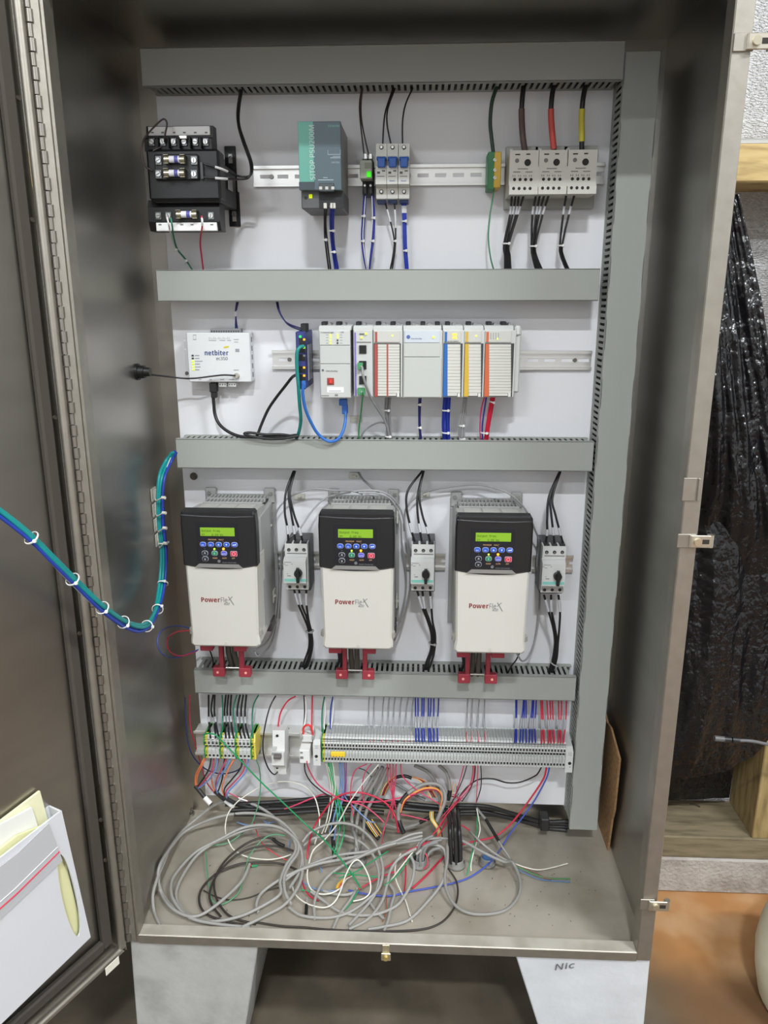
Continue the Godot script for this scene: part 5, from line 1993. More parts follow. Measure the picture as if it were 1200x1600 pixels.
func wires_two() -> void:
	var black := M(28, 27, 29, 0.45)
	var blue := M(40, 52, 150, 0.45)
	var grey := M(140, 140, 142, 0.5)
	run("wire", "%s, dark blue wire dropping from the second duct into the white gateway", "", ["372,472,55 369,488,50 368,515,45", "370,472,57 368,490,52 371,515,45"], 1.4, M(34, 38, 92, 0.45), [[0.45, 0.6]])
	run("wire", "%s, dark wire curving from the second duct to the top of the blue switch", "", ["432,472,60 436,487,75 448,504,90 470,513,100", "434,472,60 438,489,75 450,507,90 470,516,100"], 1.3, M(40, 42, 90, 0.45))
	wire("cable", "thin black antenna lead from the side wall gland to the gateway", "222,583,133 232,585,110 260,588,85 285,591,72 305,591 330,588,66 350,586 368,587,66", 1.5, black, "", [], null, 8, 8, "cable")
	# black network cable of the gateway
	var p0 := A(333, 612, 0.045)
	var t := thing("network_cable", "black network cable with a moulded plug, from the gateway along the third duct", "cable", p0)
	var m := mb(p0)
	pbx(m, 326.5, 598.5, 338.5, 613, 0.052, 0.036, 0.001)
	pbx(m, 329, 612, 338, 622, 0.05, 0.038, 0.001)
	part(t, "plug", m, black)
	m = mb(p0)
	m.tube(smooth(path("333,618,44 334,630 336,648 343,663,50 356,674,58 372,681,66 392,684,75 420,683,80 445,682 464,680,84"), 8), 0.0031, 10)
	part(t, "cord", m, black)
	wire("cable", "black cable rising from the third duct to the blue switch", "462,586,135 456,590,120 445,604,100 431,622,85 419,640,78 409,662,76 402,680,78 397,684,80", 2.7, black, "", [], null, 8, 10, "cable")
	wire("cable", "black cable lying in a flat loop along the third duct's edge", "466,683,88 440,679,84 415,679,86 390,676,86 382,678,90 395,682,94 425,686,94 450,684,96 466,681,92", 2.5, black, "", [], null, 8, 10, "cable")
	wire("cable", "teal network cable hanging from the front of the blue switch into the third duct", "474,541,140 468,543,148 464,552,150 464,575,145 466,600,140 468,630,125 470,655,108 467,675,90 461,690,70 457,698,58", 3.1, M(32, 134, 128, 0.42), "", [], null, 8, 12, "cable")
	p0 = A(537, 640, 0.07)
	t = thing("network_cable", "bright blue network cable looping from the blue switch to the controller", "cable", p0)
	m = mb(p0)
	m.tube(smooth(path("474,600,138 473,615,135 477,638,125 486,660,112 497,678,100 512,689,95 525,688 534,678,92 539,662,85 540,645,78 539,634,74"), 8), 0.0028, 10)
	part(t, "cord", m, M(46, 108, 190, 0.42))
	m = mb(p0)
	pbx(m, 529.5, 624, 542, 634, 0.08, 0.066, 0.001)
	pbx(m, 534, 633, 543, 647, 0.08, 0.066, 0.0012)
	part(t, "plug", m, M(38, 98, 186, 0.42))
	wire("wire", "green wire hanging from the lower green plug of the narrow network module", "567,612,124 566,625,110 564,645,85 561,668,65 561,685,55 566,698,48", 1.5, M(66, 142, 92, 0.45))
	wire("cable", "grey cable from the upper green plug of the narrow network module", "566,574,124 567,585,130 572,603,125 580,622,108 591,640,90 600,655,76 606,672,64 610,695,50", 2.3, grey, "", [], null, 7, 10, "cable")
	wire("cable", "thin grey loop between the network module's wires and the third duct", "563,698,48 563,686,58 570,673,62 582,664 594,660,66 603,662,68", 1.6, M(126, 126, 128, 0.5), "", [], null, 7, 8, "cable")
	run("cable", "%s of the grey cables below the card with two dark red stripes", "grey cables below the card with two dark red stripes", ["603,618,85 602,640,70 604,665,62 605,698,48", "605.5,618,88 604,640,73 606,665,64 608,698,48", "608,618,85 606.5,640,70 608,665,62 611,698,48", "610.5,618,88 608.5,640,73 610,665,64 613,698,50"], 1.7, grey)
	tie("upper cable tie on the grey cables below the card with two dark red stripes", 605, 641, 0.072, 0.0055)
	tie("lower cable tie on the grey cables below the card with two dark red stripes", 607, 682, 0.056, 0.0058)
	run("wire", "%s of the dark blue wires below the wide plain power module", "dark blue wires below the wide plain power module", ["655,618,85 654.5,640,72 655,668,60 658,698,48", "658,618,85 656.5,640,72 656.5,668,62 660,698,50"], 1.5, M(36, 40, 104, 0.45))
	tie("upper cable tie below the wide plain power module", 655, 632, 0.077, 0.0038)
	tie("lower cable tie below the wide plain power module", 655.5, 668, 0.061, 0.0038)
	run("wire", "%s of the bright blue wires below the card with the blue stripe", "bright blue wires below the card with the blue stripe", ["694,618,85 692,645,72 691.5,668,62 694,698,48", "696,618,88 694.5,645,75 694,668,65 696,698,50", "698.5,618,85 697,645,72 697,668,62 698,698,48", "701,618,88 699.5,645,75 699.5,668,65 701,698,50", "703.5,618,85 702,645,72 701.5,668,62 703,698,48"], 1.6, M(36, 58, 168, 0.45))
	tie("upper cable tie on the blue wires below the card with the blue stripe", 697, 641, 0.075, 0.0072)
	tie("lower cable tie on the blue wires below the card with the blue stripe", 697, 676, 0.061, 0.0072)
	run("cable", "%s of the pale grey cables below the card with the yellow stripe", "pale grey cables below the card with the yellow stripe", ["725,622,82 721,645,70 717,668,62 720,698,48", "727.5,622,84 724,645,72 721,668,64 723,698,50", "729,622,82 727,645,70 725,668,62 726,698,48"], 1.7, M(158, 158, 160, 0.5))
	tie("upper cable tie on the pale grey cables below the card with the yellow stripe", 721.5, 665, 0.065, 0.0055)
	tie("lower cable tie on the pale grey cables below the card with the yellow stripe", 722.5, 686, 0.056, 0.0055)
	run("wire", "%s of the red wires below the card with the orange stripe", "red wires below the card with the orange stripe", ["768,618,88 764,640,74 760,668,62 756,698,48", "770.5,618,88 767,640,76 762,668,64 758,698,50", "773,618,86 769,640,74 764,668,62 761,698,48"], 1.9, M(212, 34, 66, 0.42))
	wire("wire", "pink wire beside the red wires below the card with the orange stripe", "757,620,86 752,640,74 750,668,62 752,698,48", 1.5, M(206, 62, 120, 0.45))
	wire("wire", "violet blue wire between the pink and red wires below the card with the orange stripe", "760,620,86 757,640,74 753.5,668,62 755,698,50", 1.6, M(64, 60, 150, 0.45))
	tie("upper cable tie on the red wires below the card with the orange stripe", 769, 628, 0.083, 0.006, 15)
	tie("lower cable tie on the red wires below the card with the orange stripe", 757, 676, 0.059, 0.0075, 5)

func wires_three() -> void:
	var black := M(28, 27, 29, 0.42)
	var grey := M(150, 150, 152, 0.45)
	var where := ["the starter between the first and second drives", "the starter between the second and third drives", "the starter beside the upright duct"]
	var tops := [
		["459,736,50 447,768,75 445,800,85 449,825,88 451,850,88", "461,736,52 451,768,76 455,802,86 459,825,88 462,850,88", "461,736,54 453,770,78 459,802,86 468,828,88 474,850,88"],
		["660,736,50 638,765,75 635,790,82 641,822,88 648,846,88", "662,736,52 653,770,76 652,795,84 655,822,88 659,846,88", "662,736,54 655,772,78 660,805,86 667,826,88 672,846,88"],
		["875,736,50 858,775,75 855,810,85 855,830,88 853,848,88", "876,736,52 860,775,76 861,800,84 864,828,88 866,848,88", "876,736,54 863,778,78 868,805,86 874,828,88 880,850,88"]]
	var lows := [
		["459,920,92 466,944,85 475,965,75 482,985,66 483,1010,62 476,1032,60 469,1050,58", "467,920,92 471,944,85 479,965,77 485,988,68 486,1010,64 480,1032,62 472,1050,60", "478.5,920,92 479,945,85 482,968,78 487,990,70 488,1010,66 483,1033,63 475,1050,60"],
		["652,924,92 660,950,85 668,970,76 674,992,68 673,1015,62 667,1032,60 661,1050,58", "660,924,92 664,950,85 671,970,77 677,992,70 676,1015,64 670,1034,62 664,1050,60", "672,924,92 674,950,85 676,972,78 680,992,70 679,1015,66 674,1035,63 667,1050,60"],
		["850,930,92 857,955,85 864,980,76 867,1003,68 864,1028,62 859,1043,60 854,1056,58", "861,930,92 862,955,85 867,980,77 870,1003,70 867,1028,64 862,1044,62 857,1056,60", "872.5,930,92 875,955,85 874,980,78 872,1003,72 870,1028,66 865,1045,63 860,1056,60"]]
	for k in 3:
		run("wire", "%s black wire above " + where[k], "black wires above " + where[k], tops[k], 2.2, black, [[0.72, 0.86]], M(196, 197, 202, 0.5))
		run("wire", "%s black wire below " + where[k], "black wires below " + where[k], lows[k], 2.2, black, [[0.08, 0.18]], M(196, 197, 202, 0.5))
		tie("cable tie on the black wires below " + where[k], [484, 676, 866][k], [986, 1005, 1037][k], 0.068, 0.0078, [-5, 5, 25][k], "cable ties below the motor starters", M(150, 150, 152, 0.5))
	# grey control cables that loop round the drives
	wire("cable", "grey cable arching from behind the first drive over the first starter to the second drive", "404,1024,90 398,1016,70 415,1005,60 426,985,50 432,945,45 434,900,40 431,850,40 428,820,40 432,800,42 445,783,44 461,772,46 490,764,50 520,766,55 550,767,70 566,772,80", 1.8, grey, "", [], null, 8, 8, "cable")
	wire("cable", "second grey cable running down beside the first drive to its foot", "398,1018,100 402,1025,100 412,1020,80 424,1004,55 434,965,45 438,900,42 441,862,40 452,842,60 466,830,80 486,800,60 506,780,45 526,773,45 548,769,60", 1.8, grey, "", [], null, 8, 8, "cable")
	wire("cable", "grey cable coming down behind the third duct to the second drive's top", "560,738,45 566,748,45 578,759,55 592,770,70", 2.0, M(120, 120, 120, 0.5), "", [], null, 6, 8, "cable")
	wire("cable", "grey cable bowing out round the near flank of the second drive", "552,768,80 580,766,80 605,772,70 624,792,55 632,819,50 636,850,48 641,880 641,915,46 634,950,44 626,980,46 616,1001,60", 1.9, grey, "", [], null, 8, 8, "cable")
	wire("cable", "second grey cable following the flank of the second drive", "560,770,82 590,771,78 612,782,66 625,810,55 628,850,48 634,890,46 633,930,44 622,975,46 612,1000,60", 1.9, grey, "", [], null, 8, 8, "cable")
	wire("cable", "grey cable arching over the third drive and down its far flank", "632,830,45 632,805,42 640,786,42 664,769,42 700,761,45 735,757,48 760,759,55 795,771,75 820,795,75 836,828,60 843,850,50 839,880,45 843,915,42 842,960,42 836,1000,60 826,1025,85 816,1033,95 808,1022,105", 1.9, grey, "", [], null, 8, 8, "cable")
	# stick-on mounts for those cables
	for q: Array in [[422, 820, 0.05, "adhesive tie mount high on the first drive's flank", 6.0], [428, 930, 0.05, "adhesive tie mount low on the first drive's flank", 5.0], [621, 806, 0.05, "adhesive tie mount on the second drive's flank", 4.0], [620, 938, 0.05, "adhesive tie mount low on the second drive's flank", 4.0], [468, 776, 0.022, "adhesive tie mount on the panel between the first two drives", 12.0], [663, 772, 0.022, "adhesive tie mount on the panel between the last two drives", 12.0], [556, 655, 0.022, "adhesive tie mount on the panel below the narrow network module", 12.0], [554, 743, 0.022, "adhesive tie mount on the panel just under the third duct", 12.0]]:
		var p := A(q[0], q[1], q[2])
		var t := thing("tie_mount", q[3], "tie mount", p, "adhesive cable tie mounts")
		var m := mb()
		if q[4] > 10.0:
			m.box(Vector3(0, 0, 0), Vector3(0.022, 0.013, 0.003), 0.001)
		else:
			m.box(Vector3(0, 0, 0), Vector3(0.003, 0.026, 0.022), 0.001)
		part(t, "pad", m, M(206, 204, 194, 0.5))
		m = mb()
		m.cyl(Vector3(0, -0.0015, 0.002), Vector3(0.001, 0.0015, 0.002), 0.0042, 0.0042, 10)
		part(t, "loop", m, M(214, 212, 204, 0.5))
	# blue and red loops at the hinge-side wall
	wire("wire", "blue wire looping out beside the first drive towards the side wall", "296,981,60 271,978,90 252,986,150 246,1004,175 252,1020,165 270,1028,110 290,1023,70 310,1015,50", 1.3, M(62, 76, 150, 0.45), "", [], null, 8)
	wire("wire", "red wire looping out beside the first drive towards the side wall", "298,985,60 278,987,80 264,995,120 261,1008,130 268,1020,115 284,1025,80 308,1017,50", 1.3, M(204, 52, 74, 0.45), "", [], null, 8)
	wire("wire", "red wire hanging down beside the white panel under the fourth duct", "297,1086,40 296,1110,35 298,1138,30 304,1160 311,1185 322,1220 336,1240", 1.3, M(196, 52, 72, 0.45), "", [], null, 8)
	wire("wire", "blue wire sagging from the fourth duct behind the small terminals", "289,1090,60 290,1125,55 294,1160,50 302,1182,45 322,1202,40 347,1209 372,1203 380,1190", 1.4, M(44, 54, 108, 0.45), "", [], null, 8)
	# black leads that leave the second and third drives through a gap in the duct's slots
	for k in 2:
		var x: float = [522.0, 716.0][k]
		var y: float = [0.0, 6.0][k]
		for i in 3:
			wire("cable", "%s black lead from under the %s drive into the fourth duct" % [ORD[i], ["second", "third"][k]], "%f,%f,80 %f,%f,76 %f,%f,70 %f,%f,58" % [x + 6 + i * 3, 1014 + y, x + 8 + i * 3, 1030 + y, x + 5 + i * 6, 1042 + y, x + 4 + i * 7, 1060 + y], 2.6, black, "black leads under the drives", [], null, 6, 10, "cable")
	wire("wire", "thin black wire from under the first drive into the fourth duct", "326,1012,90 330,1022,84 333,1035,76 331,1050,66", 1.5, black)
	wire("wire", "thin black wire from under the third drive into the fourth duct", "812,1020,90 806,1032,84 798,1042,74 792,1056,64", 1.5, black)
	harness()

func harness() -> void:
	# the loom that crosses from the cabinet to the door
	var base := ["272,706,82 262,722,84 253,745,120 250,780,128 251,820,130 255,860,135 254,900,150 249,935,190 242,958,240 232,973,290 215,976,340 190,966,390 160,945,440 125,912,480 85,872,520 45,832,550 0,796,580 -30,775,600"]
	var n := 0
	var kinds := [["teal", 0.0, 0.0, 0.0, 3.1, M(22, 140, 140, 0.42)], ["teal", -3.4, 3.2, 0.002, 3.1, M(22, 140, 140, 0.42)], ["dark blue", 1.5, 7.5, -0.003, 2.7, M(40, 70, 176, 0.45)], ["dark blue", 4.2, 10.5, 0.003, 2.4, M(38, 64, 164, 0.45)], ["dark blue", 5.0, 4.5, -0.005, 2.2, M(30, 46, 124, 0.45)]]
	for k: Array in kinds:
		var s := ""
		var i := 0
		var cnt: int = base[0].split(" ").size()
		for w: String in base[0].split(" "):
			var c := w.split(",")
			var f := clampf((i - 6.0) / 4.0, 0.0, 1.0)
			var wob := sin(i * 1.3 + n * 2.1) * 1.2
			s += "%f,%f,%f " % [float(c[0]) + float(k[1]) * (1.0 - f) + wob * 0.5, float(c[1]) + float(k[2]) * f + wob, float(c[2]) + float(k[3]) * 1000.0]
			i += 1
		wire("cable", [ "upper teal cable of the loom crossing from the cabinet to the door", "second teal cable of the loom crossing from the cabinet to the door", "dark blue cable under the teal ones in the loom to the door", "lowest dark blue cable in the loom to the door", "inner dark blue cable in the loom to the door"][n], s.strip_edges(), k[4], k[5], "loom of cables to the door", [], null, 8, 10, "cable")
		n += 1
	var ms := ""
	var mi := 0
	for w: String in base[0].split(" "):
		var c := w.split(",")
		var f := clampf((mi - 6.0) / 4.0, 0.0, 1.0)
		ms += "%f,%f,%s " % [float(c[0]) + 1.8 * (1.0 - f), float(c[1]) + 4.6 * f, c[2]]
		mi += 1
	var mid := smooth(path(ms), 10)
	wire("wire", "thin white wire running along the blue cables of the door loom", "268,712,80 258,740,105 255,780,124 256,820,128 259,860,132 258,900,150 250,945,205 236,975,280 214,984,340 186,974,392 156,954,440 120,921,482 80,880,522 40,841,552 0,806,582", 0.9, M(200, 206, 214, 0.45), "", [], null, 8)
	for q: Array in [[47, 845, 0.548, 42.0, "first cable tie of the door loom, from the door"], [110, 902, 0.492, 45.0, "second cable tie of the door loom, from the door"], [160, 948, 0.44, 55.0, "third cable tie of the door loom, above the hinge"], [194, 971, 0.384, 70.0, "fourth cable tie of the door loom, at the cabinet's edge"], [228, 977, 0.3, 110.0, "fifth cable tie of the door loom, at its lowest bend"], [245, 952, 0.22, 150.0, "sixth cable tie of the door loom, rising to the side wall"], [253, 911, 0.158, 5.0, "seventh cable tie of the door loom, on its upright run"], [256, 850, 0.133, 0.0, "top loose cable tie of the door loom, just below the mounts"]]:
		var best := 0
		var want := A(q[0], q[1], q[2])
		for j in mid.size():
			if mid[j].distance_to(want) < mid[best].distance_to(want):
				best = j
		strap(q[4], mid[best], (mid[mini(best + 1, mid.size() - 1)] - mid[maxi(best - 1, 0)]).normalized(), 0.0096, "cable ties of the door loom")
	for k in 4:
		var y := 772.0 + k * 23.5
		var p := AX(240 + k * 2.2, y, -0.4545)
		var t := thing("tie_mount", "%s adhesive tie mount from the top on the side wall behind the door loom" % ORD[k], "tie mount", p, "tie mounts behind the door loom")
		var m := mb()
		m.box(Vector3(0, 0, 0), Vector3(0.003, 0.025, 0.025), 0.001)
		part(t, "pad", m, M(206, 204, 194, 0.5))
		m = mb()
		m.prism(PackedVector2Array([Vector2(0.0015, -0.01), Vector2(0.007, -0.006), Vector2(0.007, 0.006), Vector2(0.0015, 0.01)]), -0.006, 0.006)
		part(t, "saddle", m, M(196, 194, 184, 0.5))
		m = mb()
		var e := A(257.0 + k * 1.0, y + 3, 0.132) - p
		m.tube(PackedVector3Array([Vector3(0.005, 0, 0.008), Vector3(0.02, -0.001, e.z + 0.01), e + Vector3(0, 0, 0.012)]), 0.0011, 6)
		m.cyl(e + Vector3(-0.001, 0, 0.012), e + Vector3(0.006, 0, 0.014), 0.003, 0.003, 8)
		part(t, "strap", m, M(216, 214, 204, 0.5))

func wires_five() -> void:
	var black := M(30, 30, 31, 0.45)
	var green := M(36, 122, 92, 0.45)
	var blue := M(34, 52, 158, 0.45)
	var red := M(206, 40, 66, 0.45)
	var grey := M(148, 148, 150, 0.5)
	var sl := M(166, 168, 174, 0.5)
	run("wire", "%s of the black wires feeding the small terminals", "black wires above the small terminals", ["326,1086,55 326,1110 326.5,1128 329,1153,95", "333,1086,55 330,1110 335,1130 337,1153,95", "335.5,1086,58 335,1110 337,1128 342,1153,95", "353,1086,55 351,1108 351,1128 353,1153,95", "357,1086,57 355,1108 356,1128 358.5,1153,95", "361.5,1086,55 360,1108 361,1128 365,1153,95", "375,1086,55 371,1108 372,1130 377,1153,95", "380,1086,57 377,1108 378,1130 383,1153,95", "385,1086,55 383,1108 383.5,1130 389,1153,95"], 2.0, black, [[0.5, 0.72]], M(176, 178, 182, 0.5))
	run("wire", "%s of the green earth wires going down to the small terminals", "green wires above the small terminals", ["347,1086,55 348,1105 347.5,1128 346,1153,95", "370,1086,55 365,1105 366,1128 370.5,1153,95", "404,1086,55 396,1102 394,1125 395,1153,95"], 1.5, green)
	wire("wire", "black wire bowing round to the foot of the slim breaker", "431,1087,55 422,1104,70 415,1130,85 411,1158,95 412,1180,100 419,1200 428,1210 434,1206,95", 1.5, black, "", [], null, 8)
	wire("wire", "red wire from the fourth duct to the top of the slim breaker", "462,1088,55 450,1095,58 440,1110,60 436,1124,62 434,1142,68", 1.7, red)
	wire("wire", "black wire beside the white one above the slim relay", "475,1087,55 476,1110 475,1130,60 472,1150,75", 1.5, black)
	wire("wire", "white wire going down to the slim relay", "477,1088,58 478,1110 476,1130,66 471,1146,80 470,1154,88", 1.6, M(226, 226, 224, 0.45))
	wire("wire", "red wire going straight down to the slim relay", "488,1087,55 487.5,1110 487,1130,66 488,1150,80", 1.6, red)
	wire("wire", "red bridge bent over the top of the slim relay", "474,1148,84 474,1138,86 479,1133,88 485,1135,88 489,1148,86", 2.2, M(222, 54, 54, 0.42), "", [], null, 8)
	wire("wire", "green wire at the start of the long terminal strip", "507,1089,55 504,1106 503,1125,58 503.5,1152,64", 1.6, green)
	run("wire", "%s, white wire at the start of the long terminal strip, beside the green one", "", ["508,1094,58 508,1115 506.5,1135,60 508,1152,66", "522,1092,56 520.5,1110 518,1130,58 515,1152,64", "515,1140,58 511,1142,62 510,1148,66 511,1154,68"], 1.5, M(226, 226, 224, 0.45))
	wire("wire", "single dark blue wire at the start of the long terminal strip", "520,1089,55 517,1106 516,1128,58 518,1152,64", 1.5, blue)
	var gx := [[577, 576, 578], [585, 584, 585], [600, 597, 596], [608.5, 606, 605], [617.5, 614, 613], [628, 624, 623], [638.5, 633, 632], [646.5, 643, 641.5]]
	var gx2 := [[731, 730, 729], [738, 737.5, 737], [749, 747, 746.5], [757.5, 757, 758.5]]
	for set_ in 2:
		var src := gx if set_ == 0 else gx2
		for i in src.size():
			var g: Array = src[i]
			var nm: String = ORD[i] + (" grey cable from the left of the first run above the long terminal strip" if set_ == 0 else " grey cable from the left of the middle run above the long terminal strip")
			var y0 := 1088.0 + set_ * 3
			wire("cable", nm, "%f,%f,50 %f,%f %f,1132 %f,1143,56" % [g[0], y0, (g[0] + g[1]) / 2.0 - 0.5, y0 + 18, g[1], g[2]], 1.5, grey, "grey cables above the long terminal strip", [[0.55, 0.82]], sl, 6, 8, "cable")
			wire("wire", "thin red core of the " + nm.replace(" of the ", ", ").replace(" above the long terminal strip", " above the strip"), "%f,1142,56 %f,1149,76 %f,1159,95" % [g[2], g[2] - 1.0 + (i % 3), g[2] + 0.5 - (i % 2) * 2.0], 0.8, M(206, 74, 84, 0.45), "thin red cores above the long terminal strip")
			wire("wire", "thin white core of the " + nm.replace(" of the ", ", ").replace(" above the long terminal strip", " above the strip"), "%f,1142,56 %f,1149,76 %f,1159,95" % [g[2] + 0.6, g[2] + 1.6 - (i % 2), g[2] + 2.0], 0.8, M(216, 206, 206, 0.45), "thin white cores above the long terminal strip")
	var bx := [[649, 649.5, 650], [653, 653.5, 654.5], [659.5, 659, 659.5], [662.5, 662, 663.5], [669.5, 669.5, 670], [673.5, 672, 673.5], [678, 677.5, 678], [685.5, 683.5, 683.5]]
	var bx2 := [[806, 806, 804], [807.5, 807, 807], [818, 814, 812.5], [819.5, 818, 817], [822, 822, 822.5], [832, 828.5, 827], [834, 831.5, 832], [838, 835.5, 837]]
	var rx := [[845, 847, 846], [847.5, 849.5, 850.5], [854.5, 857.5, 857], [859.5, 860.5, 861], [863, 865, 866], [872.5, 873.5, 872], [877.5, 876, 876.5], [885, 883.5, 880]]
	for set_ in 3:
		var src: Array = [bx, bx2, rx][set_]
		var ps := []
		for g: Array in src:
			ps.append("%f,%f,50 %f,%f %f,%f,60 %f,%f,78 %f,%f,99" % [g[0], 1088 + set_ * 3, (g[0] * 2 + g[1]) / 3.0, 1108 + set_ * 3, g[1], 1130 + set_ * 2, (g[1] + g[2]) / 2.0, 1145 + set_, g[2], 1159 + set_])
		run("wire", ["%s bright blue wire of the run in the middle of the long terminal strip", "%s dark blue wire of the run near the far end of the long terminal strip", "%s red wire of the run at the far end of the long terminal strip"][set_], ["blue wires in the middle of the terminal strip", "blue wires near the end of the terminal strip", "red wires at the end of the terminal strip"][set_], ps, 1.5, red if set_ == 2 else blue, [[0.4, 0.66]], sl)
	# three four-core cables below the small terminals
	var cores := [
		["319,1184,85 314,1195,88 307,1208,80 305,1222,72 307,1234,68", "orange"], ["321,1184,85 316,1196,86 309,1210,78 307,1224,70 308,1234,68", "orange"], ["330,1184,85 327,1200,88 320,1213,80 309,1229,68", "black"], ["334,1184,85 332,1202,88 322,1217,80 310,1230,70", "pink"], ["340,1184,85 337,1202,88 326,1219,80 311,1231,72", "blue"],
		["343,1184,85 338,1200,60 331,1212,62 332,1226,62 338,1240,60", "orange"], ["351,1184,85 349,1203,80 347,1218,74 341,1236,64", "black"], ["354,1184,85 348,1199,88 340,1214,80 337,1228,70 339,1239,64", "pink"], ["360,1184,85 354,1198,90 344,1214,82 338,1230,72 340,1239,66", "blue"],
		["367,1184,85 359,1198,90 352,1214,86 347,1232,78 352,1248,72", "orange"], ["378,1184,85 376,1200,90 363,1217,88 351,1232,80 351,1243,74", "black"], ["383,1184,85 381,1203,88 368,1220,86 354,1235,80 353,1246,74", "pink"], ["388,1184,85 385,1204,86 371,1222,84 357,1237,80 354,1247,74", "blue"]]
	var cm := {"orange": M(232, 132, 84, 0.45), "black": M(34, 34, 36, 0.45), "pink": M(196, 72, 110, 0.45), "blue": M(112, 148, 212, 0.45)}
	var ci := 0
	for c: Array in cores:
		var which := 0 if ci < 5 else (1 if ci < 9 else 2)
		wire("wire", ("second " if ci == 1 else "") + String(c[1]) + " core of the " + ["first", "second", "third"][which] + " black cable below the small terminals", c[0], 1.6, cm[c[1]], "cores of the cables below the small terminals", [], null, 8)
		ci += 1
	wire("cable", "first black multicore cable below the small terminals, nearest the hinge side", "305,1228,70 312,1236,72 320,1246,78 330,1257,85", 4.4, M(44, 44, 45, 0.5), "", [[0.7, 0.98]], M(236, 236, 234, 0.5), 8, 12, "cable")
	wire("cable", "second black multicore cable below the small terminals, partly behind the first", "336,1236,64 344,1244,64 354,1252,64 366,1262,64", 4.2, M(44, 44, 45, 0.5), "", [[0.6, 0.98]], M(226, 226, 224, 0.5), 8, 12, "cable")
	wire("cable", "third black multicore cable below the small terminals, lying towards the floor cables", "349,1244,74 360,1251,70 374,1257,62 392,1261,55 420,1262,50", 4.2, M(40, 40, 41, 0.5), "", [], null, 8, 12, "cable")
	wire("wire", "white tagged end of the pink wire beyond the third multicore cable", "355,1238,70 366,1243,72 376,1248,74 388,1252,76", 1.2, M(196, 72, 110, 0.45), "", [[0.6, 0.98]], M(236, 236, 234, 0.5))


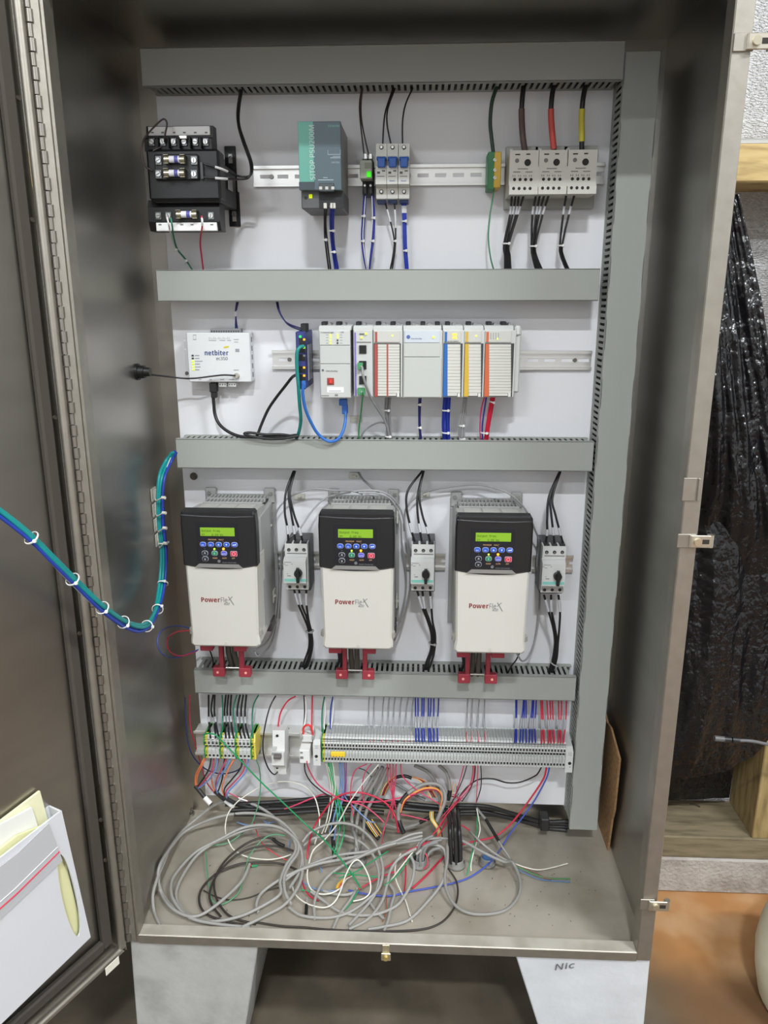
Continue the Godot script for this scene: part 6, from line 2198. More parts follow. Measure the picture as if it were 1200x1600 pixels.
func tangle() -> void:
	var grey := M(136, 134, 130, 0.45)
	var grey2 := M(152, 150, 146, 0.45)
	var black := M(30, 29, 29, 0.42)
	var dark := M(52, 46, 42, 0.5)
	var red := M(190, 34, 62, 0.42)
	var pink := M(204, 66, 98, 0.45)
	var green := M(20, 140, 84, 0.42)
	var palegreen := M(88, 150, 112, 0.45)
	var white := M(222, 220, 208, 0.45)
	var blue := M(58, 80, 170, 0.45)
	var paleblue := M(112, 146, 196, 0.45)
	var yellow := M(226, 184, 62, 0.45)
	# hubs through the bottom sheet
	for h: Array in [[713, 1352, 0.0145, "grey conduit hub with the thick black cables, on the cabinet floor", 132], [656, 1350, 0.0165, "grey conduit hub full of grey cables, on the cabinet floor", 132], [761, 1349, 0.014, "conduit hub with a blue plug, nearest the upright duct on the cabinet floor", 120], [556, 1345, 0.018, "grey conduit hub under the coils of cable, on the cabinet floor", 132]]:
		var p := AY(h[0], h[1], LEG + 0.003)
		var t := thing("conduit_hub", h[3], "conduit hub", p, "conduit hubs in the cabinet floor")
		var m := mb()
		var r: float = h[2]
		m.lathe([[r * 0.8, 0.0], [r * 1.25, 0.0], [r * 1.25, 0.006], [r, 0.007], [r, 0.015], [r * 0.94, 0.017], [r * 0.82, 0.016], [r * 0.8, 0.002]], Vector3.ZERO, 24)
		part(t, "collar", m, M(h[4], h[4], h[4] - 3, 0.45))
		m = mb()
		m.cyl(Vector3(0, 0.001, 0), Vector3(0, 0.012, 0), r * 0.8, r * 0.8, 20)
		part(t, "filling", m, M(70, 110, 160, 0.5) if h[0] == 761 else M(46, 44, 42, 0.7))
	# thick black cables along the back and out of the hub
	var lie := ["352,1257,60 420,1254,48 470,1250,44 520,1246,44 580,1250,44 640,1256,46 700,1262,50", "360,1266,70 430,1264,60 490,1260,56 540,1256,56 600,1260,56 660,1266,58 702,1268,62", "372,1258,40 440,1258,36 500,1254,34 550,1254,34 620,1262,34 690,1266,38", "366,1272,80 430,1272,70 480,1268,66 540,1266,66 600,1270,66"]
	run("cable", "%s thick black cable lying along the back of the cabinet floor, hinge side", "thick black cables along the back, hinge side", lie, 4.8, black, [], null, 8, ["second rearmost", "third rearmost", "rearmost", "foremost"])
	var ret := ["712,1262,f20 745,1262,f22 780,1266,f18 820,1277,f12 850,1284,f8 888,1283,f8", "714,1268,f14 750,1268,f16 790,1276,f10 830,1286,f6 860,1291,f5 890,1292,f5", "710,1258,f26 760,1260,f24 800,1271,f16 840,1283,f10 888,1288,f6", "716,1272,f8 770,1273,f8 815,1283,f5 855,1294,f4 886,1297,f4"]
	run("cable", "%s thick black cable lying along the back towards the upright duct", "thick black cables along the back, towards the upright duct", ret, 4.6, black, [], null, 8, ["second rearmost", "third rearmost", "rearmost", "foremost"])
	var rise := ["706,1349,f10 704,1320,f50 703,1295,f80 701,1275,f70 694,1263,f40", "713,1350,f12 712,1320,f52 711,1293,f84 709,1274,f74 704,1262,f44", "719,1349,f10 719,1320,f50 717,1296,f76 716,1276,f66 716,1264,f30"]
	run("cable", "%s thick black cable standing up out of the conduit hub", "thick black cables out of the conduit hub", rise, 4.6, black, [], null, 8)
	wire("cable", "thick black cable dropping through the green and white wires to the floor", "519,1252,40 517,1275,60 519,1300,80 521,1320,f40 523,1345,f8", 4.6, black, "", [], null, 8, 10, "cable")
	wire("cable", "thick black cable with cut yellow and white cores behind the coils", "566,1280,70 573,1290,80 582,1300,90 592,1311,95", 4.8, black, "", [], null, 8, 10, "cable")
	var p := A(850, 1283, 0.06)
	var m := mb(p)
	m.box(p, Vector3(0.018, 0.03, 0.03), 0.002)
	single("cable_clip", "black cable clip holding the black cables near the upright duct", "cable clip", p, m, M(26, 26, 27, 0.45))
	# grey coils on the floor, hinge side
	var coils := [
		"390,1350,f22 375,1380,f18 330,1420,f14 300,1432,f10 270,1420,f10 252,1396,f9 248,1369,f9 252,1350,f9 264,1328,f10 284,1300,f14 304,1282,f26 335,1258,f50 362,1252,f58 390,1255,f60 418,1269,f54 447,1294,f44 466,1318,f34 473,1343,f26 471,1371,f22 461,1394,f18 444,1414,f14 418,1429,f10 378,1449,f5",
		"390,1449,f4 340,1444,f6 297,1434,f8 274,1411,f10 267,1388,f12 274,1366,f14 305,1332,f20 342,1312,f30 378,1294,f44 412,1289,f50 441,1295,f48 464,1314,f40 472,1336,f30 468,1362,f20 452,1388,f14",
		"272,1420,f6 254,1397,f7 247,1371,f8 251,1349,f10 268,1323,f16 291,1298,f26 333,1279,f44 373,1271,f54 407,1272,f56 435,1281,f52 461,1306,f42 466,1330,f34 452,1352,f28 444,1372,f24 446,1395,f18 456,1414,f10",
		"288,1425,f5 276,1406,f6 279,1381,f8 302,1343,f14 326,1322,f22 350,1310,f28 390,1295,f36 430,1292,f40 455,1306,f40 462,1328,f34 447,1352,f28 438,1377,f22 438,1396,f18 418,1411,f14 380,1430,f8 342,1439,f5 313,1438,f4 288,1425,f4",
		"404,1426,f4 401,1411,f8 412,1392,f12 447,1369,f22 492,1351,f30 532,1343,f32 575,1334,f36 605,1318,f44 640,1310,f46",
		"250,1446,f3 241,1424,f4 239,1398,f5 246,1372,f7 256,1348,f9 262,1332,f10"]
	run("cable", "%s grey cable of the big floor coil near the hinge side", "grey coil near the hinge side", coils, 3.1, grey2, [], null, 7, ["outermost", "second outermost, inner", "highest-leaning", "closed, oval", "straightened", "loose outer end,"])
	var coils2 := [
		"472,1316,f30 486,1300,f40 510,1289,f48 534,1286,f52 556,1291,f52 576,1306,f48 590,1326,f40 597,1348,f32 598,1366,f26 592,1388,f18 576,1404,f12 552,1422,f8 526,1432,f6 500,1434,f5 470,1430,f5 452,1418,f6",
		"474,1322,f26 490,1310,f34 516,1305,f38 540,1306,f40 564,1316,f38 580,1332,f34 589,1350,f28 592,1370,f22 588,1392,f16 578,1409,f10 558,1432,f5 545,1446,f4",
		"492,1436,f4 491,1412,f8 498,1390,f14 510,1372,f20 528,1357,f26 552,1344,f34 590,1326,f44 624,1316,f50 660,1306,f56",
		"642,1338,f40 647,1352,f34 644,1376,f24 632,1400,f14 618,1416,f8 590,1428,f6 560,1430,f5 530,1424,f5 504,1406,f8 486,1393,f12",
		"575,1452,f3 600,1448,f4 637,1438,f6 667,1410,f12 690,1380,f20 697,1353,f30 694,1328,f40 680,1320,f44 665,1323,f42 650,1335,f34",
		"545,1452,f3 575,1436,f5 596,1410,f10 604,1385,f16 610,1360,f24 625,1340,f34 650,1326,f44",
		"440,1380,f16 464,1362,f24 492,1348,f30 530,1336,f36 575,1330,f40 605,1320,f46 640,1305,f54 660,1301,f56",
		"520,1452,f3 530,1430,f5 548,1405,f8 558,1388,f10",
		"600,1455,f3 607,1436,f5 612,1412,f6 616,1395,f6 606,1378,f8"]
	run("cable", "%s grey cable of the coil in the middle of the floor", "grey coil in the middle of the cabinet floor", coils2, 2.9, grey2, [], null, 7, ["outermost", "second outermost", "nearly straight upper", "wide low", "front hairpin", "second front hairpin", "nearly straight lower", "first front tail of the", "second front tail of the"])
	wire("cable", "single grey cable looping out wide in front of the hubs with a black taped end", "620,1318,f50 660,1312,f54 690,1310,f56 720,1313,f54 752,1330,f46 786,1346,f34 799,1346,f26 806,1356,f18 813,1378,f10 810,1400,f6 793,1420,f4 767,1428,f4 735,1427,f5 713,1416,f8 700,1396,f14 695,1372,f24 699,1342,f38 699,1318,f48", 3.1, grey, "", [], null, 8, 10, "cable")
	wire("cable", "straight grey cable with taped joints slanting down to the floor", "745,1263,60 752,1272,75 760,1282,90 772,1302,115 784,1322,140 796,1340,155 799,1347,f22", 2.7, grey, "", [[0.32, 0.62], [0.92, 1.0]], M(24, 24, 25, 0.45), 8, 10, "cable")
	wire("cable", "grey cable from the red wires slanting beside the blue-plugged hub", "733,1297,90 745,1310,f45 762,1325,f35 780,1338,f28 797,1347,f24", 2.4, grey2, "", [], null, 6, 8, "cable")
	# black coils
	var bl := ["430,1311,f28 409,1309,f28 380,1321,f24 352,1345,f18 336,1372,f12 336,1396,f8 346,1418,f5 364,1434,f4 400,1444,f3", "470,1362,f8 440,1350,f10 409,1348,f12 375,1350,f12 340,1364,f10 317,1386,f7 311,1406,f5 319,1425,f4 344,1437,f3 390,1447,f3", "460,1330,f16 430,1322,f20 395,1325,f22 365,1340,f18 340,1366,f12 328,1392,f8 330,1412,f5 345,1432,f4"]
	run("cable", "%s thin black cable coiled inside the grey coil", "thin black cables inside the grey coil", bl, 2.2, dark, [], null, 8, ["innermost", "widest", "middle"])
	wire("cable", "thin black cable snaking along the front edge of the cabinet floor", "400,1441,f3 440,1447,f3 475,1449,f3 520,1453,f3 587,1455,f3 653,1453,f3 687,1443,f3 707,1423,f4 715,1400,f6 713,1377,f12 700,1357,f20", 1.9, dark, "", [], null, 8, 8, "cable")
	wire("wire", "thin black wire lying loose inside the grey coil", "318,1391,f3 335,1400,f3 360,1406,f3 390,1402,f4 420,1390,f6 446,1385,f8", 1.2, dark, "", [], null, 8)
	wire("cable", "black taped end of a cable at the rim of the grey coil", "426,1311,f30 434,1317,f28 444,1322,f26", 3.4, black, "", [], null, 6, 8, "cable")
	# thick grey cables rising behind the tangle
	var thick := ["598,1198,55 588,1218,58 574,1242,62 562,1266,70 557,1290,80 556,1320,f30 556,1345,f8", "590,1199,52 578,1222,56 565,1244,62 552,1266,70 550,1288,78 556,1312,f40 560,1338,f10", "606,1200,58 596,1224,62 583,1248,68 572,1270,76 568,1296,86 566,1330,f20"]
	run("cable", "%s thick grey cable dropping from the long strip's underside into the hub below the coils", "thick grey cables behind the coils", thick, 3.9, grey, [], null, 8)
	wire("cable", "thick grey cable arching up with a black taped end and orange cores", "631,1302,f40 623,1282,90 623,1264,85 631,1247,75 645,1234,65 664,1225,60 684,1226,60 694,1237,65 695,1252,75 688,1270,85 682,1284,90", 4.0, grey, "", [[0.0, 0.1], [0.26, 0.36]], M(26, 26, 27, 0.45), 8, 12, "cable")
	wire("cable", "thick grey cable behind the arch, reaching down from the long strip", "648,1196,50 668,1206,48 680,1222,50 687,1242,55 688,1262,60", 3.8, grey, "", [], null, 8, 12, "cable")
	wire("cable", "thick grey cable with a black taped end and fanned cores beside the arch", "686,1196,50 697,1207,52 702,1222,56 703,1236,60 700,1250,64", 3.8, grey, "", [[0.72, 1.0]], M(26, 26, 27, 0.45), 8, 12, "cable")
	wire("cable", "grey cable with a black sleeve lying level behind the arch", "602,1287,70 625,1294,72 645,1290,74 662,1282,74 676,1275,72", 3.4, grey, "", [[0.68, 1.0]], M(28, 28, 29, 0.45), 8, 10, "cable")
	wire("cable", "grey cable sloping behind the arch from the white panel", "612,1222,40 630,1232,42 648,1242,44 664,1250,46", 3.2, M(108, 108, 108, 0.5), "", [], null, 6, 10, "cable")
	var gh := ["652,1348,f10 654,1325,f40 662,1313,f55 676,1306,f60", "660,1348,f10 663,1330,f36 672,1318,f50 690,1312,f56", "657,1352,f10 657,1335,f30 664,1322,f46 684,1316,f52", "664,1351,f8 668,1337,f26 676,1328,f36 692,1324,f40"]
	run("cable", "%s grey cable bending over out of the grey cable hub", "grey cables bending out of the hub", gh, 3.3, M(120, 120, 118, 0.5), [], null, 8)
	# coloured cores bundled along the arch
	for k in 5:
		wire("wire", ["orange", "yellow", "pink", "black", "red"][k] + " core running along the inside of the arched grey cable", "626,%d,88 632,%d,80 646,%d,70 664,%d,66 682,%d,66 690,%d,70 689,%d,80 684,%d,88" % [1268 + k, 1250 + k, 1239 + k * 1.2, 1231 + k, 1232 + k, 1242 + k, 1258, 1276 + k], 1.1, [M(226, 140, 60, 0.45), yellow, pink, black, red][k], "cores along the arched grey cable", [], null, 7)
	for k in 6:
		wire("wire", ["yellow", "white", "brown", "red", "black", "orange"][k] + " core of the flat fan of cores behind the tangle", "%f,1243,40 %f,1228,42 %f,1216,46 %f,1212,50 %f,1218,52 %f,1230,54 %f,1246,56" % [594.0 + k * 1.2, 600.0 + k * 1.3, 612.0 + k * 0.8, 632.0 - k * 0.8, 652.0 + k * 1.4, 664.0 + k * 1.5, 672.0 + k * 2.0], 1.0, [yellow, white, M(116, 78, 56, 0.5), red, black, M(226, 140, 60, 0.45)][k], "cores fanned behind the tangle", [], null, 7)
	wire("cable", "black tape wrapped round the fan of cores behind the tangle", "618,1215,50 626,1213,51 635,1213,52 643,1216,53", 3.6, M(24, 24, 25, 0.45), "", [], null, 6, 10, "cable")
	for k in 7:
		wire("wire", ["orange", "yellow", "white", "pink", "brown", "black", "red"][k] + " stripped core fanned out beside the black taped end", "702,1243,62 %f,%f,58 %f,%f,54" % [706.0 + k * 1.2, 1236.0 + k * 1.8, [708, 712, 728, 722, 714, 717, 724][k], [1222, 1224, 1233, 1252, 1228, 1240, 1247][k]], 0.7, [M(226, 140, 60, 0.45), yellow, white, pink, M(116, 78, 56, 0.5), black, red][k], "stripped cores beside the taped end")
	for k in 5:
		wire("wire", ["yellow", "white", "orange", "black", "second yellow"][k] + " core sticking out of the thick black cable behind the coils", "%f,%f,84 %f,%f,92 %f,%f,98" % [572.0 + k * 2.2, 1284.0 - k, 579.0 + k * 2.3, 1295.0 - k, 588.0 + k * 2.0, 1308.0 - k * 1.4], 0.9, [yellow, white, M(226, 140, 60, 0.45), black, yellow][k], "cores of the thick black cable")
	for k in 5:
		wire("wire", ["yellow", "second yellow", "orange", "pink", "white"][k] + " core in the short bundle lying on the middle coil", "%f,1388,f%d %f,1380,f%d %f,1373,f%d %f,1368,f%d" % [525.0 + k * 1.5, 16 + k, 529.0 + k * 2, 18 + k, 538.0 + k, 18 + k, 548.0 + k, 16 + k], 1.1, [yellow, yellow, M(226, 140, 60, 0.45), pink, white][k], "cores in the bundle on the middle coil")
	for k in 4:
		wire("wire", ["yellow", "white", "second yellow", "black"][k] + " core standing up beside the grey cable hub", "%f,1312,f30 %f,1296,f46 %f,1280,f60 %f,1268,f68" % [684.0 + k * 2.4, 683.0 + k * 2, 673.0 + k * 2.2, 672.0 + k * 2.4], 1.1, [yellow, white, yellow, black][k], "cores beside the grey cable hub")
	# red wires
	wire("wire", "thick red wire from the long strip sweeping across the floor", "854,1194,80 853,1204,82 848,1219,85 828,1249,95 807,1277,105 789,1296,112 770,1308,118 744,1314,120 724,1319,124 705,1329,132 690,1342,142 666,1368,f10 644,1388,f5", 2.0, red, "", [], null, 8)
	wire("wire", "blue wire beside the thick red one, sweeping across the floor", "859,1194,82 857,1206,84 852,1220,87 835,1251,96 818,1275,106 798,1301,118 779,1331,134 763,1350,f14 737,1369,f8 711,1379,f5 679,1386,f4 640,1393,f4 608,1400,f4 572,1397,f6 544,1391,f8", 1.7, blue, "", [], null, 8)
	wire("wire", "black wire from the long strip sagging in front of the white panel", "848,1194,70 842,1206,60 835,1213,55 813,1222,50 792,1223 770,1217 748,1218 731,1229,55 720,1242,60 713,1256,65 706,1272,75", 1.5, black, "", [], null, 8)
	wire("wire", "red wire looping high over the middle of the tangle", "480,1342,f30 482,1322,f42 490,1294,90 508,1265,80 524,1247,75 544,1239,74 566,1239,74 588,1246,76 606,1258,80 618,1278,90 622,1300,f60", 1.9, red, "", [], null, 8)
	wire("wire", "red wire running level from the hinge side into the tangle", "424,1269,60 451,1262,62 488,1247,64 506,1241,66 520,1246,68 536,1251,70 570,1253,72 600,1252,74 630,1245,74 650,1240,72", 1.6, pink, "", [], null, 8)
	wire("wire", "second red wire running from the slim relay into the tangle", "479,1192,105 484,1205,90 494,1222,80 510,1236,76 536,1250,74 566,1258,76 584,1270,82 600,1285,92", 1.4, pink, "", [], null, 8)
	wire("wire", "black wire running from the slim relay into the tangle", "476,1192,105 477,1206,90 486,1222,80 505,1238,76 520,1246,70", 1.4, black, "", [], null, 8)
	var drops := ["605,1194,84 606,1215,75 612,1240,72 618,1262,76 626,1285,86", "609,1194,84 611,1220,74 613,1248,74 606,1276,84 599,1300,95 597,1318,f36", "614,1194,84 614,1222,74 616,1250,76 622,1270,80 640,1275,84 668,1282,88", "619,1194,84 618,1218,74 615,1246,74 612,1280,86", "580,1194,84 570,1208,78 566,1230,72 568,1255,74", "626,1194,84 628,1210,76 640,1225,70 660,1240,66 690,1258,68", "573,1194,84 556,1203,78 549,1222,74 548,1250,74 552,1275,80"]
	run("wire", "%s of the thin red wires hanging from the long strip into the tangle", "thin red wires into the tangle", drops, 1.2, pink, [], null, 7)
	var drops2 := ["725,1194,84 720,1215,74 710,1245,70 700,1266,72 690,1290,80", "739,1194,84 738,1212,76 733,1228,72 716,1248,70 698,1268,74 678,1290,84", "747,1194,84 746,1215,76 745,1238,70 744,1254,68", "741,1194,84 740,1214,76 735,1230,72 718,1250,72"]
	run("wire", "%s of the thin red wires hanging under the middle of the long strip", "thin red wires under the middle of the strip", drops2, 1.1, pink, [], null, 7)
	run("wire", "%s of the thin black wires hanging under the middle of the long strip", "thin black wires under the middle of the strip", ["730,1194,84 724,1215,75 713,1240,70 702,1262,72", "751,1194,84 752,1212,78 751,1232,72 744,1254,68", "743,1194,84 741,1216,76 734,1234,72 722,1252,70"], 1.1, black, [], null, 7)
	var rm := ["596,1360,f16 620,1344,f26 640,1328,f38 666,1318,f46 686,1304,f54 700,1280,f70", "632,1332,f30 634,1360,f14 632,1392,f4", "640,1330,f34 656,1326,f38 666,1336,f30 668,1350,f18 662,1358,f10", "470,1362,f10 474,1384,f8 484,1400,f5 498,1407,f4", "700,1285,f66 722,1290,f60 734,1298,f50", "660,1320,f44 680,1300,f56 700,1270,f74 720,1248,60", "560,1390,f16 580,1378,f20 600,1368,f20 616,1362,f18"]
	run("wire", "%s of the short red wires lying among the hubs and coils", "short red wires among the hubs", rm, 1.5, red, [], null, 7)
	wire("wire", "thin red wire lying in a dotted-looking curve inside the grey coil", "397,1285,f20 402,1302,f14 411,1319,f10 424,1330,f8 440,1340,f8 450,1345,f8", 1.2, M(206, 80, 84, 0.45), "", [], null, 7)
	# green wires
	wire("wire", "bright green wire slanting from the small terminals across the coils", "318,1148,100 326,1146,104 336,1148,106 346,1157,108 372,1184,110 408,1222,112 440,1252,114 480,1290,120 506,1312,f60 540,1352,f40 564,1388,f26", 1.5, green, "", [], null, 7)
	wire("wire", "pale green wire hanging from the small terminals and looping on the floor", "399,1184,85 405,1200,80 407,1225,75 405,1250,78 398,1275,84 390,1291,f30 362,1314,f14 340,1320,f12 321,1322,f12", 1.3, palegreen, "", [], null, 8)
	wire("wire", "pale green wire lying in a loop on the cabinet floor inside the grey coil", "321,1322,f12 323,1357,f8 327,1385,f6 331,1406,f5 345,1413,f5 362,1405,f6 376,1388,f8 387,1345,f14 396,1328,f20 410,1312,f28 427,1304,f34 446,1306,f34", 1.3, palegreen, "", [], null, 8)
	wire("wire", "short green wire tail lying towards the front of the floor", "562,1388,f16 550,1408,f8 540,1420,f4 528,1431,f3", 1.3, green)
	var gd := ["514,1192,84 518,1212,74 524,1236,70 530,1262,74 531,1290,88 527,1316,f44 520,1340,f26", "517,1192,84 522,1214,74 527,1240,70 535,1266,76 538,1288,88 536,1308,f50 528,1332,f34", "512,1192,84 516,1214,72 522,1240,68 526,1266,74 528,1292,88"]
	run("wire", "%s of the green wires dropping from the near end of the long strip", "green wires from the near end of the strip", gd, 1.4, M(44, 168, 106, 0.45), [], null, 7)
	run("wire", "%s of the green wires lying crosswise on the middle coil", "green wires on the middle coil", ["530,1372,f30 556,1362,f34 584,1344,f38 606,1330,f40", "520,1364,f28 548,1366,f32 575,1369,f32 590,1370,f28", "600,1384,f18 618,1370,f22 634,1350,f28 645,1335,f34", "470,1390,f8 490,1394,f6 505,1398,f5"], 1.2, green, [], null, 7)
	wire("wire", "green wire hanging loose in front of the blue-plugged hub", "746,1266,66 746,1280,84 744,1304,110 738,1330,f36 733,1352,f16 729,1368,f4", 1.2, green, "", [], null, 8)
	wire("wire", "white wire hanging loose in front of the blue-plugged hub", "745,1264,66 748,1280,84 750,1297,104 745,1315,120 740,1332,f36 736,1350,f16 736,1361,f6", 1.2, white, "", [], null, 8)
	wire("wire", "pair of dark teal wire loops behind the tangle", "560,1200,60 572,1205,58 582,1218,56 583,1236,58 576,1250,62", 1.2, M(34, 96, 88, 0.45), "", [], null, 8)
	# white wires
	wire("wire", "white wire arching in front of the white panel into the grey coil", "353,1305,f22 352,1290,f44 357,1270,80 372,1252,74 392,1238,66 413,1227,60 444,1221,56 472,1227,58 490,1243,64 498,1268,76 499,1290,90 492,1318,f34", 1.4, white, "", [], null, 8)
	wire("wire", "white wire continuing in a low loop inside the grey coil", "353,1303,f24 364,1326,f12 387,1339,f8 418,1343,f8 440,1340,f10 455,1335,f12", 1.4, white, "", [], null, 8)
	wire("wire", "white wire slanting down from the long strip to a loop on the middle coil", "592,1194,88 582,1206,84 570,1220,80 546,1254,82 528,1286,92 508,1311,f50 490,1328,f34 483,1348,f26 480,1368,f18 484,1386,f12 496,1396,f10 516,1396,f14 532,1388,f20", 1.5, white, "", [], null, 8)
	wire("wire", "white wire standing up in an arch on the middle coil", "456,1382,f8 462,1398,f7 480,1412,f8 506,1418,f10 522,1410,f14 532,1392,f24 540,1368,f36 550,1349,f46 560,1344,f48 570,1356,f42 578,1376,f30 578,1394,f18 568,1404,f12 552,1408,f8", 1.4, white, "", [], null, 8)
	wire("wire", "white wire curving from the hub area down onto the middle coil", "659,1307,f52 652,1322,f42 638,1340,f30 624,1358,f20 612,1374,f14 604,1382,f12", 1.4, white, "", [], null, 8)
	wire("wire", "white wire running to the front of the cabinet floor", "626,1334,f24 618,1352,f18 618,1372,f10 626,1392,f5 634,1408,f3 639,1424,f3 644,1440,f3", 1.3, white, "", [], null, 8)
	run("wire", "%s of the white wires dropping from the near end of the long strip", "white wires from the near end of the strip", ["509,1192,84 514,1212,72 517,1240,68 511,1280,80 503,1302,f50", "511,1192,84 518,1216,72 520,1244,70 516,1276,80 508,1300,f54", "520,1192,84 522,1210,76 524,1232,72 519,1262,76"], 1.3, white, [], null, 7)
	# blue wires
	run("wire", "%s of the pale blue wires dropping from the near end of the long strip", "pale blue wires from the near end of the strip", ["530,1192,84 532,1214,74 529,1246,70 521,1280,82 515,1300,f50", "535,1192,84 536,1216,74 534,1250,72 526,1284,84 522,1312,f44", "532,1192,84 533,1220,74 540,1246,70 556,1264,74 576,1282,84 586,1285,90"], 1.3, paleblue, [], null, 7)
	run("wire", "%s of the violet wires dropping from the near end of the long strip", "violet wires from the near end of the strip", ["538,1192,84 539,1214,74 538,1240,70 532,1262,74", "541,1192,84 541,1218,74 540,1244,72"], 1.2, M(138, 88, 150, 0.45), [], null, 7)
	run("wire", "%s of the short blue wire ends on the cabinet floor", "short blue wire ends on the cabinet floor", ["451,1330,f12 452,1322,f16 453,1312,f20", "412,1282,f30 420,1287,f28 430,1294,f26", "370,1284,f16 385,1289,f14 405,1288,f14 430,1284,f14", "498,1342,f12 500,1352,f8 503,1362,f5", "470,1376,f8 490,1388,f6 515,1392,f6 536,1389,f8"], 1.2, paleblue, [], null, 7)
	# cut ends that reach towards the upright duct
	wire("wire", "white wire end reaching over the floor towards the upright duct", "798,1347,f20 820,1355,f14 842,1359,f10 865,1355,f8 887,1349,f8", 1.4, white, "", [], null, 7)
	wire("wire", "green wire end reaching over the floor towards the upright duct", "803,1352,f18 835,1366,f8 857,1372,f5 891,1373,f4", 1.2, M(64, 132, 78, 0.45), "", [], null, 7)
	wire("wire", "blue wire end reaching over the floor towards the upright duct", "803,1355,f16 828,1368,f7 850,1375,f4 891,1378,f3", 1.2, M(76, 112, 158, 0.45), "", [], null, 7)
	wire("wire", "brown wire end reaching over the floor towards the upright duct", "801,1350,f18 830,1360,f10 848,1370,f6 862,1374,f4", 1.2, M(126, 88, 72, 0.5), "", [], null, 7)
	wire("wire", "orange brown wire tail at the front of the cabinet floor", "604,1400,f5 604,1420,f3 602,1430,f3 598,1440,f3", 1.0, M(156, 84, 52, 0.5))
	# cable stubs
	for q: Array in [["480,1404,f6 479,1414,f6 478,1431,f5", "short grey cable stub with a black heat-shrink end, in front of the middle coil", 2.6], ["505,1392,f8 520,1396,f8 540,1398,f8 558,1393,f8", "pale grey cable stub lying under the white arch", 3.0], ["574,1404,f6 585,1420,f5 600,1436,f4", "grey cable stub lying at the front of the middle coil", 2.6]]:
		wire("cable", q[1], q[0], q[2], grey2, "", [[0.5, 1.0]] if String(q[1]).contains("heat") else [], M(26, 26, 26, 0.45), 7, 10, "cable")
	# snippets
	for q: Array in [[390, 1352, 0.0, M(214, 44, 70, 0.45), "red wire cap lying inside the grey coil"], [398, 1353, 1.2, M(40, 140, 90, 0.45), "green wire cap lying inside the grey coil"]]:
		var g := AY(q[0], q[1], LEG + 0.006)
		var mm := mb()
		mm.cyl(Vector3(-0.006, 0, 0.001), Vector3(0.006, 0, -0.001), 0.0032, 0.0018, 8)
		single("wire_nut", q[4], "wire cap", g, mm, q[3])
	var rng := RandomNumberGenerator.new()
	rng.seed = 5
	var sm := mb(Vector3(0.2, LEG + 0.003, 0.2))
	for i in 60:
		var g := AY(rng.randf_range(660, 930) if i > 12 else rng.randf_range(300, 460), rng.randf_range(1330, 1450), LEG + 0.0035)
		var a := rng.randf() * TAU
		sm.cyl(g, g + Vector3(cos(a), 0.05, sin(a)) * rng.randf_range(0.001, 0.004), 0.0005, 0.0004, 5)
	stuff(single("wire_clippings", "tiny dark wire clippings scattered on the bare cabinet floor", "clippings", Vector3(0.2, LEG + 0.003, 0.2), sm, M(58, 54, 48, 0.6)))

func surroundings() -> void:
	document_pocket()
	plastic_sheet()
	# cardboard
	var m := mb()
	var pts := PackedVector2Array([Vector2(0.006, 0.27), Vector2(0.03, 0.262), Vector2(0.06, 0.268), Vector2(0.136, 0.245), Vector2(0.124, 0.12), Vector2(0.112, 0.09), Vector2(0.094, 0.0), Vector2(0.01, 0.0)])
	var at := Vector3(0.448, LEG + 0.0025, 0.0)
	m.prism(pts, -0.0035, 0.0005, Transform3D(Basis(Vector3(0, 0, 1), Vector3(-0.02, 1, 0), Vector3(-1, 0, 0)), Vector3.ZERO))
	single("cardboard_piece", "torn brown cardboard piece standing between the upright duct and the cabinet's side", "cardboard", at, m, mats["card"])
	# drum at the edge
	var c := Vector3(0.905, 0.0, 0.17)
	var t := thing("plastic_drum", "cream white plastic drum on the stained floor by the framed wall", "drum", c)
	m = mb()
	m.lathe([[0.0, 0.0], [0.12, 0.0], [0.134, 0.012], [0.146, 0.07], [0.15, 0.115], [0.146, 0.16], [0.134, 0.21], [0.115, 0.25], [0.085, 0.285], [0.05, 0.3], [0.04, 0.302], [0.04, 0.32], [0.0, 0.32]], Vector3.ZERO, 40)
	part(t, "body", m, mats["jug"])
	m = mb()
	m.lathe([[0.0, 0.352], [0.042, 0.352], [0.046, 0.348], [0.046, 0.318], [0.04, 0.316]], Vector3.ZERO, 24)
	part(t, "cap", m, M(214, 212, 190, 0.5))
	# grey hose with fittings in front of the plastic
	var p := A(1135, 1156, 0.0)
	t = thing("hose_end", "grey hose end with black fittings hanging before the black plastic", "hose", p)
	m = mb(p)
	m.cyl(A(1116, 1153.5, 0.0), A(1131, 1155, 0.0), 0.0062, 0.0062, 14)
	part(t, "nozzle", m, M(92, 92, 92, 0.4))
	for k in 2:
		m = mb(p)
		m.cyl(A(1131 + k * 13, 1155 + k, 0.0), A(1142 + k * 13, 1156 + k, 0.0), 0.0066, 0.0066, 6)
		part(t, "fitting", m, M(36, 36, 37, 0.4))
	m = mb(p)
	m.tube(smooth(path("1154,1157,0 1175,1158,0 1200,1163,0 1240,1170,0 1280,1172,0"), 5), 0.0036, 10)
	part(t, "hose", m, M(96, 96, 98, 0.45))
	# small rusty twig on the sill plate
	m = mb()
	var g := AY(1078, 1256, 0.16)
	m.tube(PackedVector3Array([Vector3.ZERO, Vector3(0.01, 0.003, 0.004), Vector3(0.022, 0.001, 0.012)]), 0.0016, 6)
	single("bent_nail", "small dark bent nail lying on the sill plate of the framed wall", "nail", g, m, M(60, 48, 40, 0.7))

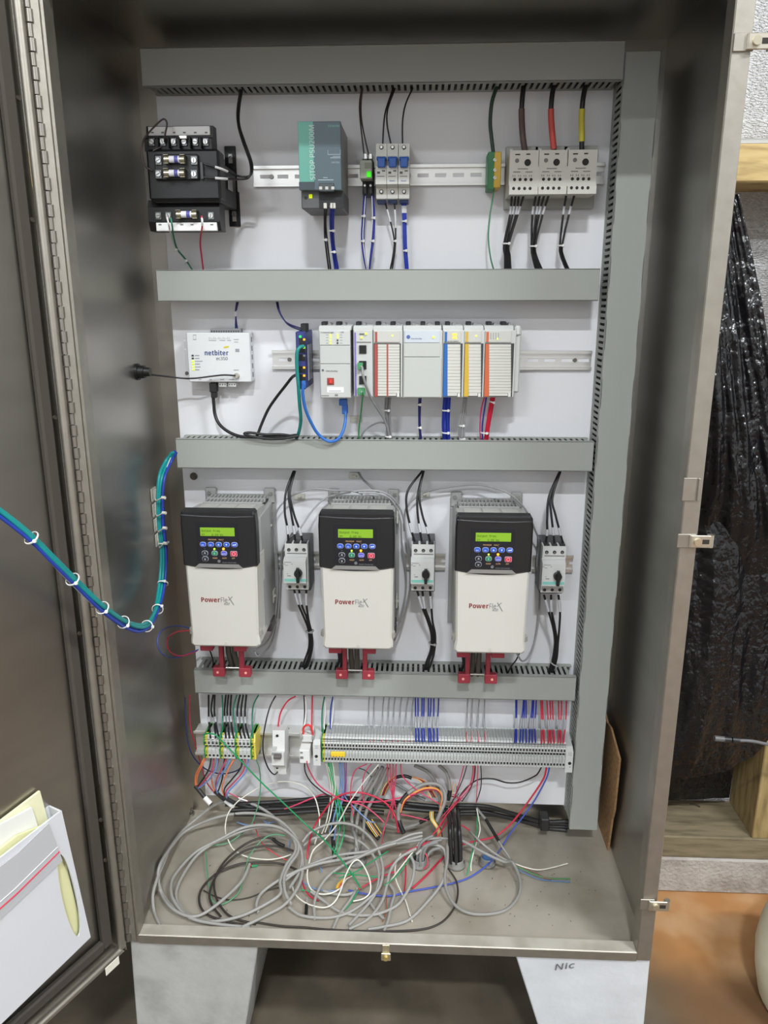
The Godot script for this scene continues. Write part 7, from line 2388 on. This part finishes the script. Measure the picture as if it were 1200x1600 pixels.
func sheet_part(t: Node3D, called: String, p0: Vector3, top: float, lefts: Array, rights: Array, bots: Array, z0: float, amp: float, seed_: int, mat: Material) -> void:
	# a hanging film: rows from TOP to the hem, its edges given at even steps down, its hem at even steps across
	var nu := 70
	var nv := 130
	var f := FastNoiseLite.new()
	f.seed = seed_
	f.frequency = 1.0
	f.fractal_octaves = 3
	var st := SurfaceTool.new()
	st.begin(Mesh.PRIMITIVE_TRIANGLES)
	st.set_smooth_group(0)
	var at := func(a: Array, s: float) -> float:
		var k := clampf(s, 0.0, 1.0) * (a.size() - 1)
		var i := mini(int(k), a.size() - 2)
		return lerpf(a[i], a[i + 1], k - i)
	var grid := []
	for j in nv + 1:
		for i in nu + 1:
			var s := float(i) / nu
			var v := float(j) / nv
			var bot: float = at.call(bots, s)
			var py := lerpf(top, bot, v)
			var px := lerpf(at.call(lefts, v), at.call(rights, v), s)
			var p := A(px, py, z0)
			var gather := lerpf(0.35, 1.0, v)
			p.z += amp * gather * (1.0 - 0.7 * smoothstep(0.8, 1.0, v)) * (sin(s * 7.0 + 2.0 * sin(v * 1.6 + s * 2.0) + seed_) * 0.9 + f.get_noise_2d(s * 3.0, v * 1.1 + 7.0) * 1.6 + f.get_noise_2d(s * 7.0, v * 2.5) * 0.25)
			p.z += 0.05 * sin(PI * v) * gather
			grid.append(p - p0)
	for j in nv:
		for i in nu:
			var a: Vector3 = grid[j * (nu + 1) + i]
			var b: Vector3 = grid[j * (nu + 1) + i + 1]
			var c: Vector3 = grid[(j + 1) * (nu + 1) + i + 1]
			var d: Vector3 = grid[(j + 1) * (nu + 1) + i]
			for q: Vector3 in [a, b, c, a, c, d]:
				st.add_vertex(q)
	st.index()
	st.generate_normals()
	var o := MeshInstance3D.new()
	o.name = called
	o.mesh = st.commit()
	o.material_override = mat
	t.add_child(o, true)

func plastic_sheet() -> void:
	var p0 := A(1120, 1210, -0.1)
	var t := thing("plastic_sheet", "black crinkled plastic sheet hanging from the timber blocking on the framed wall", "plastic sheet", p0)
	sheet_part(t, "shade_fold", p0, 900.0, [1000, 1000], [1150, 1146, 1140], [1250, 1250, 1248], -0.25, 0.008, 5, mats["plastic"])  # added dark sheet in place of the shade above the sill
	sheet_part(t, "lower_fold", p0, 560.0, [1050, 1010, 1000, 990, 985], [1200, 1232, 1250, 1254, 1240, 1225], [1216, 1214, 1212, 1205, 1180, 1120], -0.09, 0.022, 3, mats["plastic"])
	sheet_part(t, "upper_fold", p0, 303.0, [1080, 1060, 1050, 1040, 1025], [1156, 1172, 1184, 1193, 1204, 1220, 1240, 1250], [830, 838, 850, 892, 903, 908], -0.07, 0.026, 9, mats["plastic"])

func document_pocket() -> void:
	# on the inner face of the door: X runs from the hinge outwards (negative), Z out of the door
	var dirn := Vector3(-0.4415, 0, 0.897).normalized()
	var nrm := Vector3(0.897, 0, 0.4415).normalized()
	var p0 := Vector3(-0.4665, LEG + 0.075, 0.378) + dirn * 0.2 - nrm * 0.0225
	var fr := Basis(-dirn, Vector3.UP, nrm)
	var t := thing("document_pocket", "white plastic document pocket fixed low on the inside of the open door", "document pocket", p0)
	t.basis = fr * Basis(Vector3(0, 0, 1), 0.09)
	var white := M(214, 215, 220, 0.45)
	# local: x from +0.122 (hinge side) to -0.18, y from 0 to 0.26
	var m := mb()
	var outer := PackedVector2Array([Vector2(0.122, 0.0), Vector2(0.122, 0.262), Vector2(-0.2, 0.262), Vector2(-0.2, 0.0)])
	var ov := PackedVector2Array()
	for i in 25:
		var a := TAU * i / 24.0 + PI * 0.0
		ov.append(Vector2(0.102 + 0.0125 * cos(a), 0.108 + 0.085 * sin(a)))
	var plate := PackedVector2Array([Vector2(0.122, 0.108), Vector2(0.122, 0.262), Vector2(-0.2, 0.262), Vector2(-0.2, 0.0), Vector2(0.122, 0.0), Vector2(0.122, 0.107)])
	for i in 25:
		var a := -TAU * i / 24.0
		plate.append(Vector2(0.102 + 0.0125 * cos(a), 0.1075 + 0.085 * sin(a) + (0.0005 if i == 24 else 0.0)))
	m.prism(plate, 0.026, 0.029)
	part(t, "front_plate", m, white)
	m = mb()
	m.box(Vector3(0.1205, 0.131, 0.0135), Vector3(0.003, 0.262, 0.027))
	m.box(Vector3(-0.039, 0.0015, 0.0135), Vector3(0.322, 0.003, 0.027))
	m.box(Vector3(-0.039, 0.131, 0.001), Vector3(0.322, 0.262, 0.002))
	part(t, "back_tray", m, white)
	# what it holds
	var mk := func(pts: PackedVector2Array, z0: float, z1: float) -> MB:
		var q := mb()
		q.prism(pts, z0, z1)
		return q
	var cream := M(232, 230, 194, 0.7)
	var paper := M(232, 232, 226, 0.7)
	var holds := [
		["paper_folder", "cream yellow paper folder at the back of the document pocket", [Vector2(0.114, 0.006), Vector2(0.108, 0.302), Vector2(0.05, 0.3), Vector2(-0.06, 0.296), Vector2(-0.19, 0.296), Vector2(-0.19, 0.006)], 0.004, 0.008, cream, "folder"],
		["paper_stack", "stack of white papers in the document pocket, in front of the yellow folder", [Vector2(0.1, 0.006), Vector2(0.086, 0.29), Vector2(0.02, 0.302), Vector2(-0.05, 0.29), Vector2(-0.19, 0.28), Vector2(-0.19, 0.006)], 0.0095, 0.014, paper, "papers"],
		["paper_folder", "pale yellow folder just behind the front plate of the document pocket, seen through its slot", [Vector2(0.116, 0.006), Vector2(0.114, 0.245), Vector2(0.05, 0.268), Vector2(-0.19, 0.262), Vector2(-0.19, 0.006)], 0.0155, 0.02, M(224, 222, 172, 0.7), "folder"]]
	for h: Array in holds:
		var o := single(h[0], h[1], h[6], p0, mk.call(PackedVector2Array(h[2]), h[3], h[4]), h[5])
		o.basis = fr * Basis(Vector3(0, 0, 1), 0.09)
	# resealable bag in front
	var q := mb()
	var bag := PackedVector2Array([Vector2(0.119, 0.17), Vector2(0.118, 0.25), Vector2(0.06, 0.246), Vector2(0.0, 0.252), Vector2(-0.08, 0.247), Vector2(-0.2, 0.249), Vector2(-0.2, 0.17)])
	q.prism(bag, 0.0295, 0.0315)
	var bt := single("zip_bag", "milky resealable bag with a red zip line over the front of the document pocket", "bag", p0, q, M(190, 190, 194, 0.25))
	bt.basis = fr * Basis(Vector3(0, 0, 1), 0.09) * Basis(Vector3(0, 0, 1), 0.09)
	q = mb()
	q.tube(PackedVector3Array([Vector3(0.119, 0.19, 0.0315), Vector3(0.04, 0.186, 0.0318), Vector3(-0.04, 0.189, 0.0318), Vector3(-0.2, 0.184, 0.0318)]), 0.0012, 6)
	part(bt, "red_zip", q, M(206, 40, 70, 0.4))
	q = mb()
	q.tube(PackedVector3Array([Vector3(0.119, 0.2, 0.0315), Vector3(0.04, 0.196, 0.0318), Vector3(-0.04, 0.199, 0.0318), Vector3(-0.2, 0.194, 0.0318)]), 0.0009, 6)
	part(bt, "zip_ridge", q, M(216, 216, 220, 0.3))
